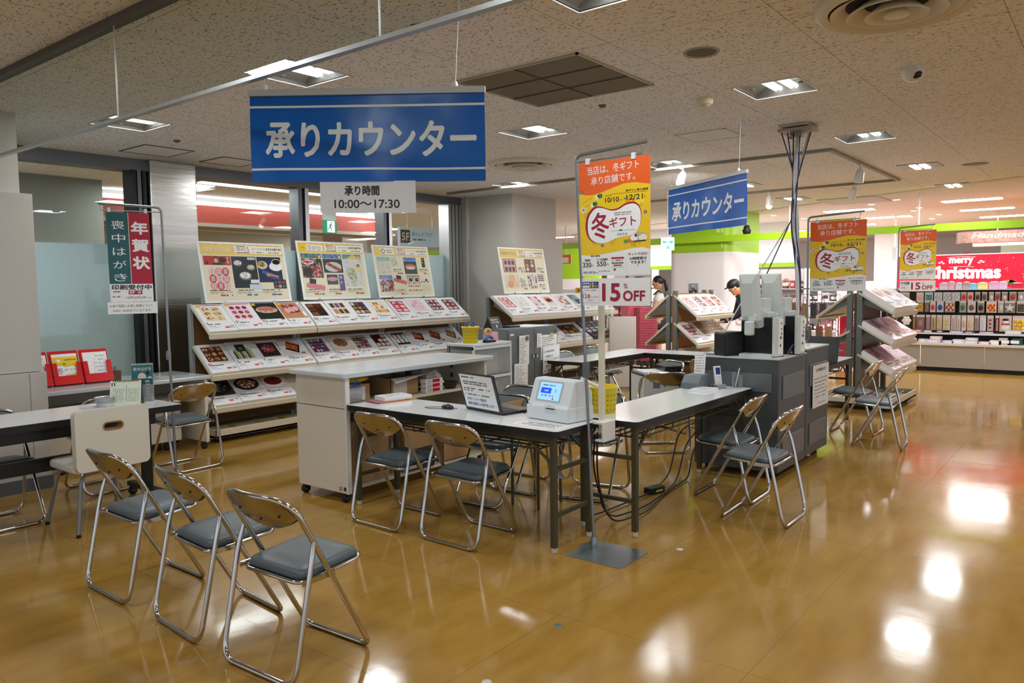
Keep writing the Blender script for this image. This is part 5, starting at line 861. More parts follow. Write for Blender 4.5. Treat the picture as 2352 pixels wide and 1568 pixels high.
# ================================================================ posters on stands
def catmull(pts, n=5):
    out = []; N = len(pts)
    for i in range(N):
        p0, p1, p2, p3 = (Vector(pts[(i+k-1) % N]) for k in range(4))
        for k in range(n): s = k/n; q = .5*((2*p1) + (p2-p0)*s + (2*p0-5*p1+4*p2-p3)*s*s + (3*p1-p0-3*p2+p3)*s**3); out.append((q.x, q.y))
    return out
ORA = mat('#e8601c', .3, name='poster_orange'); YLW = mat('#f0c818', .3, name='poster_yellow'); BURG = mat('#a3173c', .35); TXT = mat('#2a2422', .5); PWH = mat('#f3f3f1', .28)
def gift_art(p, w, h, fine=True):
    X = lambda a: [(x*w, y*h) for x, y in a]; wv1 = [(0,.735),(.1,.715),(.2,.71),(.35,.73),(.5,.76),(.65,.785),(.8,.785),(1,.76)]; wv2 = [(0,.19),(.12,.18),(.25,.182),(.4,.192),(.55,.205),(.75,.228),(.9,.235),(1,.215)]
    p.poly(X([(0,1)] + wv1 + [(1,1)]), ORA, 1); p.poly(X(wv1[::-1] + wv2), YLW, 1); p.poly(X(wv2[::-1] + [(0,0),(1,0)]), PWH, 1)
    r = random.Random(4)
    for k in range(26):   # printed facets
        x = r.uniform(.03,.9); y = r.uniform(.24,.68); a = .07; p.poly(X([(x,y),(x+a,y-.02),(x+a,y+.05),(x,y+.06)]), mat(('#e2b414','#f4d63a','#dca510')[k % 3], .3), 1.3+.03*k)
    bean = [(.13,.42),(.15,.52),(.24,.588),(.34,.59),(.46,.563),(.56,.565),(.68,.602),(.79,.605),(.86,.56),(.875,.47),(.84,.39),(.77,.345),(.68,.335),(.56,.325),(.45,.298),(.35,.283),(.24,.295),(.16,.34)]
    p.poly(X(catmull([((x-.5)*1.05+.487, (y-.44)*1.05+.447) for x, y in bean])), BURG, 2.2); p.poly(X(catmull(bean)), PWH, 3)
    p.text('当店は、冬ギフト', .13*w, .885*h, .075*h, PWH, 2, w=.72*w, rot=.03); p.text('承り店舗です。', .18*w, .795*h, .07*h, PWH, 2, w=.62*w, rot=.03)
    p.text('冬ギフト承り期間', .67*w, .713*h, .018*h, TXT, 3, w=.30*w, bold=.02); p.text('2024年', .385*w, .688*h, .014*h, TXT, 3, w=.09*w); p.text('10/10', .385*w, .635*h, .042*h, TXT, 3, w=.19*w, bold=.012); p.text('(木)', .585*w, .638*h, .018*h, TXT, 3); p.text('-', .645*w, .652*h, .008*h, TXT, 3, w=.02*w); p.text('12/21', .68*w, .642*h, .042*h, TXT, 3, w=.22*w, bold=.012); p.text('(土)', .91*w, .65*h, .018*h, TXT, 3); p.rect(.48*w, .703*h, .96*w, .705*h, TXT, 3)
    p.text('冬', .185*w, .325*h, .225*h, BURG, 4, w=.25*w, bold=.012); p.text('ギフト', .445*w, .415*h, .085*h, BURG, 4, w=.365*w, rot=.03, bold=.012); p.rect(.46*w, .385*h, .80*w, .387*h, TXT, 4); p.ell(.60*w, .388*h, .025*w, .006*h, TXT, 4); p.text('2024', .55*w, .345*h, .018*h, TXT, 4, w=.14*w); p.greek(.50*w, .535*h, .75*w, .009*h, mat('#777777', .5), 4, 1); p.greek(.50*w, .518*h, .74*w, .009*h, mat('#777777', .5), 4, 2)
    GR = mat('#2c7a4c', .4); GYC = mat('#b9b3a6', .4); CRM = mat('#f0ead6', .4)
    for x, y in ((.27,.685),(.20,.62)): p.rot(x*w, y*h, .05*w, .03*h, 25, CRM, 3); p.ell((x+.04)*w, (y+.012)*h, .035*w, .02*h, GR, 3)
    p.line(.05*w,.60*h,.17*w,.63*h,.006*w, mat('#d9941c', .4), 2.4); p.line(.06*w,.65*h,.20*w,.69*h,.006*w, mat('#d9941c', .4), 2.4)
    for k in range(8): a = k*PI/4; p.line(.07*w, .585*h, .07*w+.055*w*math.cos(a), .585*h+.032*h*math.sin(a)*1.1, .012*w, CRM, 2.6)
    for x, y in ((.04,.74),(.935,.53),(.34,.265)): p.ell(x*w, y*h, .022*w, .013*h, mat('#4a3a6c', .4), 3); p.ell(x*w, y*h, .009*w, .006*h, CRM, 4, 8)
    p.ell(.86*w, .325*h, .10*w, .036*h, GYC, 5); p.ell(.905*w, .315*h, .058*w, .03*h, CRM, 6); p.ell(.785*w, .315*h, .05*w, .028*h, PWH, 6); p.ell(.81*w, .335*h, .018*w, .012*h, mat('#5c3a30', .4), 7); p.line(.77*w,.287*h,.94*w,.292*h,.012*w, mat('#4c2c28', .4), 6); p.ell(.67*w, .29*h, .03*w, .016*h, mat('#5c9c3c', .4), 4); p.ell(.725*w, .297*h, .03*w, .018*h, mat('#e0742c', .4), 4)
    p.greek(.17*w, .168*h, .33*w, .012*h, TXT, 2, 3); p.text('宅急便は', .08*w, .128*h, .02*h, TXT, 2, w=.09*w, bold=.02); p.text('330', .055*w, .075*h, .043*h, TXT, 2, w=.12*w, bold=.012); p.text('円', .18*w, .077*h, .02*h, TXT, 2); p.text('クール宅急便は', .255*w, .132*h, .02*h, TXT, 2, w=.165*w, bold=.02); p.text('550', .262*w, .082*h, .043*h, TXT, 2, w=.13*w, bold=.012); p.text('円', .40*w, .084*h, .02*h, TXT, 2)
    p.rect(.465*w, .142*h, .645*w, .158*h, RED, 2); p.greek(.48*w, .125*h, .63*w, .009*h, TXT, 2, 5); p.greek(.475*w, .10*h, .64*w, .013*h, INK, 2, 6, .95); p.greek(.50*w, .08*h, .61*w, .013*h, INK, 2, 7, .95); p.rect(.465*w, .07*h, .645*w, .0725*h, mat('#d9941c', .4), 2); p.ell(.515*w, .05*h, .017*w, .011*h, mat('#7a4a14', .4), 2); p.rect(.675*w, .02*h, .677*w, .19*h, LGREY, 2)
    p.text('ネットで注文！', .70*w, .168*h, .024*h, BURG, 2, w=.27*w, bold=.02); p.text('24時間受付', .72*w, .128*h, .026*h, INK, 2, w=.23*w, bold=.02); p.text('できます！', .735*w, .096*h, .024*h, INK, 2, w=.20*w, bold=.02); p.rect(.828*w, .075*h, .836*w, .09*h, BURG, 2)
    p.greek(.055*w, .032*h, .25*w, .006*h, TXT, 2, 8); p.greek(.055*w, .022*h, .28*w, .006*h, TXT, 2, 9); p.greek(.29*w, .036*h, .44*w, .006*h, TXT, 2, 10)
def off_art(p, w, h):
    p.rect(.02*w, .10*h, .285*w, .93*h, mat('#dcdcdc', .3), 1); p.rect(.022*w, .11*h, .283*w, .92*h, PWH, 2); p.rect(.03*w, .64*h, .275*w, .88*h, mat('#24357c', .3), 3); p.greek(.04*w, .78*h, .14*w, .07*h, mat('#cfd8ee', .4), 4, 1, .95); p.rect(.04*w, .66*h, .14*w, .74*h, PWH, 4); p.text('15', .15*w, .67*h, .17*h, mat('#f2ea6c', .4), 4, w=.055*w, bold=.02); p.text('%', .22*w, .78*h, .07*h, mat('#f2ea6c', .4), 4); p.text('OFF', .215*w, .67*h, .08*h, mat('#f2ea6c', .4), 4, w=.05*w)
    p.text('このマークの商品を', .065*w, .53*h, .065*h, BURG, 3, w=.18*w); p.text('2024年', .045*w, .44*h, .035*h, BURG, 3); p.text('12/8', .045*w, .27*h, .15*h, BURG, 3, w=.105*w, bold=.01); p.text('(日)', .155*w, .28*h, .065*h, mat('#d99aa8', .5), 3); p.text('までの', .20*w, .285*h, .07*h, BURG, 3, w=.065*w); p.text('ご注文で', .11*w, .15*h, .075*h, BURG, 3, w=.085*w)
    p.text('15', .335*w, .18*h, .61*h, BURG, 3, w=.245*w, bold=.022); p.text('%', .635*w, .62*h, .18*h, BURG, 3); p.text('OFF', .63*w, .18*h, .355*h, BURG, 3, w=.295*w, bold=.02)
def sheet(name, o, u, v, w, h, draw, parent, m=PWH, th=.002, bend=None):
    mb = MB(); u = Vector(u).normalized(); v = Vector(v).normalized(); n = u.cross(v); o = Vector(o)
    vs = [o, o+u*w, o+u*w+v*h, o+v*h]; mb.add(vs + [q-n*th for q in vs], [(0,1,2,3),(7,6,5,4),(0,4,5,1),(1,5,6,2),(2,6,7,3),(3,7,4,0)], m); p = Panel(mb, o, u, v, .0005); draw(p, w, h); return mb.build(name, parent)
STN = mat('#8c9294', .3, .8, name='stand_tube')
def gift_stand(X, y0, y1, z0, z1, px, label, board=None, base=True, lean=.09, pole_y=None):
    """poster hung from an inverted-L stand; arm along -Y"""
    w = y0-y1; t = thing('poster_stand', label, 'poster stand', (X, pole_y or y0+.02, 0), group='orange winter gift posters on stands'); py = pole_y or (y0-.0)
    topY = y0+.022; topz = z1+.045; pth = fillet([(X, py, .0), (X, topY, topz), (X, y1+.02, topz+.028)], .035, 5)
    MB().tube(pth, .0095, STN, 10).build('pole', t); MB().tube([(X, topY, z1+.008),(X, y1+.055, z1+.012),(X, y1+.055, topz+.02)], .004, STN, 8).build('hanging_rod', t)
    k = (1.02-0)/topz; MB().box(X-.014, X+.014, py+(topY-py)*k-.018, py+(topY-py)*k+.014, .97, 1.06, mat('#5f6568', .5)).build('clamp', t)
    if base: MB().prism([(a, b) for a, b in ((X-.24,y0+.02-.07),(X-.06,y0+.02-.07),(X-.05,y0+.03-.04),(X-.02,y0-.03),(X+.02,y0-.03),(X+.05,y0+.03-.06),(X+.07,y0-.06),(X+.08,y0-.38),(X+.06,y0-.40),(X-.21,y0-.405),(X-.24,y0-.385))], 0, .006, mat('#a8b2ba', .24, .85)).build('base_plate', t); MB().lathe([(.022,0),(.02,.02),(.012,.05)], STN, (X, py, .005), 14).build('socket', t)
    s = sheet('poster_sheet', (X-.004, y0, z0), (0,-1,0), (0,0,1), w, z1-z0, gift_art, t)
    for yy in (y0-.06, y1+.10): MB().box(X-.010, X+.006, yy-.012, yy+.012, z1-.012, z1+.022, mat('#d9dcdc', .2)).build('clip', t)
    if board: sheet('discount_board', (X-.005, y0-.005, board[0]), (0,-1,0), (0,0,1), w-.004, board[1]-board[0], off_art, t)
gift_stand(3.70, 2.42, 1.97, 1.55, 2.18, 0, 'nearest orange and yellow winter gift poster on a steel stand with a flat base plate', (1.383, 1.535), pole_y=2.335)
gift_stand(7.25, 2.235, 1.755, 1.415, 2.04, 0, 'middle orange and yellow poster on a stand behind the dark grey cabinets', pole_y=2.25, base=False); gift_stand(11.9, 2.44, 1.99, 1.52, 2.19, 0, 'smallest and farthest orange and yellow poster on a stand, before the Christmas display', (1.35, 1.50), pole_y=2.47, base=False)
# ---- new year card banner on a stand at left
BL, BR_, TL = Vector((2.574,5.701,1.55)), Vector((2.852,5.612,1.55)), Vector((2.595,5.761,2.063)); uu = (BR_-BL).normalized(); ww = .285; vv = Vector((.0,.02,1)).normalized()
t = thing('postcard_banner', 'green and red postcard banner on a thin steel stand, left by the cream cabinet', 'poster stand', (2.91, 5.52, 0))
TEAL = mat('#1f5a5e', .3); CRIM = mat('#b01030', .3)
def na(p, w, h):
    q = h*.20; p.rect(0, q, w*.50, h, TEAL, 1); p.rect(w*.51, q, w, h, CRIM, 1); p.rect(0,0,w,q, PWH, 1); p.rect(w*.495, q, w*.512, h, mat('#d9cfa8', .4), 2)
    for k, c in enumerate('喪中はがき'): p.text(c, w*.26, h*(.81-.145*k), h*(.095 if k < 2 else .085), PWH, 3, w=w*.30, align='c')
    for k, c in enumerate('年賀状'): p.text(c, w*.755, h*(.76-.195*k), h*.135, PWH, 3, w=w*.38, align='c', bold=.03)
    p.text('印刷受付中', w*.04, h*.135, h*.055, INK, 3, w=w*.92, bold=.025); p.greek(w*.05, h*.108, w*.24, h*.011, INK, 3, 1); p.rect(w*.42, h*.082, w*.74, h*.125, CRIM, 3); p.text('3F', w*.44, h*.09, h*.028, PWH, 4, w=w*.12, bold=.02); p.greek(w*.58, h*.095, w*.72, h*.018, PWH, 4, 2); p.greek(w*.05, h*.052, w*.25, h*.011, INK, 3, 4); p.text('12月26日(木)', w*.36, h*.03, h*.032, INK, 3, w=w*.48); p.text('まで', w*.88, h*.034, h*.015, INK, 3)
def nb(p, w, h): p.text('＊承り時間とお渡し時間について', w*.04, h*.56, h*.22, INK, 1, w=w*.86); p.text('10:00〜20:00までとなります', w*.10, h*.17, h*.22, INK, 1, w=w*.76)
o = Vector((2.574,5.701,1.325+.095)); sheet('banner_sheet', o, uu, vv, ww, .74-.095+.0, na, t); sheet('hours_notice', o - uu*.022 - vv*.088 - uu.cross(vv)*-.002, uu, (0,0,1), ww+.045, .086, nb, t)
tp = o + uu*(ww+.085) + vv*.69; MB().tube(fillet([(2.91,5.52,.0), tp, tp - uu*(ww+.13) + Vector((0,0,.012))], .04, 5), .009, STN, 10).build('pole', t); q = o + vv*.655; MB().tube([q + uu*(ww+.075), q - uu*.03, q - uu*.03 + Vector((0,0,.05))], .004, STN, 8).build('hanging_rod', t)
for k in (.02, .26): c = q + uu*k; MB().box(c.x-.01, c.x+.01, c.y-.008, c.y+.008, c.z-.012, c.z+.02, mat('#d9dcdc', .2)).build('clip', t)
MB().lathe([(.014,0),(.018,.01),(.018,.05),(.012,.07)], mat('#7d8386', .4), (2.913,5.565,.98), 12).build('clamp', t); MB().prism([(2.86,5.30),(3.03,5.36),(3.0,5.42),(3.06,5.44),(2.99,5.56),(2.84,5.50)], 0, .006, mat('#8f9ba6', .3, .5)).build('base_plate', t)
# ================================================================ hanging blue banners
def blue_banner(label, TL, TR, h, wires, notice):
    TL, TR = Vector(TL), Vector(TR); u = (TR-TL); w = u.length; u.normalize(); v = Vector((0,0,1)); n = u.cross(v); t = thing('hanging_banner', label, 'banner', (TL+TR)/2 - v*h, group='blue hanging banners'); mb = MB(); p = Panel(mb, TL - v*h, u, v, .0008)
    p.bend = lambda x, y: .010*math.sin(x*5.2)*(1-y/h)**1.2 + .006*math.sin(x*13+y*5)*(1-y/h) + .004*math.sin(y*9+x*3); p.rect(0, 0, w, h, M_VINYL, 0, 44, 16)
    SIL = mat('#e3e6e8', .35)
    for y in (.135*h, .862*h): p.rect(0, y, w, y+.010, SIL, 1.4, 44, 1)
    p.text('承りカウンター', w*.07, h*.29, h*.40, SIL, 1.6, w=w*.89, bold=.02); mb.build('vinyl_sheet', t)
    A = TL - u*.004 - n*.012; mb = MB(); e = u*(w+.008); vs = [A, A+n*.024, A+n*.024+v*.028, A+v*.028]; mb.add(vs + [q+e for q in vs], [(0,1,2,3),(7,6,5,4),(0,4,5,1),(1,5,6,2),(2,6,7,3),(3,7,4,0)], mat('#b9bcbe', .35)); mb.build('top_rail', t)
    for k, top_ in wires: c = TL + u*w*k + v*.028; MB().tube([c+v*.02, top_], .0022, mat('#d9d9d6', .5), 6).build('wire', t); MB().lathe([(.010,0),(.012,.014),(.006,.024)], mat('#e3e3e0', .4), c, 10).build('hook', t)
    if notice:
        def hrs(p, w, h): p.text('承り時間', w*.26, h*.55, h*.30, INK, 1, w=w*.36, bold=.025); p.text('10:00〜17:30', w*.15, h*.15, h*.26, INK, 1, w=w*.68, bold=.012)
        sheet('hours_sheet', TL - v*(h+.142) + u*w*.295 + n*.004, u, v, w*.41, .145, hrs, t, mat('#e3e4e4', .14))
blue_banner('large blue hanging banner with white lettering and an opening hours sheet below it', (2.111,3.191,2.386), (2.705,2.273,2.366), .391, ((.07, (2.155,3.171,CEIL)), (.88, (2.67,2.383,CEIL))), True); blue_banner('smaller and farther blue hanging banner with white lettering, above the back desks', (6.451,3.253,2.342), (5.866,2.294,2.345), .398, ((.05, (6.38,3.18,CEIL)), (.91, (5.90,2.36,CEIL))), False)
# ================================================================ left table and cabinet things
REDP = mat('#d0141c', .22, name='red_plastic')
def leaflet_holder(label, x, yb, draw, cat='leaflet holder'):
    t = thing('leaflet_holder', label, cat, (x+.12, yb, .70), group='red leaflet holders on the cream cabinet'); w = .235; v = Vector((0,.10,.30)).normalized(); o = Vector((x, yb, .702)); u = Vector((1,0,0)); n = u.cross(v); mb = MB()
    def pl(a, b, d0, d1, m, z0=0, z1=.3): vs = [o+u*a+v*z0+n*d0, o+u*b+v*z0+n*d0, o+u*b+v*z1+n*d0, o+u*a+v*z1+n*d0]; mb.add(vs + [q+n*(d1-d0) for q in vs], [(3,2,1,0),(4,5,6,7),(0,1,5,4),(1,2,6,5),(2,3,7,6),(3,0,4,7)], m)
    pl(0, w, -.005, 0, REDP, 0, .305); pl(0, w, 0, .045, REDP, 0, .006); pl(0, .006, 0, .045, REDP, 0, .19); pl(w-.006, w, 0, .045, REDP, 0, .19); pl(0, w, .042, .046, REDP, 0, .075); pl(0, .04, .042, .046, REDP, .07, .19); pl(w-.04, w, .042, .046, REDP, .07, .19); mb.build('rack', t)
    mb = MB(); oo = o+u*.018+v*.008+n*.02; vs = [oo, oo+u*.20, oo+u*.20+v*.265, oo+v*.265]; mb.add(vs + [q-n*.016 for q in vs], [(0,1,2,3),(7,6,5,4),(0,4,5,1),(1,5,6,2),(2,6,7,3),(3,7,4,0)], PWH); p = Panel(mb, oo, u, v, .0005); draw(p, .20, .265); mb.build('leaflets', t)
def lf1(p, w, h):
    p.rect(0, 0, w, h*.9, YLW, 1); b = [(.05,.42),(.1,.58),(.3,.62),(.5,.56),(.75,.6),(.95,.52),(.97,.40),(.8,.32),(.5,.3),(.3,.24),(.12,.28)]; p.poly([(x*w, y*h) for x, y in catmull([((x-.5)*1.05+.49, (y-.43)*1.06+.43) for x, y in b])], BURG, 2); p.poly([(x*w, y*h) for x, y in catmull(b)], PWH, 3); p.text('冬', w*.10, h*.32, h*.22, BURG, 4, w=w*.30); p.text('ギフト', w*.42, h*.42, h*.09, BURG, 4, w=w*.5); p.greek(w*.45, h*.78, w*.95, h*.03, TXT, 2, 1); p.ell(w*.8, h*.2, w*.12, h*.05, PWH, 4); p.ell(w*.55, h*.18, w*.07, h*.04, mat('#e0742c', .4), 4); p.ell(w*.25, h*.78, w*.08, h*.05, PWH, 2); p.ell(w*.45, h*.66, w*.06, h*.03, mat('#2c7a4c', .4), 4)
def lf2(p, w, h):
    L_ = mat('#c98cb0', .5); p.rect(w*.05, h*.05, w*.95, h*.93, mat('#e9d4e2', .5), 1); p.rect(w*.06, h*.056, w*.94, h*.924, PWH, 2)
    for k in range(1, 7): p.rect(w*.05, h*(.05+.125*k), w*.95, h*(.054+.125*k), L_, 3)
    p.rect(w*.40, h*.05, w*.41, h*.70, L_, 3); [p.greek(w*.45, h*(.1+.125*k), w*.9, h*.03, mat('#9c8ca4', .5), 3, k) for k in range(7)]
leaflet_holder('red leaflet holder cut off by the column edge at far left', 2.42, 7.02, lf2); leaflet_holder('red leaflet holder with yellow winter gift leaflets', 2.665, 7.02, lf1); leaflet_holder('red leaflet holder with white order forms', 2.905, 7.0, lf2)
t = thing('pen_box', 'small brown wooden pen box beside the red leaflet holders', 'pen holder', (3.17, 7.02, .70)); MB().prism([(3.135,6.99),(3.215,6.99),(3.215,7.05),(3.135,7.05)], .702, .79, mat('#5a3a24', .5)).build('box', t); MB().tube([(3.16,7.02,.75),(3.155,7.03,.825)], .004, INK, 6).tube([(3.175,7.02,.75),(3.18,7.03,.83)], .004, INK, 6).build('pens', t)
mb = MB(); [mb.box(3.25+k*.13, 3.36+k*.13, 6.80+.03*(k % 2), 7.0, .7005, .7015+.0004*k, mat(('#b9c0c4','#8c9498','#cfc9b8','#a8aeb4')[k % 4], .3)) for k in range(4)]; tag(mb.build('leaflet_sheets'), 'printed sheets lying under the glass top of the cream cabinet', 'papers')
t = thing('desk_calendar', 'pale green desk calendar with ring binding on the black framed table', 'calendar', (2.55, 5.47, .70)); MC = Matrix.Translation((2.545,5.47,.701)) @ Matrix.Rotation(math.radians(-38), 4, 'Z'); vC = Vector((0,.05,.17)).normalized(); mb = MB(MC)
mb.add([(-.10,-.05,0),(.10,-.05,0),(.10,.0,.17),(-.10,.0,.17),(-.10,-.047,0),(.10,-.047,0),(.10,.003,.17),(-.10,.003,.17)], [(0,1,2,3),(7,6,5,4),(0,4,5,1),(1,5,6,2),(2,6,7,3),(3,7,4,0)], mat('#dfe6cf', .5)); R3 = MC.to_3x3(); p = Panel(mb, (-.10,-.0505,0), (1,0,0), vC); p.text('11', .012, .14, .022, INK, 2, bold=.03); p.rect(.105, .03, .108, .14, mat('#8c9484', .5), 2); [p.greek(.02, .03+.012*k, .095, .004, mat('#9aa48c', .5), 2, k) for k in range(8)]; [p.greek(.115, .03+.012*k, .19, .004, mat('#9aa48c', .5), 2, k+9) for k in range(8)]; [p.rect(.02+.012*k, .168, .026+.012*k, .18, INK, 2) for k in range(14)]; mb.build('pages', t); MB(MC).add([(-.10,.06,0),(.10,.06,0),(.10,.004,.17),(-.10,.004,.17)], [(3,2,1,0)], BLACK).add([(-.1,-.047,0.002),(-.1,.06,.002),(-.1,.004,.17)], [(0,1,2)], BLACK).add([(.1,-.047,0.002),(.1,.06,.002),(.1,.004,.17)], [(2,1,0)], BLACK).build('stand', t)
t = thing('leaflet_stand', 'clear stand with teal and red postcard leaflets on the black framed table', 'leaflet holder', (2.72, 5.52, .70)); MC = Matrix.Translation((2.70,5.55,.701)) @ Matrix.Rotation(math.radians(-30), 4, 'Z')
def cardp(z0, h, y, draw, name): mb = MB(MC); mb.box(-.07,.07,y,y+.008,z0,z0+h,PWH); p = Panel(mb, (-.07,y,z0), (1,0,0), (0,0,1)); draw(p, .14, h); mb.build(name, t)
def lc1(p, w, h): p.rect(0,0,w,h,mat('#2c6c70', .3),1); p.text('喪中はがき', w*.08, h*.72, h*.17, PWH, 2, w=w*.84); p.ell(w*.48,h*.42,w*.2,h*.22,mat('#d9d4c9', .4),2); p.ell(w*.85,h*.3,w*.13,h*.16,mat('#e3ded4', .4),2); p.ell(w*.75,h*.62,w*.08,h*.12,mat('#1c2a2c', .4),2)
def lc2(p, w, h):
    p.rect(0,h*.17,w*.5,h,CRIM,1); p.rect(w*.5,h*.17,w,h,TEAL,1); p.rect(0,0,w,h*.17,PWH,1); p.text('印刷受付中', w*.06, h*.03, h*.11, INK, 2, w=w*.88, bold=.02)
    for k, c in enumerate('年賀状'): p.text(c, w*.25, h*(.74-.25*k), h*.18, PWH, 2, w=w*.32, align='c', bold=.02)
    for k, c in enumerate('喪中はがき'): p.text(c, w*.75, h*(.82-.145*k), h*.10, PWH, 2, w=w*.22, align='c')
cardp(.10, .16, .03, lc1, 'upper_leaflet'); cardp(.0, .165, -.02, lc2, 'lower_leaflet'); MB(MC).box(-.073,.073,-.024,-.021,0,.12,M_FILM).box(-.073,.073,.04,.043,0,.27,M_FILM).box(-.073,.073,-.024,.043,-.0005,.002,M_FILM).build('holder', t)
t = thing('paper_cup_stack', 'stack of small white paper bowls on the black framed table', 'bowl', (2.40, 5.55, .70)); mb = MB(); [mb.lathe([(.045,.0),(.062,.028),(.066,.028)], PWH, (2.42,5.52,.702+.012*k), 20) for k in range(4)]; mb.lathe([(0,.0),(.055,.004)], DGREY, (2.42,5.52,.755), 20); mb.build('bowls', t); mb = MB().box(2.28, 2.40, 5.47, 5.60, .7005, .703, mat('#c9c9dc', .5)); tag(mb.build('leaflet_sheets'), 'lilac forms lying left of the paper bowls on the black framed table', 'papers')
# ================================================================ grey cabinet with papers, drawers, small desk things
t = thing('steel_cabinet', 'low grey two door steel cabinet covered with taped papers', 'cabinet', (6.53, 5.08, 0)); CG = mat('#6f7475', .4, .2, name='cabinet_grey'); MB().box(6.09, 6.97, 4.87, 5.32, 0, 1.06, CG).build('body', t, .004)
for a, b, hx in ((6.10, 6.525, 6.50), (6.535, 6.96, 6.56)): d = MB().box(a, b, 4.85, 4.87, .05, 1.045, CG).build('door', t, .002); MB().box(hx-.012, hx+.012, 4.835, 4.85, .74, .78, CHROME).build('handle', d)
MB().box(6.12, 6.18, 4.848, 4.85, .99, 1.01, WHITE).box(6.90,6.93,4.848,4.85,.995,1.01,INK).build('small_label', t)
def paper(label, x0, x1, z0, z1, y=4.846, name='taped_paper', seed=0, lines=14, sk=0.):
    mb = MB(); o = Vector((x0, y, z0)); u = Vector((1,0,sk)).normalized(); v = Vector((0,-.02,1)).normalized(); w, h = x1-x0, z1-z0; vs = [o, o+u*w, o+u*w+v*h, o+v*h]; mb.add(vs + [q+Vector((0,.001,0)) for q in vs], [(0,1,2,3),(7,6,5,4),(0,4,5,1),(1,5,6,2),(2,6,7,3),(3,7,4,0)], PAPER); p = Panel(mb, o, u, v, .0006)
    for k in range(lines): p.greek(w*.08, h*(.05+.9*k/lines), w*(.5+.4*((k*7+seed) % 5)/5), h*.35/lines, mat('#8a8a90', .5), 1, seed+k)
    tag(mb.build(name), label, 'paper', 'papers taped on the grey cabinet'); mb = MB().box((x0+x1)/2-.012, (x0+x1)/2+.014, y-.02, y-.014, z1-.05, z1-.015, mat('#a89a6c', .3, .5)); return mb
for a in (('narrow printed list clipped on the left cabinet door', 6.25, 6.42, .68, .985, 4.84, 'taped_paper', 1), ('long printed sheet hanging lower on the left cabinet door, behind the chair', 6.17, 6.40, .36, .70, 4.846, 'taped_paper', 2, 16), ('small folded slip on the right cabinet door', 6.565, 6.65, .84, .99, 4.844, 'taped_paper', 3, 8), ('gridded form clipped on the right cabinet door', 6.64, 6.94, .70, .97, 4.848, 'taped_paper', 4, 12), ('crumpled white bag sheet hanging off the right cabinet door', 6.66, 6.97, .55, .84, 4.835, 'taped_paper', 5, 5, .05)):
    paper(*a)
tag(MB().box(6.36,6.40,4.825,4.838,.93,.975,mat('#8c7a4c', .3, .6)).build('magnet_clip'), 'brass coloured magnet clip on the list on the left cabinet door', 'clip'); tag(MB().box(6.80,6.85,4.832,4.846,.94,.985,mat('#c9c08c', .4)).build('magnet_clip'), 'pale square magnet clip on the gridded form, right cabinet door', 'clip')
mb = MB().box(6.08,6.09,4.92,4.96,.88,.95,WHITE).tube([(6.075,4.94,.86),(6.07,4.94,.4)], .016, BLACK, 8); tag(mb.build('umbrella'), 'black rolled umbrella hanging from a white hook on the grey cabinet side', 'umbrella')
t = thing('tent_sign', 'small black tent sign with white writing on the grey cabinet', 'sign', (6.15, 5.12, 1.06)); mb = MB(); A = [(6.09,5.06,1.061),(6.27,5.06,1.061),(6.27,5.12,1.18),(6.09,5.12,1.18),(6.27,5.18,1.061),(6.09,5.18,1.061)]; mb.add(A, [(0,1,2,3),(3,2,4,5),(0,3,5),(1,4,2)], BLACK); p = Panel(mb, A[0], (1,0,0), Vector((0,.06,.119))); p.text('貸出しボタン', .03, .088, .022, PWH, 1, w=.11, bold=.02); p.text('<ギフト用>', .035, .058, .022, PWH, 1, w=.11, bold=.02); p.poly([(.085,.05),(.092,.05),(.092,.025),(.105,.025),(.088,.008),(.071,.025),(.085,.025)], PWH, 1); mb.build('card', t); mb = MB().box(6.30,6.48,5.0,5.1,1.061,1.08,mat('#22365c', .4)); tag(mb.build('notebook'), 'dark blue notebook beside the black tent sign', 'notebook'); mb = MB().box(6.5,6.95,4.9,5.28,1.0605,1.064,PAPER); tag(mb.build('paper_sheets'), 'white sheets spread on the grey cabinet top', 'papers')
t = thing('drawer_tower', 'white plastic drawer tower with clear drawers beside the grey cabinet', 'drawers', (5.76, 4.95, 0)); PWT = mat('#d3dbdc', .4)
MB().box(5.47, 6.05, 4.78, 5.12, .925, .95, PWT).box(5.47,6.05,5.10,5.12,.02,.93,PWT).box(5.47,6.05,4.78,5.12,0,.03,PWT).build('frame', t, .004)
for x in (5.47, 6.03):
    for y in (4.78, 5.10): MB().box(x, x+.02, y, y+.02, .02, .93, PWT).build('corner_post', t)
for k in range(3): z = .06+.29*k; d = MB().box(5.49, 6.03, 4.785, 4.79, z, z+.25, M_FILM).box(5.485,5.49,4.80,5.10,z,z+.25,M_FILM).box(5.49,6.03,4.79,5.1,z,z+.006,M_FILM).box(6.03,6.035,4.8,5.1,z,z+.25,M_FILM).build('drawer', t); MB().box(5.47, 6.05, 4.778, 4.80, z+.255, z+.282, PWT).build('rail', t); MB().box(5.7,5.9,4.84,4.86,z+.01,z+.2,PAPER).box(5.92,5.99,4.84,4.9,z+.01,z+.15,mat('#c9c08c' if k else '#c4b94c', .5)).build('contents', d)
perf_basket('yellow perforated plastic basket with blue scissors on the drawer tower', 5.60, 4.93, .95, .07, .082, .15, YEL)
mb = MB(); BLU = mat('#234f9c', .35); [mb.tube([(x+.016*math.cos(a), 4.93, 1.125+.03*math.sin(a)) for a in [k*PI/6 for k in range(12)]], .007, BLU, 6, True).box(x-.004,x+.004,4.928,4.932,.98,1.1,CHROME) for x in (5.545, 5.64)]; tag(mb.build('scissors'), 'two pairs of blue handled scissors in the yellow basket on the drawer tower', 'scissors')
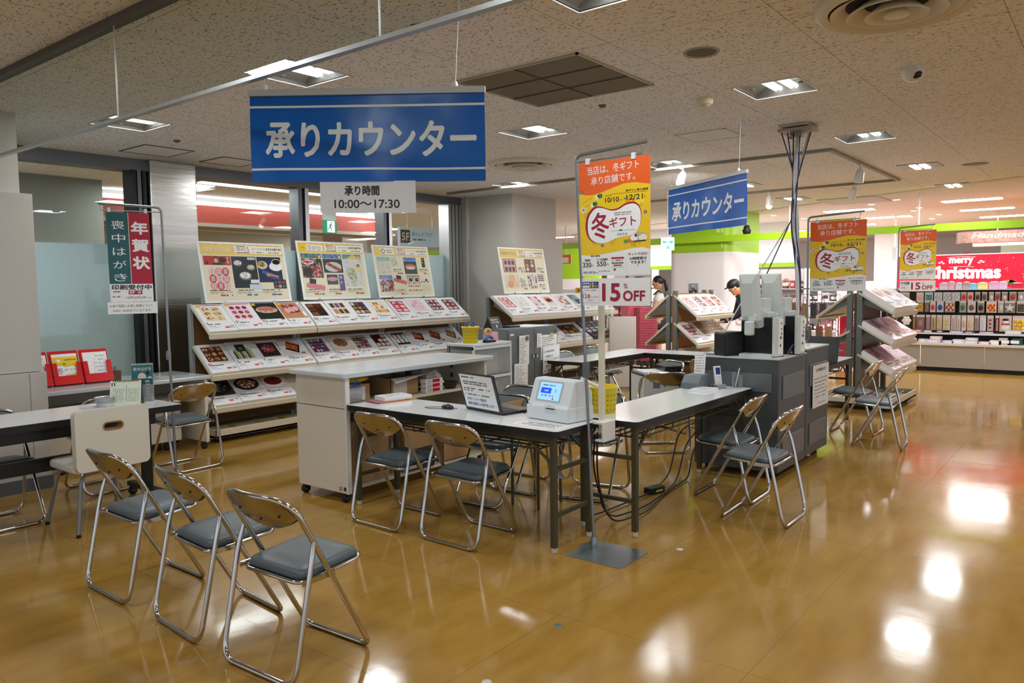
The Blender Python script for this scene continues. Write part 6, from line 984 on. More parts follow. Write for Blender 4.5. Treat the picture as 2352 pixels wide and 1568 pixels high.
t = thing('tape_dispenser', 'pink tape dispenser on the drawer tower', 'tape dispenser', (5.9, 4.93, .95)); PK = mat('#d79ea4', .4); side_prism(MB(Matrix.Translation((5.82,4.93,.95))), [(0,0),(0,.06),(.02,.09),(.06,.05),(.11,.03),(.14,.09),(.17,.09),(.175,0)], .03, PK).build('body', t, .003); MB(Matrix.Translation((5.862,4.93,1.035)) @ Matrix.Rotation(PI/2,4,'X')).lathe([(.028,-.012),(.05,-.012),(.05,.012),(.028,.012),(.028,-.012)], mat('#d9a25c', .3), (0,0,0), 20).build('tape_roll', t)
t = thing('hole_punch', 'blue hole punch on the drawer tower', 'hole punch', (5.75, 4.83, .95)); MB().box(5.70,5.83,4.80,4.86,.952,.972,INK).build('base', t); MB().tube([(5.70,4.83,.98),(5.75,4.83,1.015),(5.82,4.83,.99)], [.016,.02,.013], mat('#4468a8', .4), 10).build('lever', t)
t = thing('printer', 'big white office printer sitting on a folding chair behind the empty desk', 'printer', (6.28, 3.27, .428)); MP = Matrix.Translation((6.28,3.27,.428)) @ Matrix.Rotation(math.radians(-42), 4, 'Z'); PW = mat('#d4d6d4', .4)
MB(MP).box(-.20,.20,-.17,.17,0,.26,PW).build('body', t, .008); MB(MP).box(-.205,.205,-.175,.175,.26,.275,mat('#3a3b3d', .4)).build('rim', t); MB(MP).box(-.17,.05,-.14,.14,.275,.29,mat('#dfe2e4', .4)).build('lid', t); mb = MB(MP).box(.02,.18,-.12,.12,.276,.34,BLACKP); mb.build('feeder', t, .01)
mb = MB(MP); p = Panel(mb, (-.20,-.1705,0), (1,0,0), (0,0,1)); p.rect(.09,.15,.155,.23,mat('#8f9698', .4),1); [p.rect(.095+.012*i,.155+.012*j,.103+.012*i,.163+.012*j,mat('#4c5254', .5),2) for i in range(5) for j in range(6)]; p.rect(.04,.05,.08,.09,mat('#a9c4c0', .4),1); p.ell(.20,.165,.008,.008,mat('#3c86b4', .4),1); p.rect(.05,.005,.16,.018,mat('#8f9698', .4),1); p.greek(.19,.2,.25,.006,mat('#777777', .5),1,3); mb.build('printed_marks', t); MB(MP).tube(fillet([(.10,-.18,.27),(.15,-.185,.12),(.10,-.19,.02),(.0,-.19,.03)], .06), .005, INK, 6).build('power_cord', t)
# ================================================================ dark grey equipment cabinets and till machines
GD = mat('#4d5254', .4, .2, name='equipment_grey'); GP = mat('#6b7072', .38, .2)
def equip(label, x0, x1, y0, y1, h):
    t = thing('equipment_cabinet', label, 'cabinet', ((x0+x1)/2, (y0+y1)/2, 0), group='dark grey equipment cabinets'); MB().box(x0, x1, y0, y1, .06, h-.012, GD).build('body', t, .004); MB().box(x0-.004, x1+.004, y0-.004, y1+.004, h-.012, h, mat('#d0d4d4', .35)).build('top', t)
    [MB().box(x0+.08, x1-.06, y0-.008, y0, a, b, GP).build('side_plate', t, .002) for a, b in ((h-.32, h-.14), (.14, .32))]; MB().box(x0-.008, x0, y0+.05, y1-.04, h-.26, h-.12, GP).build('side_plate', t, .002)
    for x in (x0+.08, x1-.08):
        for y in (y0+.08, y1-.08): castor(x, y, .026, t)
    MB().box(x0+.03, x1-.03, y0+.03, y1-.03, .052, .06, BLACK).build('skirt', t)
equip('dark grey equipment cabinet at the end of the empty desk, carrying till machines', 5.735, 6.37, 1.985, 2.66, .93); equip('narrower dark grey equipment cabinet with a posted notice, right of the other one', 6.43, 7.03, 2.0, 2.62, .955)
def nt(p, w, h): p.text('【お客様各位】', w*.18, h*.84, h*.075, INK, 1, w=w*.62, bold=.02); [p.greek(w*.08, h*(.66-.085*k), w*(.9-.06*(k % 3)), h*.028, mat('#888888', .5), 1, k) for k in range(6)]; p.greek(w*.3, h*.08, w*.8, h*.02, mat('#888888', .5), 1, 9)
s = sheet('posted_notice', (6.56, 1.985, .44), (1,0,0), (0,0,1), .44, .36, nt, None); tag(s, 'white customer notice taped on the narrower dark grey cabinet', 'notice')
WPL = mat('#cfd6d2', .4, name='aged_white_plastic')
def till(label, x, y, rz, zt, sc=1.):
    M = Matrix.Translation((x, y, zt)) @ Matrix.Rotation(math.radians(rz), 4, 'Z') @ Matrix.Scale(sc, 4); t = thing('till_display', label, 'till machine', (x, y, zt), group='till machines with tall white displays')
    MB(M).box(-.045,.045,-.07,.07,.30,.345,WPL).prism([(-.04,-.035),(.04,-.035),(.055,.035),(-.055,.035)], .345, .45, WPL).build('swivel_neck', t, .006)
    mb = MB(M @ Matrix.Translation((-.12,.05,.40)) @ Matrix.Rotation(math.radians(-6), 4, 'Y')); mb.add([(-.03,-.10,-.12),(.01,-.10,-.12),(.01,.06,-.12),(-.03,.06,-.12),(-.03,-.10,.24),(.01,-.10,.24),(.01,.06,.24),(-.03,.06,.24),(-.05,-.06,-.08),(-.05,.02,-.08),(-.05,-.06,.17),(-.05,.02,.17)], [(1,2,6,5),(0,1,5,4),(2,3,7,6),(4,5,6,7),(3,2,1,0),(0,4,10,8),(4,7,11,10),(7,3,9,11),(3,0,8,9),(8,10,11,9)], WPL); mb.build('display_panel', t, .004)
    side_prism(MB(M @ Matrix.Translation((-.16,.0,.22))), [(0,.10),(.03,.15),(.10,.15),(.16,.10),(.16,.02),(.06,0),(.04,.03),(0,.06)], .035, WPL).build('bracket_arm', t, .005); MB(M).prism([(-.22,-.03),(-.16,-.03),(-.16,.03),(-.22,.03)], .17, .28, WPL).build('scanner_head', t, .012)
    return t
def tower(label, x, y, rz, zt):
    M = Matrix.Translation((x, y, zt)) @ Matrix.Rotation(math.radians(rz), 4, 'Z'); t = thing('computer_tower', label, 'computer', (x, y, zt), group='small computer towers on the grey cabinets'); MB(M).box(-.05,.05,-.14,.14,.004,.30,BLACKP).build('case', t, .004); mb = MB(M).box(-.052,.052,-.165,-.14,.004,.305,WPL).box(-.01,.052,-.169,-.165,.02,.29,PAPER); p = Panel(mb, (-.01,-.1695,.02), (1,0,0), (0,0,1)); p.greek(.015,.23,.045,.014,mat('#555555', .5),1,1); p.greek(.015,.19,.045,.01,mat('#666666', .5),1,2); [p.greek(.015,.06+.03*k,.04,.018,INK,1,k+5) for k in range(4)]; mb.build('front_bezel', t, .003); MB(M).box(-.06,.06,-.17,.14,.0,.004,INK).build('foot', t)
tower('small computer tower with a handwritten label on its white front, left one', 5.90, 2.19, -14, .93); tower('small computer tower with a printed sheet on its white front, right one', 6.20, 2.12, -14, .93)
till('tall white till display and neck above the left computer tower', 5.90, 2.16, -14, .93); till('tall white till display and neck above the right computer tower', 6.20, 2.10, -14, .93)
t = thing('small_monitor', 'squat black machine on the grey cabinet, left of the computer towers', 'monitor', (5.83, 2.45, .93)); MB(Matrix.Translation((5.84,2.42,.93)) @ Matrix.Rotation(math.radians(-30),4,'Z')).box(-.09,.09,-.08,.08,0,.19,BLACK).build('case', t, .02)
mb = MB().box(5.75,5.9,2.06,2.30,.9305,.955,WPL); tag(mb.build('flat_device'), 'flat off-white box lying on the front of the grey cabinet', 'box', None); mb = MB().box(5.78,5.9,2.46,2.63,.9305,.936,mat('#3c4044', .4)); tag(mb.build('folder'), 'dark folder lying on the left end of the grey cabinet', 'folder')
t = thing('receipt_printer', 'grey wedge receipt machine with a paper slip at the desk end', 'printer', (5.50, 2.55, .70)); side_prism(MB(Matrix.Translation((5.40,2.545,.701))), [(0,0),(.0,.045),(.05,.10),(.22,.10),(.22,0)], .07, mat('#70777a', .45)).build('body', t, .006); mb = MB(); vs = [(5.565,2.50,.79),(5.565,2.59,.79),(5.59,2.59,.955),(5.59,2.50,.955)]; mb.add(vs + [(x+.001,y,z) for x, y, z in vs], [(3,2,1,0),(4,5,6,7)], PAPER); p = Panel(mb, (5.565,2.59,.79), (0,-1,0), Vector((.025,0,.165))); [p.greek(.01,.03+.02*k,.08,.006,mat('#999999', .5),1,k) for k in range(7)]; mb.build('paper_slip', t)
t = thing('cordless_phone', 'white cordless phone standing in a grey charger on the empty desk', 'phone', (5.56, 2.375, .70)); MPH = Matrix.Translation((5.56,2.375,.701)) @ Matrix.Rotation(math.radians(-35),4,'Z'); MB(MPH).box(-.04,.04,-.035,.05,0,.03,mat('#8b9193', .4)).build('charger', t, .006); mb = MB(MPH @ Matrix.Translation((0,.012,.018)) @ Matrix.Rotation(math.radians(-12),4,'X')).box(-.025,.025,-.01,.012,0,.15,WHITE); p = Panel(mb, (-.025,-.0105,0), (1,0,0), (0,0,1)); p.rect(.006,.085,.044,.138,mat('#1c2c6c', .2),1); [p.rect(.007+.013*i,.015+.016*j,.016+.013*i,.025+.016*j,mat('#b9bec0', .4),1) for i in range(3) for j in range(4)]; mb.build('handset', t)
mb = MB().box(5.28,5.50,2.36,2.50,.7005,.712,PAPER).box(5.30,5.47,2.37,2.49,.7125,.718,PWH).box(5.50,5.525,2.41,2.44,.7005,.722,INK); tag(mb.build('clipped_papers'), 'clipped white papers lying near the cordless phone', 'papers')
t = thing('acrylic_pen_stand', 'clear acrylic stand with a pen in front of the dark grey cabinet', 'pen holder', (5.66, 2.27, .70)); MB().box(5.63,5.70,2.25,2.253,.70,.80,M_FILM).box(5.63,5.70,2.30,2.303,.70,.82,M_FILM).box(5.63,5.70,2.25,2.303,.70,.703,M_FILM).build('stand', t); MB().tube([(5.66,2.29,.71),(5.69,2.27,.85)], .004, PWH, 6).build('pen', t)
t = thing('laptop', 'dark laptop seen edge-on at the desk behind the grey cabinets', 'laptop', (7.95, 2.36, .70)); MLP = Matrix.Translation((7.90,2.32,.701)) @ Matrix.Rotation(math.radians(-100),4,'Z'); MB(MLP).box(-.17,.17,-.24,0,0,.018,BLACKP).build('base', t); MB(MLP @ Matrix.Rotation(math.radians(-12),4,'X')).box(-.17,.17,-.003,.005,.015,.26,BLACKP).build('lid', t)
mb = MB(); [mb.tube([(8.1+.03*math.cos(a+k)+.012*k, 2.3+.05*math.sin(a*1.3+k), .704+.003*(k % 3)) for a in [q*.7 for q in range(9)]], .0025, mat('#3c6c5c', .5), 5) for k in range(4)]; tag(mb.build('coiled_wire'), 'coil of dark green wire on the desk behind the grey cabinets', 'cord')
# cable hub and hanging cables
t = thing('cable_hub', 'ceiling socket plate from which a bundle of cables hangs to the tills', 'cable bundle', (6.72, 2.2, CEIL)); MB().box(6.58,6.9,2.08,2.30,CEIL-.02,CEIL-.001,mat('#b9b0a0', .5)).box(6.62,6.84,2.05,2.33,CEIL-.05,CEIL-.03,mat('#a39a8a', .5)).box(6.70,6.78,2.15,2.25,CEIL-.09,CEIL-.02,mat('#8c8474', .5)).build('plate', t)
NAVY = mat('#262a6c', .4); DK = mat('#2c2a34', .45); LTG = mat('#c4c4c0', .45)
cp = [(6.64,2.30,DK),(6.67,2.26,NAVY),(6.70,2.22,DK),(6.74,2.2,LTG),(6.76,2.19,LTG),(6.80,2.12,LTG),(6.78,2.1,DK),(6.72,2.17,NAVY)]
for i, (x, y, m) in enumerate(cp):
    k = i*.7; b = Vector((6.58+.02*math.cos(k), 2.16+.02*math.sin(k), 2.35)); c = Vector((6.52+.05*math.cos(k*2), 2.14+.04*math.sin(k*2), 1.95)); d = Vector((6.50+.02*math.cos(k), 2.10+.02*math.sin(k), 1.62)); e = Vector((6.44, 2.07, 1.2)) + Vector((.01*math.cos(k), .01*math.sin(k), 0))
    ends = [Vector((6.38,2.08,.97)), Vector((6.30,2.12,.94)), Vector((6.22,2.03,.94))]; MB().tube(fillet([(x,y,CEIL-.06), b, c, d, e, ends[i % 3] + Vector((0,0,.08)), ends[i % 3]], .25, 6), .0055 if m is not LTG else .008, m, 6).build('cable', t)
for i, (p0, p1, m) in enumerate((((6.70,2.22,2.05),(6.0,2.52,.78),DK), ((6.68,2.24,2.0),(5.84,2.55,.95),LTG))): MB().tube([p0, (Vector(p0)+Vector(p1))/2 + Vector((0,0,.02)), p1], .0055, m, 6).build('cable', t)
t = thing('table_cables', 'tangle of black cables looping on the grey cabinet top', 'cord', (6.2, 2.03, .94)); [MB().tube(fillet([(6.02+.05*k,2.02,.94),(6.10+.05*k,2.0,1.03+.02*k),(6.22+.03*k,2.01,.96),(6.33,2.04,.945+.006*k)], .06, 5), .005, (NAVY, DK, LTG)[k], 6).build('cable', t) for k in range(3)]
t = thing('floor_cables', 'black cables running over the floor to a black power adapter under the desks', 'cord', (4.9, 2.6, 0))
for k, pts in enumerate((((5.66,2.62,.40),(5.45,2.66,.36),(5.30,2.66,.05),(5.10,2.64,.012),(4.93,2.60,.014)), ((5.66,2.60,.34),(5.48,2.62,.25),(5.36,2.62,.012),(5.0,2.52,.012),(4.5,2.45,.012),(4.1,2.50,.02),(3.95,2.5,.4),(3.92,2.46,.6)), ((5.66,2.58,.30),(5.5,2.58,.14),(5.42,2.56,.012),(4.9,2.5,.012),(4.4,2.38,.012),(4.0,2.42,.03),(3.9,2.44,.35),(3.88,2.42,.62)), ((4.88,2.58,.02),(4.6,2.6,.012),(4.2,2.62,.012),(4.0,2.6,.05),(3.97,2.56,.45),(3.93,2.5,.63)))): MB().tube(fillet(pts, .15, 6), .0055, INK, 6).build('cable', t)
t = thing('power_adapter', 'black power adapter with a yellow sticker on the floor under the desks', 'power adapter', (4.92, 2.59, 0)); MA = Matrix.Translation((4.92,2.59,0)) @ Matrix.Rotation(math.radians(-15),4,'Z'); MB(MA).box(-.075,.075,-.035,.035,0,.045,BLACKP).build('body', t, .005); MB(MA).box(-.02,.05,-.0365,-.0355,.012,.026,mat('#d9cf3c', .4)).build('sticker', t)
mb = MB(); [mb.tube([(3.80+.01*k, 2.62+.055*math.cos(a)*(1-.04*k), .40+.075*math.sin(a)) for a in [q*PI/8 for q in range(16)]], .003, mat('#b9b5a8', .5), 6, True) for k in range(5)]; mb.tube(fillet([(3.82,2.62,.475),(3.80,2.66,.56),(3.82,2.56,.64)], .05), .003, mat('#b9b5a8', .5), 6); tag(mb.build('extension_lead'), 'coil of pale cord hanging under the laptop desk end', 'cord')
t = thing('printer', 'grey printer on a low shelf under the card machine desk, seen behind its legs', 'printer', (4.62, 2.94, .45)); MB().box(4.5,4.78,2.82,3.08,.462,.60,PW).build('body', t, .006); MB().box(4.498,4.5,2.84,3.06,.49,.52,DGREY).build('slot', t)
for i, (x, y, c) in enumerate(((2.71,1.90,'#5d6a70'),(2.15,1.84,'#c9c9c4'),(3.93,1.91,'#dedcd6'))): tag(MB().lathe([(0,.002),(.018,.002),(.020,0)], mat(c, .4), (x,y,0), 16).build('floor_disc'), ['dark small disc set in the floor, left of the nearest poster base', 'pale small disc set in the floor at the picture bottom', 'white small disc set in the floor beyond the nearest poster base'][i], 'floor disc')
# ================================================================ the bright shop beyond the counter
GRB = mat('#9fce1e', .4, name='lime_paint'); WCOL = mat('#ece8ea', .5, name='white_column_paint')
t = thing('lime_beam', 'long lime green beam hung across the shop entrance on white rods', 'beam', (13.0, 4, 2.22)); MB().box(12.96, 13.04, -4, 16, 2.225, 2.335, GRB).build('beam', t)
for y in (-1.2, 2.42, 4.35, 7.6, 10.6): MB().tube([(13.0,y,2.335),(13.0,y,CEIL)], .014, WHITE, 8).build('hanger_rod', t)
mb = MB(); c = rrect(13.2, 14.7, 5.45, 6.66, .16, 6); mb.prism(c, 0, 2.06, WCOL); mb.prism(c, 2.06, CEIL, GRB); struct(mb.build('wall_column_white'))
mb = MB(); p = Panel(mb, (13.195,5.72,2.12), (0,-1,0), (0,0,1)); p.text('Color', .0, .42, .10, mat('#e3ecc0', .5), 1, w=.20); [p.greek(.0, .28-.13*k, .16, .07, mat('#d3e48c', .5), 1, k) for k in range(3)]; tag(mb.build('wall_lettering'), 'pale lettering high on the lime part of the white column', 'lettering')
t = thing('column_poster', 'small photo poster on the white column above the double sided rack', 'poster', (13.19, 6.2, 1.35)); mb = MB().box(13.185,13.199,6.06,6.24,1.27,1.50,mat('#7ca0c8', .4)); p = Panel(mb, (13.185,6.24,1.27), (0,-1,0), (0,0,1)); p.rect(.04,.11,.14,.2,V('#c9a074','#e0c49c','#7c5c44', s=30.),1); p.rect(.01,.01,.17,.11,V('#23242c','#c4c4cc','#4c4c58', s=40.),1); mb.build('print', t)
t = thing('wall_rack', 'white rounded wall rack with small hanging packs on the side of the white column', 'rack', (13.9, 5.42, .9)); mb = MB(Matrix.Translation((0,5.45,0)) @ Matrix.Rotation(PI/2,4,'X')); mb.prism(rrect(13.45,14.1,.75,1.55,.08), .0, .03, WCOL); mb.build('back', t, .01); mb = MB(); [mb.box(13.52+.11*i, 13.60+.11*i, 5.39, 5.41, .84+.21*j, 1.0+.21*j, V('#d9a8a8','#c4586c','#e9e0d9','#8c5c4c', s=40.)) for i in range(5) for j in range(3)]; mb.build('packs', t)['kind'] = 'stuff'
t = thing('black_ornament', 'small black jar shaped camera standing on the lime beam', 'camera', (13.0, 5.0, 2.335)); MB().lathe([(0,0),(.06,0),(.075,.06),(.05,.1),(.055,.12),(.03,.15),(0,.15)], INK, (13.0,5.08,2.336), 16).build('body', t)
# lit direction sign
t = thing('direction_sign', 'square lit direction sign with a double arrow hung before the white column', 'sign', (10.03, 5.05, 1.98)); LIT = mat('#bff4f4', .4, emit=.9); TQ = mat('#19b8b0', .4, emit=.25); uS = Vector((.59,-.81,0)).normalized(); oS = Vector((9.965,5.14,1.975)); nS = uS.cross(Vector((0,0,1))); mb = MB(); vs = [oS, oS+uS*.185, oS+uS*.185+Vector((0,0,.18)), oS+Vector((0,0,.18))]; mb.add(vs + [q-nS*.03 for q in vs], [(0,1,2,3),(7,6,5,4),(0,4,5,1),(1,5,6,2),(2,6,7,3),(3,7,4,0)], LIT); p = Panel(mb, oS, uS, (0,0,1)); [p.poly([(a,.115),(a+s*.03,.145),(a+s*.03,.125),(a+s*.065,.125),(a+s*.065,.105),(a+s*.03,.105),(a+s*.03,.085)], TQ, 1) for a, s in ((.015,1),(.170,-1))]; p.rect(.075,.02,.115,.06,TQ,1); p.line(.08,.055,.11,.025,.008,LIT,2); mb.build('face', t); mb = MB(); c = oS+uS*.09-nS*.015; mb.tube([c+Vector((0,0,.18)), Vector((c.x,c.y,CEIL))], .006, LGREY, 6).build('stem', t)
# lit lightboxes over the shelves
LBX = mat('#cfe2f4', .4, emit=.8, name='lightbox_face')
for y0, y1, lb in ((8.35, 9.6, 'pale lit lightbox with a lime edge behind the nearest orange poster'), (5.55, 6.62, 'pale lit lightbox with a lime edge right of the white column')):
    t = thing('lightbox', lb, 'lightbox', (17, (y0+y1)/2, 1.85)); MB().box(17,17.1,y0,y1,1.93,2.30,LBX).build('face', t); MB().box(16.98,17.1,y0,y1,1.84,1.93,GRB).build('lime_edge', t); MB().box(17.1,17.15,y0,y1,1.84,CEIL,WCOL).build('fascia', t)
slab('wall_lime', 17.3, 17.4, 4.45, 5.2, 1.75, CEIL, GRB); slab('wall_lime_base', 17.3, 17.4, 4.45, 5.2, 0, 1.75, WCOL); slab('wall_lime_left', 16.0, 16.1, 9.9, 11.6, 1.65, 2.4, GRB); slab('wall_lime_left_base', 16.0, 16.1, 9.9, 11.6, 0, 1.65, WCOL); slab('wall_shop_pier', 21.0, 21.6, 4.1, 4.9, 0, CEIL, mat('#dcd8d6', .6)); slab('wall_shop_white', 20.0, 20.1, 3.3, 4.1, 0, 1.9, mat('#f2eff0', .5)); slab('wall_shop_mint', 23.0, 23.1, -4, 2.4, 0, 2.4, mat('#cfe3cf', .6))
t = thing('orange_sign', 'orange and white sign beyond the far card rack, left of the nearest orange poster', 'sign', (14.5, 9.9, 2.0)); MB().tube([(14.51,9.86,2.18),(14.51,9.86,CEIL)], .012, LGREY).build('rod', t); MB().box(14.5,14.52,9.72,10.0,1.98,2.18,mat('#ef7a2c', .4)).box(14.49,14.5,9.78,9.96,2.0,2.12,PAPER).build('board', t); t = thing('yellow_sign', 'yellow security camera notice behind the far card rack', 'sign', (11.5, 7.4, 1.3)); mb = MB().box(11.5,11.51,7.28,7.62,1.28,1.45,mat('#e9c21c', .4)); p = Panel(mb, (11.5,7.62,1.28), (0,-1,0), (0,0,1)); p.text('24h', .04,.10,.05,INK,1,w=.12,bold=.03); p.text('カメラ', .03,.02,.06,INK,1,w=.22,bold=.03); mb.build('board', t); MB().tube([(11.52,7.45,0),(11.52,7.45,1.28)], .012, LGREY).build('post', t)
# ceiling panels of the shop
SHP = mat('#fffaf6', .5, emit=8., name='shop_lamp_panel')
k = 0
for x, y in ((15.2,4.0),(14.75,1.97),(16.85,2.0),(19.0,1.95),(15.0,6.6),(17.85,6.6),(17.4,3.8),(19.2,4.9),(20.2,6.8),(15.4,9.2),(17.8,9.0),(20.6,9.4),(13.9,-.2),(16.4,-.4),(18.8,-.6),(22,2.6),(22.5,5.2),(14.6,11.6),(17.6,12.2),(23.5,.2)):
    t = thing('panel_lamp', 'long flat white lamp panel in the bright shop ceiling', 'ceiling light', (x, y, CEIL), group='shop ceiling lamp panels'); MB().box(x-.14,x+.14,y-.42,y+.42,CEIL-.02,CEIL-.008,SHP).build('diffuser', t); MB().box(x-.17,x+.17,y-.45,y+.45,CEIL-.009,CEIL-.001,WHITE).build('frame', t)
    if k < 15: area('lamp_glow', t, (x, y, CEIL-.03), .5, .95, SHOP_W, (1, .97, .98))
    k += 1
for i, (x, y) in enumerate(((13.8,2.9),(14.3,3.4),(13.7,.9),(15.6,2.9),(16.2,3.1),(17.5,2.9),(15.9,1.0),(15.2,5.4),(16.4,5.2),(18.6,3.2))):
    t = thing('downlight', 'small round downlight in the bright shop ceiling', 'ceiling light', (x, y, CEIL), group='shop ceiling downlights'); MB().lathe([(0,-.012),(.055,-.012)], SHP, (x,y,CEIL), 16).lathe([(.055,-.012),(.075,-.006),(.08,0)], WHITE, (x,y,CEIL), 16).build('lens', t)
t = thing('ceiling_recess', 'long pale rectangular panel in the shop ceiling behind the spotlights', 'ceiling panel', (13.1, 3.4, CEIL)); MB().box(12.9,13.9,3.0,3.9,CEIL-.02,CEIL-.001,mat('#c9c0bc', .6)).build('panel', t)
# ---- Christmas display
t = thing('christmas_display', 'long Christmas gondola with grey base panels, dark pegboard and shelves', 'display unit', (14.5, 1, 0)); GBP = mat('#a39e97', .45, name='grey_wood_panel')
for y in (-1.09, -.17, .75, 1.67, 2.59): MB().box(14.3, 14.33, y+.006, min(y+.914, 3.25), .07, .425, GBP).build('base_panel', t)
MB().box(14.36, 14.8, -1.25, 3.25, 0, .07, INK).build('plinth', t); MB().box(14.26, 14.82, -1.25, 3.25, .43, .465, mat('#dcd6cf', .3)).build('lower_shelf', t); MB().box(14.5, 14.82, -1.25, 3.25, .60, .625, mat('#e6e3ea', .3)).build('upper_shelf', t); MB().box(14.80, 14.84, -1.25, 3.25, .46, 1.36, mat('#3a3332', .6)).build('pegboard', t); MB().box(14.55, 14.82, -1.25, 3.25, 1.335, 1.35, mat('#dcdce6', .2)).build('top_shelf', t); MB().box(14.34, 14.84, 3.25, 3.28, 0, 1.36, mat('#d9d4d2', .4)).build('end_panel', t)
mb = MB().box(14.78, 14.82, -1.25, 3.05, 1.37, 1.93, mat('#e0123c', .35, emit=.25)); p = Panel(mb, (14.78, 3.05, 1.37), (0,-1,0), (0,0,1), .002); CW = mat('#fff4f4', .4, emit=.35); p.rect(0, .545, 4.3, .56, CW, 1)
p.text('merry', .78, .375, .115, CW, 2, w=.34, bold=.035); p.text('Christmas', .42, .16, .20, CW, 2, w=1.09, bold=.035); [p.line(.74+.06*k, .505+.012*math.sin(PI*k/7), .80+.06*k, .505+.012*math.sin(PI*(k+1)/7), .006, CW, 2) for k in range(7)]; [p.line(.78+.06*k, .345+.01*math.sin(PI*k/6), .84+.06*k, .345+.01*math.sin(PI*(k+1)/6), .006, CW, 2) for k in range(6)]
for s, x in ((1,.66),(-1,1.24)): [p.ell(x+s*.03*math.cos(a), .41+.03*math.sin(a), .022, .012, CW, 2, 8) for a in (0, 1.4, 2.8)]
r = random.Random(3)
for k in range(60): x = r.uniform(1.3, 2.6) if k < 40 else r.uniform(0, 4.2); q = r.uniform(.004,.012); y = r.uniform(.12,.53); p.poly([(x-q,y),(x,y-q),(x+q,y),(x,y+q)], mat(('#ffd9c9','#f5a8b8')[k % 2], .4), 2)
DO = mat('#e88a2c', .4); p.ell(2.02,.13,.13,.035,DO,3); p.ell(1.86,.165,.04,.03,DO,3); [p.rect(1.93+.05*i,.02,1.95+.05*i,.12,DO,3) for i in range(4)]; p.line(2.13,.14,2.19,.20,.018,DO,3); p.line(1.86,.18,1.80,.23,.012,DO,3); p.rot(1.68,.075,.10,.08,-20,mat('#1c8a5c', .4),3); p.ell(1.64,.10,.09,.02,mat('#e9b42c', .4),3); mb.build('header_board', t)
def yy(px): return 14.62*(.1671 + (px-2150)*(.0832-.1671)/202)
PKB = mat('#d9d0d4', .25, name='clear_pack'); 
def pack(px0, px1, z0, z1, c, label, shape='blob', x=14.6, grp='hanging Christmas packs'):
    y1, y0 = yy(px0), yy(px1); mb = MB(); d = .018; mb.add([(x,y0,z0),(x,y1,z0),(x,y1,z1),(x,y0,z1),(x+.012,y0,z0),(x+.012,y1,z0),(x+.012,y1,z1),(x+.012,y0,z1)], [(3,2,1,0),(4,5,6,7),(0,1,5,4),(1,2,6,5),(2,3,7,6),(3,0,4,7)], mat(c[0], .25)); w, h = y1-y0, z1-z0; cy, cz = (y0+y1)/2, z0+h*.42; m = [mat(q, .3) for q in c[1:]]
    mb.add([(x-.001,y0,z1-h*.16),(x-.001,y1,z1-h*.16),(x-.001,y1,z1),(x-.001,y0,z1)], [(3,2,1,0)], PKB)
    if shape == 'blob': mb.ell((x-.008,cy,cz),(.014,w*.34,h*.26),m[0],10,6)
    elif shape == 'balls': [mb.ell((x-.008,y0+w*(.2+.2*i),z0+h*(.2+.22*j)),(.012,w*.11,h*.11),m[(i+j) % len(m)],8,5) for i in range(4) for j in range(3)]
    elif shape == 'strip': [mb.ell((x-.006,cy,z0+h*(.1+.12*j)),(.01,w*.22,h*.055),m[j % len(m)],8,5) for j in range(6)]
    elif shape == 'snow': mb.ell((x-.01,cy,z0+h*.27),(.018,w*.36,h*.21),PAPER,12,8).ell((x-.01,cy,z0+h*.58),(.016,w*.26,h*.13),PAPER,12,8).box(x-.03,x-.01,cy-w*.34,cy+w*.34,z0+h*.43,z0+h*.49,RED).ell((x-.012,cy,z0+h*.74),(.018,w*.3,h*.08),INK,10,6)
    elif shape == 'star':
        pts = [(cy+(w*.5 if k % 2 == 0 else w*.2)*math.sin(PI*k/5), cz+(w*.5 if k % 2 == 0 else w*.2)*math.cos(PI*k/5)) for k in range(10)]; mb.add([(x-.02,a,b) for a, b in pts] + [(x-.005,a,b) for a, b in pts], [list(range(10))[::-1], list(range(10,20))] + [(i,(i+1) % 10,10+(i+1) % 10,10+i) for i in range(10)], m[0])
    mb.tube([(x+.006,cy,z1),(14.8,cy,z1+.004)], .003, CHROME, 5); tag(mb.build('hanging_pack'), label, 'packet', grp)
row1 = [(2062,2086,('#d9ccd2','#c4b0bc'),'balls','pale lilac'),(2104,2122,('#e3d2cf','#e0b0a4'),'blob','pale peach letter'),(2125,2145,('#dcd9e2','#1c9ab4'),'balls','turquoise bauble'),(2148,2168,('#d4d6e6','#b4b9d9','#eef0ff'),'balls','silver bauble'),(2170,2190,('#d0d4e0','#a8b4cc','#e6ecf4'),'balls','wide silver bauble, first'),(2191,2211,('#d0d4e0','#b9c4d9','#f2f4fa'),'balls','wide silver bauble, second'),(2213,2226,('#c4a4ac','#d4142c'),'blob','red bow'),(2228,2242,('#dcc9cc','#d4202c','#f2e9e6'),'blob','red hat santa'),(2246,2258,('#a89c98','#2c2426'),'blob','black charm'),(2262,2274,('#a39894','#5c4c48'),'blob','brown charm'),(2278,2289,('#b9b0b4','#dcd4d8'),'blob','white charm'),(2292,2304,('#a8989a','#b01c2c'),'blob','dark red charm'),(2307,2320,('#a89c9c','#e0d0cc'),'blob','white bearded gnome'),(2324,2340,('#a89890','#c4202c'),'blob','red capped gnome'),(2343,2356,('#b9b4bc','#d9d9e6'),'blob','pale bottle, last in its row')]
for a in row1: pack(a[0], a[1], 1.15, 1.30, a[2], 'hanging pack with %s, top hook row of the Christmas display' % a[4], a[3])
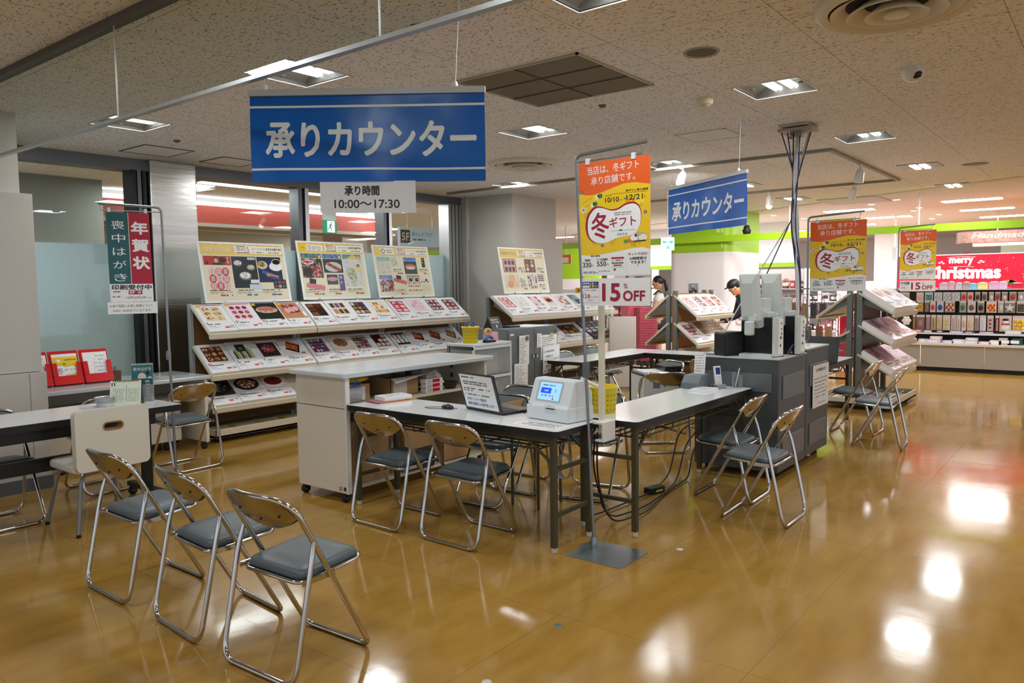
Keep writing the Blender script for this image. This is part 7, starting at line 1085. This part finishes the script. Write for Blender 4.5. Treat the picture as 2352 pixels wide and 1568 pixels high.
row2 = [(2078,2102,('#cfc9cc','#3c3434'),'blob','black and white'),(2106,2122,('#a8905c','#d9a41c','#f0d060'),'balls','gold bauble'),(2125,2137,('#7c6862','#a08c7c'),'strip','brown twig'),(2139,2152,('#e6d6dc','#c43c4c'),'blob','pink card'),(2155,2172,('#cfd4e2','#1c4cb4'),'blob','royal blue ball'),(2175,2199,('#b4a89c','#b0342c','#e3dccb'),'balls','felt reindeer face'),(2210,2226,('#a8aaa4','#2c7a3c'),'blob','green wreath'),(2229,2248,('#d0cccf','#6c5450'),'blob','silver and brown'),(2252,2268,('#9c9498','#2c2628'),'blob','black bell'),(2273,2296,('#ecdde2','#d42434','#e9c02c'),'balls','red and yellow on pink'),(2299,2312,('#b9b9b4','#c9ccc8'),'blob','frosted bauble'),(2314,2338,('#8c8c88','#dcdedc'),'star','silver wire star'),(2341,2360,('#c4bca8','#4a4440'),'balls','beige face')]
for a in row2: pack(a[0], a[1], .965, 1.155, a[2], 'hanging pack with %s, middle hook row of the Christmas display' % a[4], a[3])
row3 = [(2096,2103,('#8c7440','#d9a83c'),'strip','gold tinsel'),(2105,2126,('#8c706c','#a4807c'),'blob','tall brown bag'),(2129,2140,('#a08888','#b49c9c'),'strip','narrow mauve card'),(2142,2154,('#c4b49c','#a87c1c'),'strip','old gold chain'),(2156,2169,('#d4c9b4','#d9b43c'),'strip','bright gold chain'),(2171,2189,('#e0d4d2','#d9cf9c'),'balls','pearl and gold bells'),(2191,2203,('#cfc4c6','#b9aaac'),'strip','grey ribbon'),(2204,2214,('#e0d8da','#c4a49c'),'strip','thin white card'),(2216,2227,('#ece2e4','#d9a48c'),'blob','heart charm'),(2229,2245,('#e0d4c4','#d9b48c'),'blob','reindeer tag'),(2247,2257,('#a89ca0','#8c8084'),'strip','grey sprig'),(2259,2273,('#e0dce4','#cfd4e6'),'strip','white snow garland'),(2276,2290,('#c4b4b9','#d9c4c9','#8c2434'),'strip','red and silver garland'),(2294,2303,('#8c3440','#d9b9bd'),'strip','dark red garland'),(2304,2331,('#d9cfc0','#f0f0f0'),'snow','snowman in black hat'),(2333,2360,('#e6dcd9','#f0d42c','#e9a41c'),'balls','yellow wreath')]
for a in row3: pack(a[0], a[1], .665, .92, a[2], 'hanging pack with %s, lowest hook row of the Christmas display' % a[4], a[3])
mb = MB(); [mb.ell((14.5, yy(2083)+.045*math.cos(a), .82+.05*math.sin(a)), (.02,.028,.03), PAPER, 10, 6) for a in [k*PI/3 for k in range(6)]]; mb.ell((14.49,yy(2083),.82),(.02,.03,.03),PAPER,8,5); tag(mb.build('snowflake_ornament'), 'white puffy flower ornament left of the brown bag on the Christmas display', 'ornament')
for k, (px, w, z0, h, c, lb) in enumerate(((2170,.16,1.35,.10,'#c9b4c4','clear tub of lilac trees'),(2188,.12,1.35,.12,'#d9a8b4','pink tree ornament'),(2206,.13,1.35,.10,'#c4c4d4','grey tree ornament'),(2224,.14,1.35,.11,'#b49c94','brown house ornament'),(2240,.14,1.35,.085,'#7cc4e0','blue and pink tub'),(2262,.19,1.35,.10,'#f0e08c','yellow tub'),(2288,.19,1.35,.11,'#e6b0d0','pink tub'),(2308,.15,1.35,.11,'#e0c4dc','lilac tub'),(2340,.22,1.35,.085,'#d4203c','red tub'),
   (2110,.20,.627,.04,'#e0506c','flat coral pack'),(2135,.14,.627,.03,'#e6e6ea','white folded pack'),(2165,.14,.627,.035,'#4a4448','dark flat pack'),(2205,.24,.627,.03,'#d9d6da','long silver pack'),(2235,.2,.627,.028,'#5c5256','long brown pack'),(2275,.24,.627,.025,'#d9c9d4','long pale pack'),(2335,.26,.627,.055,'#f0ecf4','white box'),
   (2098,.20,.466,.03,'#e6d0c9','loose cards'),(2128,.15,.466,.055,'#d9c4d4','lilac pack'),(2155,.26,.466,.05,'#dcd0e2','lilac box with orange lid'),(2160,.20,.517,.05,'#e9d4cf','small pack stacked on the lilac box'),(2190,.2,.466,.04,'#c4c0d4','grey lilac pack'),(2214,.2,.466,.06,'#dce0ea','pale blue box'),(2243,.24,.466,.05,'#cfcfe0','wide pale box'),(2245,.2,.517,.04,'#d9d0dc','box stacked on the wide pale one'),(2276,.2,.466,.035,'#e9c4d4','pink flat pack'),(2300,.2,.466,.06,'#f0e2e6','white and pink pouch'),(2322,.22,.466,.10,'#b9bcb4','leaning grey board'),(2343,.24,.466,.10,'#1c4c44','leaning dark green board'))):
    y = yy(px); x0 = 14.62 if z0 > 1 else (14.55 if z0 > .6 else 14.36); mb = MB(); w *= .8
    if z0 > 1: mb.prism(rrect(x0, x0+.1, y-w/2, y+w/2, .02, 3), z0+.001, z0+h, mat(c, .3)); mb.ell((x0+.05, y, z0+h), (.04, w*.4, .012), PKB, 8, 4)
    else: mb.box(x0, x0+.18, y-w/2, y+w/2, z0+.001, z0+h, mat(c, .3)).box(x0-.001, x0, y-w*.3, y+w*.3, z0+h*.25, z0+h*.75, PAPER)
    tag(mb.build('shelf_pack'), '%s on the %s shelf of the Christmas display' % (lb, 'top' if z0 > 1 else 'upper' if z0 > .6 else 'lower'), 'packet', 'packs on the Christmas display shelves')
# wood-look hanging sign
t = thing('handmade_sign', 'brown wood-look hanging sign with white cursive lettering above the Christmas board', 'sign', (17.5, 1.8, 2.2)); M_WD = food(['#6c4c42','#8c6c60','#7c5a50'], 14., kind='n'); mb = MB(); y0 = 2.62; n = 10
cv = [(17.5 + .35*(1-math.sin(PI/2*k/n)), y0+.35*(1-math.cos(PI/2*k/n))*-1+.0) for k in range(n+1)]; prof = [(17.85, y0+.02)] + [(17.85-.35*math.sin(PI/2*k/n), y0-.30+.30*math.cos(PI/2*k/n)) for k in range(n+1)] + [(17.5, -2.5)]
mb.add([(x,y,2.22) for x, y in prof] + [(x,y,2.44) for x, y in prof], [(i,i+1,len(prof)+i+1,len(prof)+i) for i in range(len(prof)-1)], M_WD); p = Panel(mb, (17.5, 2.32, 2.22), (0,-1,0), (0,0,1), .003); p.text('Handmade with', .0, .085, .10, mat('#f3e6e0', .5), 1, w=1.42, shear=.3, bold=.0); mb.build('board', t)
mb = MB(); mb.add([(17.52,2.3,2.15),(17.52,-2.5,2.15),(17.52,-2.5,2.22),(17.52,2.3,2.22)], [(3,2,1,0)], mat('#f0dcd9', .5)).add([(17.52,2.3,2.15),(17.52,-2.5,2.15),(17.9,-2.5,2.15),(17.9,2.3,2.15)], [(0,1,2,3)], mat('#f0dcd9', .5)); mb.build('under_fascia', t); [MB().tube([(17.6,y,2.44),(17.6,y,CEIL)], .012, LGREY).build('rod', t) for y in (1.9, -1.0)]
t = thing('lit_sign', 'narrow lit exit sign on a white rod behind the aisle posters', 'sign', (17.0, 3.62, 1.9)); MB().box(17.0,17.14,3.56,3.62,1.92,2.16,mat('#9fe6ee', .4, emit=.9)).box(16.98,17.0,3.55,3.63,1.91,2.17,LGREY).build('face', t); MB().tube([(17.05,3.59,2.17),(17.05,3.59,CEIL)], .014, WHITE).build('rod', t)
t = thing('red_banner_strip', 'narrow dark red vertical strip sign left of the mint wall', 'sign', (19.0, 2.62, 1.7)); MB().box(19.0,19.02,2.55,2.66,1.5,2.1,mat('#7c1c2c', .5)).build('strip', t); MB().box(19.02,19.04,2.59,2.62,0,1.5,LGREY).build('pole', t)
# ---- shelves of goods
def goods(label, x, y0, y1, zs, cols, w0, w1, h0, h1, gname, seed, top=True, back=WCOL, kinds='%s goods'):
    t = thing('goods_shelf', label, 'shelf', (x, (y0+y1)/2, 0)); zt = zs[-1]+.38; MB().box(x+.30, x+.33, y0, y1, 0, zt, back).build('back', t)
    for y in (y0, y1-.02): MB().box(x, x+.32, y, y+.02, 0, zt, back).build('side', t)
    r = random.Random(seed)
    for z in zs:
        MB().box(x, x+.30, y0, y1, z-.02, z, WHITE).build('shelf', t); y = y0+.03
        while y < y1-.05:
            w = r.uniform(w0, w1); h = r.uniform(h0, h1); c = r.choice(cols); mb = MB(); d = r.uniform(.06,.2)
            if y+w > y1-.02: break
            m = mat(c, .35)
            if r.random() < .4: mb.lathe([(0,.001),(w*.42,.001),(w*.45,h*.8),(w*.25,h),(0,h)], m, (x+.02+w*.45, y+w/2, z), 10).lathe([(w*.46,h*.25),(w*.46,h*.6)], PAPER, (x+.02+w*.45, y+w/2, z), 10)
            else: mb.box(x+.02, x+.02+d, y, y+w, z+.001, z+h, m).box(x+.019, x+.02, y+w*.15, y+w*.85, z+h*.3, z+h*.7, r.choice((PAPER, mat(r.choice(cols), .4))))
            tag(mb.build('shelf_product'), gname, 'product', gname.split(' on ')[0] + ' group'); y += w + r.uniform(.005,.03)
PINKS = ['#e6a0b0','#d96c84','#f0d4d9','#c4485c','#e9e2e4','#8c5c4c','#c49c74']; MIXED = ['#4c4048','#a8384c','#d9d0d2','#5c5c68','#c4a890','#2c2830','#b9b4c4']
goods('tall shelf of pink goods right of the white column', 15.0, 4.72, 5.72, (.35,.70,1.05,1.38), PINKS, .07,.16,.14,.28, 'small pink or pale product on the tall shelf right of the white column', 11)
goods('low shelf of dark and red goods behind the red basket stack', 14.6, 7.75, 8.85, (.45,.80,1.12,1.42), MIXED, .08,.16,.14,.27, 'small dark or red product on the shelf behind the woman in white', 12); goods('shelf of mixed goods beyond the far card rack', 14.0, 8.95, 10.4, (.4,.72,1.02), MIXED, .08,.18,.12,.25, 'small mixed product on the shelf beyond the far card rack', 13)
goods('white side shelf of small goods behind the till machines', 16.4, 4.5, 5.5, (.5,.8,1.1,1.4), ['#5c5054','#d9d4d6','#a85c6c','#3c3438','#c4c0c4'], .06,.14,.1,.25, 'small product on the white side shelf behind the till machines', 14); goods('shelf of wooden boxes and cups behind the middle orange poster', 15.4, 3.2, 3.95, (.5,.82,1.12), ['#d9b48c','#5c4438','#e6e0dc','#8c3c3c','#c9bcc4'], .09,.18,.12,.24, 'wooden box or cup on the shelf behind the middle orange poster', 15)
for k in range(9):
    y = 4.58-.085*k; z = (1.12,.72)[k % 2]; mb = MB(); m = mat(('#6c5038','#3c3430','#8c6c44','#5c4434','#2c2a34')[k % 5], .7); mb.prism([(y-.06, z-.26),(y+.05, z-.26),(y+.045, z),(y-.05, z)], 0, .08, m, Matrix(((0,0,1,13.9+.05*(k % 3)),(1,0,0,0),(0,1,0,0),(0,0,0,1)))); mb.tube(fillet([(13.94+.05*(k % 3),y-.03,z),(13.94+.05*(k % 3),y,z+.14),(13.94+.05*(k % 3),y+.03,z)], .04), .006, m, 5); tag(mb.build('hanging_bag'), 'brown or dark cloth bag hanging behind the cable bundle', 'bag', 'cloth bags on the hanging rack')
t = thing('bag_rack', 'metal hanging rack of cloth bags behind the cable bundle', 'rack', (13.97, 4.2, 0)); MB().tube([(13.97,3.8,0),(13.97,3.8,1.28),(13.97,4.68,1.28),(13.97,4.68,0)], .012, CHROME).tube([(13.97,3.8,.87),(13.97,4.68,.87)], .01, CHROME).build('frame', t); MB().box(13.8,14.1,3.75,4.72,.28,.31,DGREY).build('base', t); MB().box(13.9,13.95,3.78,3.83,0,.3,DGREY).box(13.9,13.95,4.64,4.69,0,.3,DGREY).build('leg', t)
mb = MB().box(14.6,14.9,3.72,4.0,.55,1.02,mat('#c81c40', .5)).box(14.6,14.9,3.72,4.0,0,.55,mat('#a8203c', .5)); tag(mb.build('red_bin'), 'tall crimson display bin left of the aisle double rack', 'bin')
t = thing('tinsel_tree', 'small silver tinsel tree behind the aisle double rack', 'tree', (14.2, 3.62, .5)); r = random.Random(5); mb = MB()
for k in range(260): z = r.uniform(0,.48); a = r.uniform(0,6.3); rr = (.5-z)*.36*r.uniform(.6,1.1); c = Vector((14.2+rr*math.cos(a), 3.62+rr*math.sin(a), .56+z)); e = .02; mb.add([c, c+Vector((r.uniform(-e,e),r.uniform(-e,e),e)), c+Vector((r.uniform(-e,e),r.uniform(-e,e),-e))], [(0,1,2)], mat('#d9dcdc', .15, 1.))
mb.build('foliage', t); MB().tube([(14.2,3.62,0),(14.2,3.62,.6)], .03, DGREY).build('stand', t)
# ---- stacked red baskets
BRED = mat('#f27488', .35, name='red_basket_plastic'); b0 = None
for k in range(26):
    if b0 is None:
        mb = MB(); q = lambda a, b, z: [(-a,-b,z),(a,-b,z),(a,b,z),(-a,b,z)]; vs = q(.15,.105,0) + q(.20,.14,.22) + q(.215,.155,.22) + q(.215,.155,.205); fs = [(0,3,2,1)] + [(i,(i+1) % 4,4+(i+1) % 4,4+i) for i in range(4)] + [(4+i,4+(i+1) % 4,8+(i+1) % 4,8+i) for i in range(4)] + [(8+i,8+(i+1) % 4,12+(i+1) % 4,12+i) for i in range(4)]; mb.add(vs, fs, BRED); b0 = mb.build('shopping_basket'); b = b0
    else: b = b0.copy(); C.objects.link(b)
    b.location = (11.13, 6.06, .25+.0262*k); b.rotation_euler = (0,0,math.radians(52)); tag(b, 'red plastic shopping basket nested in the tall stack behind the far white desk', 'basket', 'stacked red shopping baskets')
for k, (x, y, rz, lb) in enumerate(((11.12,6.30,.9,'pinkish red shopping basket tilted on top beside the tall stack'),)):
    b = b0.copy(); C.objects.link(b); b.location = (x, y, .93); b.rotation_euler = (.25,.1,rz); tag(b, lb, 'basket', None); b['group'] = 'stacked red shopping baskets'
t = thing('basket_stand', 'low dark stand carrying the stack of red baskets', 'stand', (11.15, 6.05, 0)); MB().box(10.92,11.38,5.85,6.25,.2,.25,DGREY).build('deck', t); [MB().box(x,x+.03,y,y+.03,0,.2,DGREY).build('leg', t) for x in (10.95,11.32) for y in (5.88,6.19)];
t = thing('white_partition', 'plain white waist-high partition board behind the far desk', 'partition', (9.62, 5.55, 0)); MW = Matrix.Translation((9.62,5.57,0)) @ Matrix.Rotation(math.radians(-52),4,'Z'); MB(MW).box(-.19,.19,-.02,.02,.03,1.04,mat('#e2dcd4', .5)).build('board', t, .005); MB(MW).box(-.19,-.15,-.12,.12,0,.03,LGREY).box(.15,.19,-.12,.12,0,.03,LGREY).build('feet', t); MB(MW).lathe([(0,0),(.03,0),(.008,.03),(.006,.4)], WHITE, (-.15,0,1.04), 10).build('spindle', t)
# ================================================================ people
def skinned(name, parent, M, chains, m, sub=2):
    """chains: list of [(x,y,z,r), ...]; points given twice join up"""
    vs = []; idx = {}; es = []; rad = []
    for ch in chains:
        pv = None
        for x, y, z, r in ch:
            key = (round(x,3), round(y,3), round(z,3))
            if key not in idx: idx[key] = len(vs); vs.append(M @ Vector((x,y,z)) - ORG.get(parent, Vector())); rad.append(r)
            i = idx[key]
            if pv is not None and pv != i: es.append((pv, i))
            pv = i
    me = bpy.data.meshes.new(name); me.from_pydata([tuple(v) for v in vs], es, []); me.update(); me.materials.append(m); o = bpy.data.objects.new(name, me); C.objects.link(o); o.parent = parent; ORG[o] = ORG.get(parent, Vector()).copy()
    sk = o.modifiers.new('skin', 'SKIN'); sk.use_smooth_shade = True
    for i, r in enumerate(rad): d = me.skin_vertices[0].data[i]; d.radius = (r, r); d.use_root = (i == 0)
    s = o.modifiers.new('sub', 'SUBSURF'); s.levels = s.render_levels = sub; return o
SKINM = mat('#d9a584', .5, name='skin'); HAIR = mat('#1c1512', .45)
def head(t, M, hair, ponytail=False, cap=None):
    mb = MB(M); mb.ell((0,0,.0),(.092,.075,.115), SKINM, 20, 14).ell((.085,0,-.01),(.018,.013,.022), SKINM, 8, 6).ell((.02,0,-.07),(.062,.055,.05), SKINM, 12, 8)
    for s in (-1, 1): mb.ell((.0,s*.075,-.01),(.02,.010,.028), SKINM, 8, 6).ell((.078,s*.032,.015),(.012,.014,.008), PAPER, 8, 6).ell((.086,s*.032,.015),(.006,.007,.007), INK, 8, 6).box(.074,.088,s*.032-.015,s*.032+.015,.034,.04,HAIR)
    mb.ell((.076,0,-.06),(.012,.022,.006), mat('#a8584c', .5), 8, 6); mb.build('head', t)
    h = MB(M); h.ell((-.018,0,.03),(.098,.083,.10), hair, 20, 12)
    if ponytail: h.ell((-.11,0,.02),(.035,.03,.035), hair, 12, 8).ell((-.135,0,-.09),(.032,.034,.12), hair, 12, 10).ell((-.12,0,-.2),(.022,.024,.09), hair, 10, 8)
    h.build('hair', t)
    if cap: c = MB(M); c.ell((-.005,0,.05),(.108,.092,.085), cap, 20, 10).ell((.10,0,.045),(.06,.07,.012), cap, 12, 6); c.build('cap', t)
def hand(t, M, p, d):
    p = Vector(p); d = Vector(d).normalized(); s = d.cross(Vector((0,0,1))); s = s.normalized() if s.length > .1 else Vector((0,1,0)); ch = []
    for k in range(4): a = p + d*.045 + s*(.026*(k-1.5)); L = (.035,.042,.04,.032)[k]; b = a + d*L + Vector((0,0,-.008)); c = b + d*L*.6 + Vector((0,0,-.022)); ch.append([(*p,.020),(*a,.0105),(*b,.0085),(*c,.007)])
    th = p + s*.03 + d*.015; ch.append([(*p,.020),(*th,.011),(*(th + d*.03 + s*.015),.009)]); skinned('hand', t, M, ch, SKINM, 1)
WX, WY = 12.62, 6.55; MW = Matrix.Translation((WX, WY, 0)) @ Matrix.Rotation(math.radians(118), 4, 'Z'); t = thing('person', 'person with black ponytail and white shirt with black straps, beyond the nearest orange poster', 'person', (WX, WY, 0))
skinned('body', t, MW, [[(0,0,.88,.12),(0,0,1.05,.10),(.01,0,1.25,.12),(.0,0,1.33,.07),(.0,0,1.40,.045)],[(0,0,.88,.12),(0,.085,.82,.085),(.01,.09,.46,.055),(-.02,.09,.10,.036),(.10,.09,.035,.032)],[(0,0,.88,.12),(0,-.085,.82,.085),(.01,-.09,.46,.055),(-.02,-.09,.10,.036),(.10,-.09,.035,.032)],[(.01,0,1.25,.12),(.0,.16,1.28,.052),(.10,.20,1.05,.04),(.30,.19,1.0,.028)],[(.01,0,1.25,.12),(.0,-.16,1.28,.052),(.06,-.21,1.03,.04),(.28,-.18,.98,.028)]], SKINM)
hand(t, MW, (.32,.19,.995), (1,0,-.2)); hand(t, MW, (.30,-.175,.975), (1,0,-.2)); head(t, MW @ Matrix.Translation((.03,0,1.52)) @ Matrix.Rotation(math.radians(12),4,'Y'), HAIR, True)
skinned('shirt', t, MW, [[(0,0,.92,.135),(0,0,1.05,.122),(.01,0,1.25,.137),(0,0,1.34,.075)],[(.01,0,1.25,.137),(.0,.165,1.28,.072),(.05,.19,1.16,.062)],[(.01,0,1.25,.137),(.0,-.165,1.28,.072),(.03,-.20,1.15,.062)]], PAPER); skinned('skirt', t, MW, [[(0,0,.95,.135),(0,0,.80,.165),(0,0,.55,.185)]], mat('#1c1c22', .6)); sp = MB(MW); [sp.tube([(.10,s*.07,1.30),(.02,s*.085,1.385),(-.09,s*.08,1.32),(-.135,s*.05,1.12),(-.13,s*.02,.98)], .013, INK, 6) for s in (-1,1)]; sp.build('straps', t); [MB(MW).ell((.04,s*.09,.03),(.11,.045,.035), INK, 12, 6).build('shoe', t) for s in (-1,1)]
NX, NY_ = 12.1, 4.66; MN = Matrix.Translation((NX, NY_, 0)) @ Matrix.Rotation(math.radians(120), 4, 'Z'); t = thing('person', 'person bending forward in black cap and navy jacket with orange collar, before the white column', 'person', (NX, NY_, 0)); NAV = mat('#1c2236', .7); 
skinned('body', t, MN, [[(-.10,0,.86,.13),(-.02,0,1.05,.12),(.10,0,1.23,.12),(.16,0,1.31,.07),(.20,0,1.36,.05)],[(-.10,0,.86,.13),(-.06,.10,.80,.09),(.10,.11,.46,.06),(.0,.11,.10,.04),(.12,.11,.035,.035)],[(-.10,0,.86,.13),(-.08,-.10,.80,.09),(-.02,-.11,.45,.06),(-.14,-.11,.10,.04),(-.02,-.11,.035,.035)],[(.10,0,1.23,.12),(.12,.18,1.24,.055),(.20,.22,1.0,.042),(.40,.17,.90,.03)],[(.10,0,1.23,.12),(.12,-.18,1.24,.055),(.18,-.22,1.0,.042),(.40,-.12,.89,.03)]], SKINM)
hand(t, MN, (.42,.16,.89), (1,-.2,-.2)); hand(t, MN, (.42,-.11,.88), (1,.2,-.2)); head(t, MN @ Matrix.Translation((.25,0,1.43)) @ Matrix.Rotation(math.radians(28),4,'Y'), HAIR, False, INK)
skinned('jacket', t, MN, [[(-.10,0,.84,.16),(-.02,0,1.05,.15),(.10,0,1.23,.15),(.16,0,1.30,.095)],[(.10,0,1.23,.15),(.12,.19,1.24,.078),(.20,.23,1.0,.062),(.37,.175,.915,.045)],[(.10,0,1.23,.15),(.12,-.19,1.24,.078),(.18,-.23,1.0,.062),(.37,-.13,.905,.045)]], NAV); skinned('trousers', t, MN, [[(-.10,0,.88,.145),(-.06,.10,.80,.105),(.10,.11,.46,.078),(.0,.11,.09,.06)],[(-.10,0,.88,.145),(-.08,-.10,.80,.105),(-.02,-.11,.45,.078),(-.14,-.11,.09,.06)]], mat('#151a2a', .7)); cl = MB(MN @ Matrix.Translation((.19,0,1.335)) @ Matrix.Rotation(math.radians(30),4,'Y')); cl.lathe([(.085,0),(.072,.035),(.066,.035),(.078,0)], mat('#e8641c', .6), (0,0,0), 18).build('collar', t); mb = MB(MN); mb.box(.36,.46,-.09,.12,.86,.93,INK); mb.build('handbag', t) ; [MB(MN).ell(c,(.12,.05,.04), INK, 12, 6).build('shoe', t) for c in ((.06,.11,.035),(-.08,-.11,.035))]
MT = Matrix.Translation((15.05, 2.95, 0)) @ Matrix.Rotation(math.radians(60), 4, 'Z'); t = thing('person', 'person behind the shelf near the Christmas display, only dark hair showing', 'person', (15.05, 2.95, 0)); skinned('body', t, MT, [[(0,0,.86,.12),(0,0,1.05,.11),(0,0,1.2,.12),(0,0,1.27,.06),(0,0,1.33,.045)],[(0,0,.86,.12),(0,.09,.8,.085),(0,.09,.45,.055),(0,.09,.05,.04)],[(0,0,.86,.12),(0,-.09,.8,.085),(0,-.09,.45,.055),(0,-.09,.05,.04)],[(0,0,1.2,.12),(0,.17,1.2,.05),(.02,.2,.95,.04),(.06,.2,.75,.03)],[(0,0,1.2,.12),(0,-.17,1.2,.05),(.02,-.2,.95,.04),(.06,-.2,.75,.03)]], mat('#4c4850', .7)); head(t, MT @ Matrix.Translation((.02,0,1.42)), HAIR)
